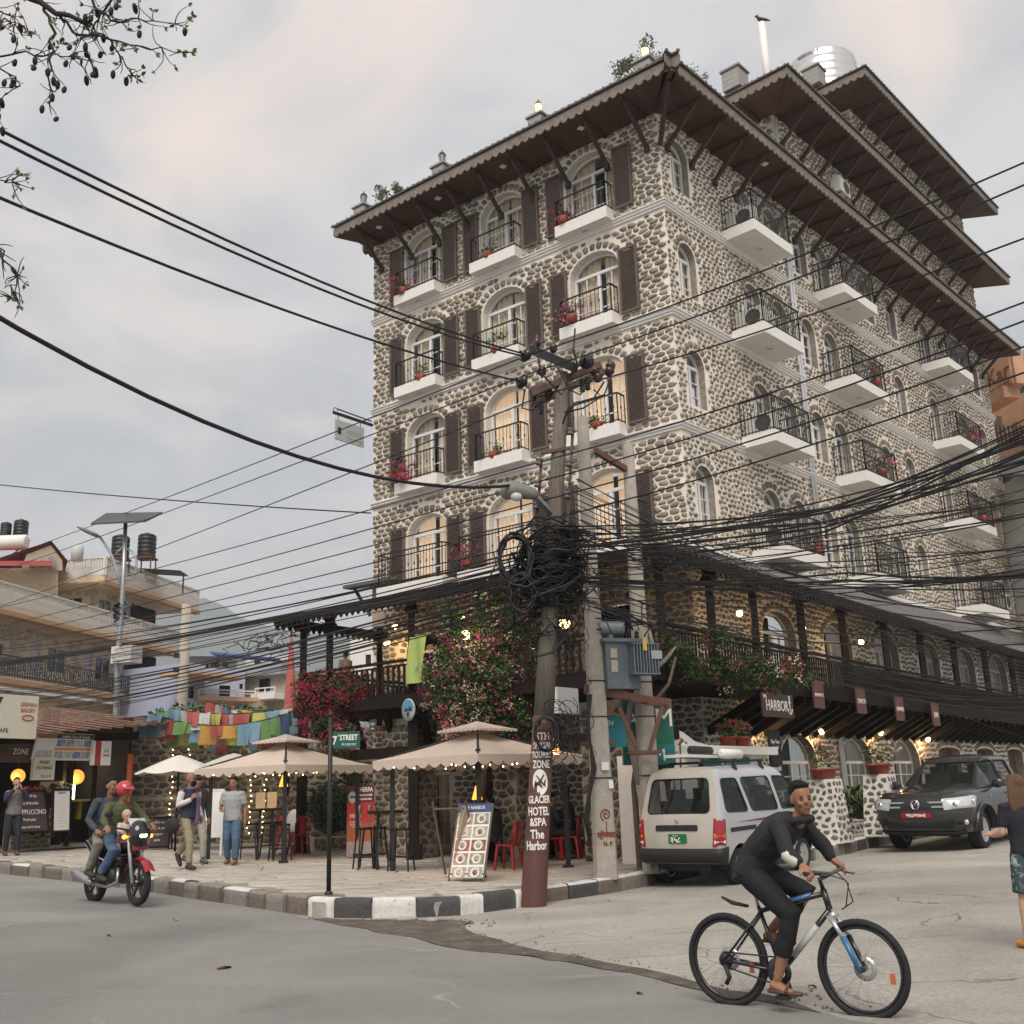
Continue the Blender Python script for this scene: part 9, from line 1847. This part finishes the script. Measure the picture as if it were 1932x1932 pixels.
for px,py,lb in ((1086,1615,'variegated spider plant in a red pot at the kerb right of the maroon pole'),(1046,1606,'strap-leaved plant in a large red pot behind the maroon pole')):
    p=fz(px,py); e=empty('potted_plant',p,0,lb,'potted plant','potted plants'); b=MB(); b.lathe([(.01,0),(.15,0),(.22,.3),(.24,.34),(.2,.34),(.01,.3)],16); b.obj('pot',POT,e); m=MB()
    for _ in range(60):
        a=R.uniform(0,2*pi); k=R.uniform(.25,.5); x=V((cos(a),sin(a),0)); sd=V((-sin(a),cos(a),0))*.018; pts=[V((0,0,.32))+x*(k*t)+V((0,0,.5*(t*1.9-t*t*1.75))) for t in (0,.3,.6,.85,1)]; vs=[q for p_,ww in zip(pts,(.6,1,.9,.5,.05)) for q in (p_-sd*ww,p_+sd*ww)]; m._a(vs,[(2*i,2*i+1,2*i+3,2*i+2) for i in range(4)],R.randrange(2) if px>1060 else 2,True)
    m.obj('foliage',VAR,e)
PUR=[LF('leaf_purple',(.07,.02,.05)),GREENS[0],LF('leaf_wine',(.12,.025,.04))]
shrub(fz(1165,1622),(.55,.4,.28),800,'low purple-leaved bush at the foot of the concrete pole',R,PUR,.09,(0,0,1,2),stem=False); shrub(fz(1165,1600)+V((.1,.3,0)),(.4,.35,.55),700,'green bush between the concrete pole and the van',R,None,.11,stem=False); shrub(fz(1075,1604),(.5,.35,.4),600,'dark red-leaved bush behind the potted spider plant',R,PUR,.1,(0,2,0),stem=False)
# greenery at the cafe wall
shrub(fz(880,1590)+V((0,1.2,0)),(.5,.4,1.0),900,'light green climber on the stone wall under the second canopy',R,None,.12,(0,2,2)); shrub(fz(985,1590)+V((0,1.2,.3)),(.6,.4,.9),1000,'green climber beside the waitress under the second canopy',R,None,.12,(0,1,2))
# ---- bougainvilleas
def bougain(lobes,label,trunk,cols,R,size=.085,dens=1.35,greens=(0,1,2)):
    p0=trunk[0]; e=empty('bougainvillea',p0,0,label,'bougainvillea','bougainvilleas on the hotel'); m=MB(); nm=len(GREENS)
    for c,r,n,fl in lobes:
        c=V(c)-p0; leaves(m,c,r,int(n*dens),size,R,greens,.2,clump=max(6,int(n/45)))
        for _ in range(int(n*dens*fl/9)):
            dd=V((R.gauss(0,1),R.gauss(0,1)-.6,R.gauss(0,1))).normalized()*R.uniform(.75,1.08); q=c+V((dd.x*r[0],dd.y*r[1],dd.z*r[2])); k=nm+R.choice(cols)
            for _ in range(10): leaf(m,q+V((R.gauss(0,.05),R.gauss(0,.05),R.gauss(0,.05))),size*.55,R,k,None,.8)
    m.obj('crown',GREENS+MAG,e); b=MB(); b.tube([V(t)-p0 for t in trunk],[.06-.035*i/(len(trunk)-1) for i in range(len(trunk))],7); b.obj('trunk',BARK,e); return e
def A(x,y,D): return atD(x,y,D)
gA_=atD(690,1590,26.4); gA_.z=gz(gA_.y,gA_.x)+.24
bougain([(A(632,1300,26.3),(0.94,0.56,0.53),1500,0.48),(A(590,1320,26.3),(0.50,0.44,0.61),900,0.48),(A(680,1310,26.1),(0.47,0.44,0.50),900,0.72),(A(610,1370,26.2),(0.61,0.44,0.44),800,0.56),(A(655,1380,26.2),(0.44,0.39,0.50),600,0.48),(A(640,1430,26.3),(0.44,0.39,0.44),450,0.40),(A(665,1470,26.3),(0.44,0.39,0.50),500,0.20)],'dark red bougainvillea spilling over the left end of the front veranda',[gA_,A(668,1480,26.4),A(655,1400,26.3),A(630,1310,26.3)],(0,0,1,1,1),R,greens=(0,1,1))
gB_=atD(900,1600,23.2); gB_.z=gz(gB_.y,gB_.x)+.24
bougain([(A(915,1140,22.9),(.62,.56,.62),1265,.2),(A(845,1190,22.7),(.5,.45,.56),1035,.15),(A(960,1190,22.9),(.67,.56,.78),1494,.2),(A(900,1260,22.6),(1.0,.56,.67),2185,.28),(A(835,1290,22.5),(.47,.45,.78),1380,.2),(A(870,1345,22.4),(.56,.45,.67),1380,.4),(A(960,1320,22.8),(.67,.56,.78),1600,.16),(A(945,1400,22.9),(.56,.45,.5),900,.15),(A(1000,1250,23.1),(.45,.45,.9),900,.15),(A(857,1390,22.2),(.18,.18,.52),380,1.3)],'large white and pink bougainvillea climbing the front veranda behind the wooden pole',[gB_,A(915,1450,23),A(905,1350,22.9),A(920,1200,22.9),A(915,1130,22.9)],(2,3,3,0,3,0,2),R,greens=(0,0,0,1,2))
gC=atD(1206,1600,19.2); gC.z=gz(gC.y,gC.x)+.2; tr=[gC,A(1196,1480,19.4),A(1205,1400,19.5),A(1222,1340,19.6),A(1262,1290,19.8),A(1275,1240,20)]
bougain([(A(1300,1250,20.6),(.55,.4,.4),560,.08),(A(1370,1262,21),(.6,.4,.45),760,.12),(A(1440,1275,21.4),(.55,.4,.4),700,.2),(A(1490,1270,21.7),(.4,.35,.35),420,.3),(A(1340,1200,20.9),(.4,.35,.3),260,.08),(A(1262,1215,20.2),(.35,.3,.3),260,.05)],'bougainvillea with red and pink blooms along the side veranda railing above the van',tr,(1,1,1,3),R,greens=(0,1,1))
e=empty('bare_tree',gC+V((.25,0,0)),0,'bare grey forked trunk in front of the cash machine boards','tree'); b=MB(); o=gC+V((.25,0,0))
for L_,r0,r1 in (([A(1207,1480,19.1),A(1195,1420,19.1),A(1182,1380,19.1),A(1190,1330,19.1),A(1222,1275,19.1),A(1235,1230,19.1),A(1225,1190,19.1)],.075,.03),([A(1207,1480,19.1),A(1214,1400,19.1),A(1216,1330,19.1),A(1212,1275,19.1)],.05,.03),([A(1222,1275,19.1),A(1255,1245,19.1),A(1275,1220,19.1)],.05,.02),([A(1235,1230,19.1),A(1213,1200,19.1),A(1195,1190,19.1)],.035,.012),([gC+V((.25,0,0)),A(1207,1480,19.1)],.09,.075)): n=len(L_); b.tube([p-o for p in L_],[r0+(r1-r0)*i/(n-1) for i in range(n)],8)
b.obj('trunk',M('grey_bark',(.25,.23,.20),.9,.2,7,.4),e)
# euphorbia stems beside the booth
for i,(x,y) in enumerate(((1250,1380),(1283,1400),(1243,1405))):
    p=atD(1255+i*8,1560,19.9); p.z=gz(p.y,p.x)+.2; t=atD(x,y,hypot(p.x,p.y)); e=empty('thorn_plant',p,0,('left','right','lowest')[i]+' red-tipped thorny stem behind the van roof','plant'); b=MB(); b.tube([(0,0,0),(t-p)*.5+V((.1,0,0)),t-p],[.03,.025,.015],6); b.obj('stem',M('thorn_stem',(.12,.075,.06),.9,.2,8,.4),e); m=MB(); leaves(m,t-p,(.1,.1,.06),26,.07,R,(0,1),.1); m.obj('flower',[MAG[1],GREENS[0]],e)
# ---- balcony flowers
bp=[(PA(2.9,LV[0]+.55,.36),0,'magenta flowers in the top right front balcony'),(PA(8.95,LV[0]+.5,.36),0,'magenta flowers in the top left front balcony'),(PA(5.6,LV[0]+.5,.3),None,'green plant in the top middle front balcony'),(PA(2.75,LV[1]+.6,.38),2,'pink flowers in the second row right front balcony'),(PA(8.3,LV[1]+.5,.3),None,'green plant in the second row left front balcony'),(PA(5.4,LV[1]+.5,.3),None,'green plant in the second row middle front balcony'),(PA(8.9,LV[2]+.55,.5),0,'large magenta bougainvillea spilling from the third row left balcony'),(PA(5.6,LV[2]+.5,.3),None,'leafy plant in the third row middle balcony'),(PA(2.2,LV[2]+.5,.3),None,'leafy plant in the third row balcony behind the pole'),(PA(6.3,LV[3]+.6,.7),0,'magenta flowers in the lowest front balcony beside the pole'),(PB(9.9,LV[1]+.6,.9),0,'pink flowers in the second row middle side balcony'),(PB(9.6,LV[2]+.6,.9),0,'magenta flowers in the third row middle side balcony'),(PB(4.7,LV[3]+.5,.9),1,'flowers trailing from the lowest near side balcony'),(PB(18,LV[1]+.6,.9),0,'pink flowers in the second row far side balcony'),(PB(18,LV[2]+.6,.9),0,'magenta flowers in the third row far side balcony')]
for p,fl,lb in bp:
    e=empty('balcony_plant',p-V((0,0,.22)),0,lb,'plant','plants on the hotel balconies'); m=MB(); leaves(m,(0,0,.28),(.42,.25,.3),110,.09,R,(0,1,2),.1,clump=7)
    if fl is not None:
        for _ in range(22 if 'large' not in lb else 60):
            q=V((R.gauss(0,.28),R.gauss(0,.15),R.uniform(.0,.55)))
            for _ in range(6): leaf(m,q+V((R.gauss(0,.04),R.gauss(0,.04),R.gauss(0,.04))),.07,R,3,None,.8)
    m.obj('foliage',GREENS+[MAG[fl] if fl is not None else GREENS[0]],e); b=MB(); b.lathe([(.01,0),(.12,0),(.15,.2),(.12,.2)],10); b.obj('pot',POT,e)
# ---- roof things
LANT=M('lantern_glass_lit',(1,.7,.25),.3,0,emit=3,ecol=(1,.6,.15)); LANU=M('lantern_glass',(.35,.36,.36),.2,.05,4)
for i,p in enumerate(PIERS):
    e=empty('roof_lantern',p,0,['lit lantern on the roof pier at the near corner','lit lantern on the second roof pier from the corner','unlit lantern on the third roof pier from the corner','unlit lantern on the leftmost roof pier'][i],'lantern','lanterns on the roof piers'); b=MB(); b.lathe([(.05,.0),(.03,.06),(.03,.12),(.09,.14),(.09,.16)],8); b.lathe([(.12,.4),(.09,.47),(.02,.52),(.01,.6)],8)
    for k in range(6): a=2*pi*k/6; b.bar((.085*cos(a),.085*sin(a),.15),(.115*cos(a),.115*sin(a),.41),.012)
    b.obj('cage',IRON,e); b=MB(); b.lathe([(.07,.16),(.1,.40)],10); b.obj('glass',LANT if i<2 else LANU,e)
PALE=[LF('leaf_pale_green',(.14,.17,.09)),LF('leaf_grey_green',(.18,.20,.14))]
def roof_plant(p,r,label,n=500):
    e=empty('roof_shrub',p,0,label,'shrub'); m=MB(); b=MB()
    for k in range(9):
        a=R.uniform(0,6.3); t=V((cos(a)*r[0]*R.uniform(.3,.9),sin(a)*r[0]*R.uniform(.3,.9),r[1]*R.uniform(1.0,1.9))); b.tube([(0,0,0),t*.5+V((0,0,.1)),t],[.025,.015,.006],5); leaves(m,t,(r[0]*.3,r[0]*.3,r[1]*.28),n//9,.1,R,(0,1),.1)
    b.obj('stem',BARK,e); m.obj('foliage',PALE,e)
def rp_(x,y,s_): pass
roof_plant(PA(9.55,EZ+.75,.2),(.5,.5),'round leafy shrub on the roof near the left pier'); roof_plant(PA(.35,EZ+.9,.0),(.75,.62),'straggly shrub on the roof beside the corner lantern',620); roof_plant(PB(4.7,EZ+3.3,-1.5),(.5,.7),'thin bare-topped shrub left of the middle roof',220)
pw=PB(6.9,22.2,-1.2); s,z=onp(PB(0,0,-1.2),PB(5,0,-1.2),1447,138); pt_=PB(s,z,-1.2); z2=onp(PB(0,0,-1.2),PB(5,0,-1.2),1441,48)[1]
e=empty('white_roof_pipe',PB(s,z-1.5,-1.2),0,'tall white vent pipe rising above the middle roof with a crow on top','pipe'); b=MB(); b.tube([(0,0,0),(0,0,z2-z+1.5)],.13,12); b.obj('pipe',WHITE,e)
tp_=PB(s,z2,-1.2); e=empty('crow',tp_,2.6,'black crow perched on the tall white roof pipe','bird'); b=MB(); b.cap_tube([(-.13,0,.10),(-.02,0,.14),(.08,0,.22),(.12,0,.31)],[.05,.085,.07,.05],10); b.ell((.14,0,.35),(.06,.05,.05),10,8); b.cap_tube([(.18,0,.36),(.25,0,.38)],[.02,.006],6); b.cap_tube([(-.13,0,.10),(-.30,0,-.02)],[.05,.02],8,0,1.5,side=(0,1,0))
for sy in (1,-1): b.tube([(0,sy*.03,.0),(0,sy*.03,.1)],.008,4)
vox(b,'body',M('crow_black',(.008,.008,.010),.5,.1,8),e,.012,1)
s,z=onp(PB(0,0,-3),PB(5,0,-3),1555,178); z2=onp(PB(0,0,-3),PB(5,0,-3),1555,118)[1]; r=(onp(PB(0,0,-3),PB(5,0,-3),1597,140)[0]-onp(PB(0,0,-3),PB(5,0,-3),1513,140)[0])*.30
e=empty('steel_water_tank',PB(s,z-.9,-3),0,'ribbed stainless steel water tank on the highest roof','water tank'); b=MB(); h=z2-z+.55; pr0=[(.01,0),(r,0)]
for k in range(6): q=h*(k)/6.5; pr0+=[(r,q+.02),(r*1.03,q+h*.05),(r,q+h*.08),(r,q+h*.14)]
pr0+=[(r,h*.93),(r*.75,h),(.01,h*1.03)]; b.lathe(pr0,28); b.obj('tank_body',M('stainless',(.72,.71,.69),.22,.05,4,metal=.85),e); text('TREPOORDZI',.3,M('faint_blue',(.25,.28,.36),.6,.05,3),face_M(V((0,0,h*.86))+(EYE-PB(s,z,-3)).normalized()*0+V((-.62*r,-.80*r,0)),V((.80,-.62,0)),V((-.62,-.80,0))),e,sx=.55,wrap=r*1.02,ext=.01)
s,z=onp(PB(0,0,-1.5),PB(5,0,-1.5),1625,155); b=MB(); b.tube([(0,0,-1),(0,0,.7)],.12,10); b.obj('short_roof_pipe',WHITE,loc=PB(s,z,-1.5),label='short white pipe stub right of the steel tank',cat='pipe')
# chimney-like cowl on the small roof left of the hotel
e=empty('annex_roof',at(655,1105,31),0,'small tiled roof stub with timber strut left of the hotel wall','roof'); b=MB(); b.hexa([V(p) for p in ((0,-.8,-.25),(1.9,-.8,.05),(1.9,1,.35),(0,1,.05),(0,-.8,-.15),(1.9,-.8,.15),(1.9,1,.45),(0,1,.15))]); b.obj('roof',ROOFT,e); b=MB(); b.bar((.3,-.5,-.2),(.75,-.4,-1.0),.09); b.obj('strut',DWOOD2,e); b=MB(); b.box((1.3,.2,-.6),(1.0,1.2,1.4)); b.obj('wall',M('annex_pink',(.42,.33,.28),.85,.1,3),e)
# ---- overhanging tree at upper left
T0=V((-5.2,4.2,gz(4,-5))); e=empty('overhanging_tree',T0,0,'overhanging tree branches with small new leaves and dark hanging pods at upper left','tree'); b=MB(); lm=MB(); pm_=MB(); YT=6.2
crown=V((-4.6,5.2,5.6))
b.tube([(0,0,0),(.1,.2,1.5),(.3,.5,3.2),crown-T0],[.22,.19,.16,.12],9)
def br(pts,r0,r1=None,tw=3,lf=.5,pod=0):
    P=[at(x,y,YT+(dd if dd else 0))-T0 for x,y,dd in pts]; n=len(P); r1=r1 or r0*.35; Q=[]
    for i in range(n-1):
        for k in range(4): t=k/4; Q.append(P[i].lerp(P[i+1],t)+V((R.gauss(0,.012),R.gauss(0,.02),R.gauss(0,.012))))
    Q.append(P[-1]); m=len(Q); b.tube(Q,[r0+(r1-r0)*i/(m-1) for i in range(m)],5)
    for i in range(2,m,2):
        for _ in range(tw):
            if R.random()<.75:
                d=(Q[min(i+1,m-1)]-Q[i-1]).normalized(); v=(d+V((R.gauss(0,.7),R.gauss(0,.5),R.gauss(0,.6)-.1))).normalized(); l=R.uniform(.06,.2); q=Q[i]; w=[q]
                for s_ in range(4): v=(v+V((R.gauss(0,.28),R.gauss(0,.2),R.gauss(0,.28)))).normalized(); q=q+v*l/4; w.append(q)
                b.tube(w,[.0045,.004,.0035,.003,.002],4)
                if R.random()<lf:
                    for _ in range(R.randrange(2,6)): leaf(lm,q,R.uniform(.025,.05),R,R.randrange(2),v+V((R.gauss(0,.6),R.gauss(0,.6),R.gauss(0,.6))))
                if R.random()<pod: pm_.ell(q-V((0,0,.03)),(.018,.016,.035),7,5,Matrix.Rotation(R.gauss(0,.4),4,'X'))
    if lf>0:
        for _ in range(4): leaf(lm,Q[-1],R.uniform(.035,.06),R,R.randrange(2))
s0=[(-420,-160,0)]
br([(-320,-220,-.6),(-120,-90,0),(40,-10,0),(100,20,0),(165,45,0)],.035,.014,2,.1,.25)
br([(100,20,0),(130,55,0),(200,70,0),(260,88,0),(343,98,0)],.012,.003,3,.7,.1)
br([(85,10,0),(96,60,0),(98,110,0),(92,150,0),(95,190,0)],.012,.004,2,.1,.9)
br([(165,45,0),(205,75,0),(235,115,0),(248,143,0)],.008,.003,3,.6,.15)
br([(160,-60,0),(180,10,0),(205,45,0),(260,35,0),(330,45,0)],.012,.003,4,.8,.15)
br([(210,-60,0),(215,0,0),(185,30,0),(165,80,0),(170,110,0)],.012,.003,4,.2,.5)
br([(-100,60,0),(0,105,0),(60,100,0),(110,105,0),(155,112,0)],.009,.003,3,.4,.2)
br([(-60,110,0),(20,135,0),(35,165,0),(0,190,0)],.007,.003,2,.2,.8)
br([(-80,20,0),(0,40,0),(35,55,0),(55,60,0)],.009,.003,3,.8,.1)
br([(-80,350,0),(0,345,0),(20,338,0),(35,352,0)],.006,.003,3,.7,0)
br([(-80,460,0),(0,470,0),(15,500,0),(35,520,0),(30,545,0),(20,560,0)],.007,.003,4,.25,0)
br([(-320,-220,-.6),(-200,100,0),(-80,350,0)],.03,.008,0,0,0); br([(-200,100,0),(-130,300,0),(-80,460,0)],.012,.006,0,0,0)
br([(-130,-90,0),(-60,-10,0),(-10,20,0),(20,30,0)],.012,.004,3,.5,.4)
b.tube([crown-T0,at(-320,-220,YT-.6)-T0],[.12,.04],7)
b.obj('trunk',M('dark_bark',(.028,.024,.022),.9,.2,8),e); lm.obj('leaves',[LF('new_leaf',(.14,.16,.05)),LF('new_leaf_pale',(.22,.21,.09))],e); pm_.obj('pods',M('dark_pod',(.012,.011,.013),.8,.1,8),e,kind='stuff')
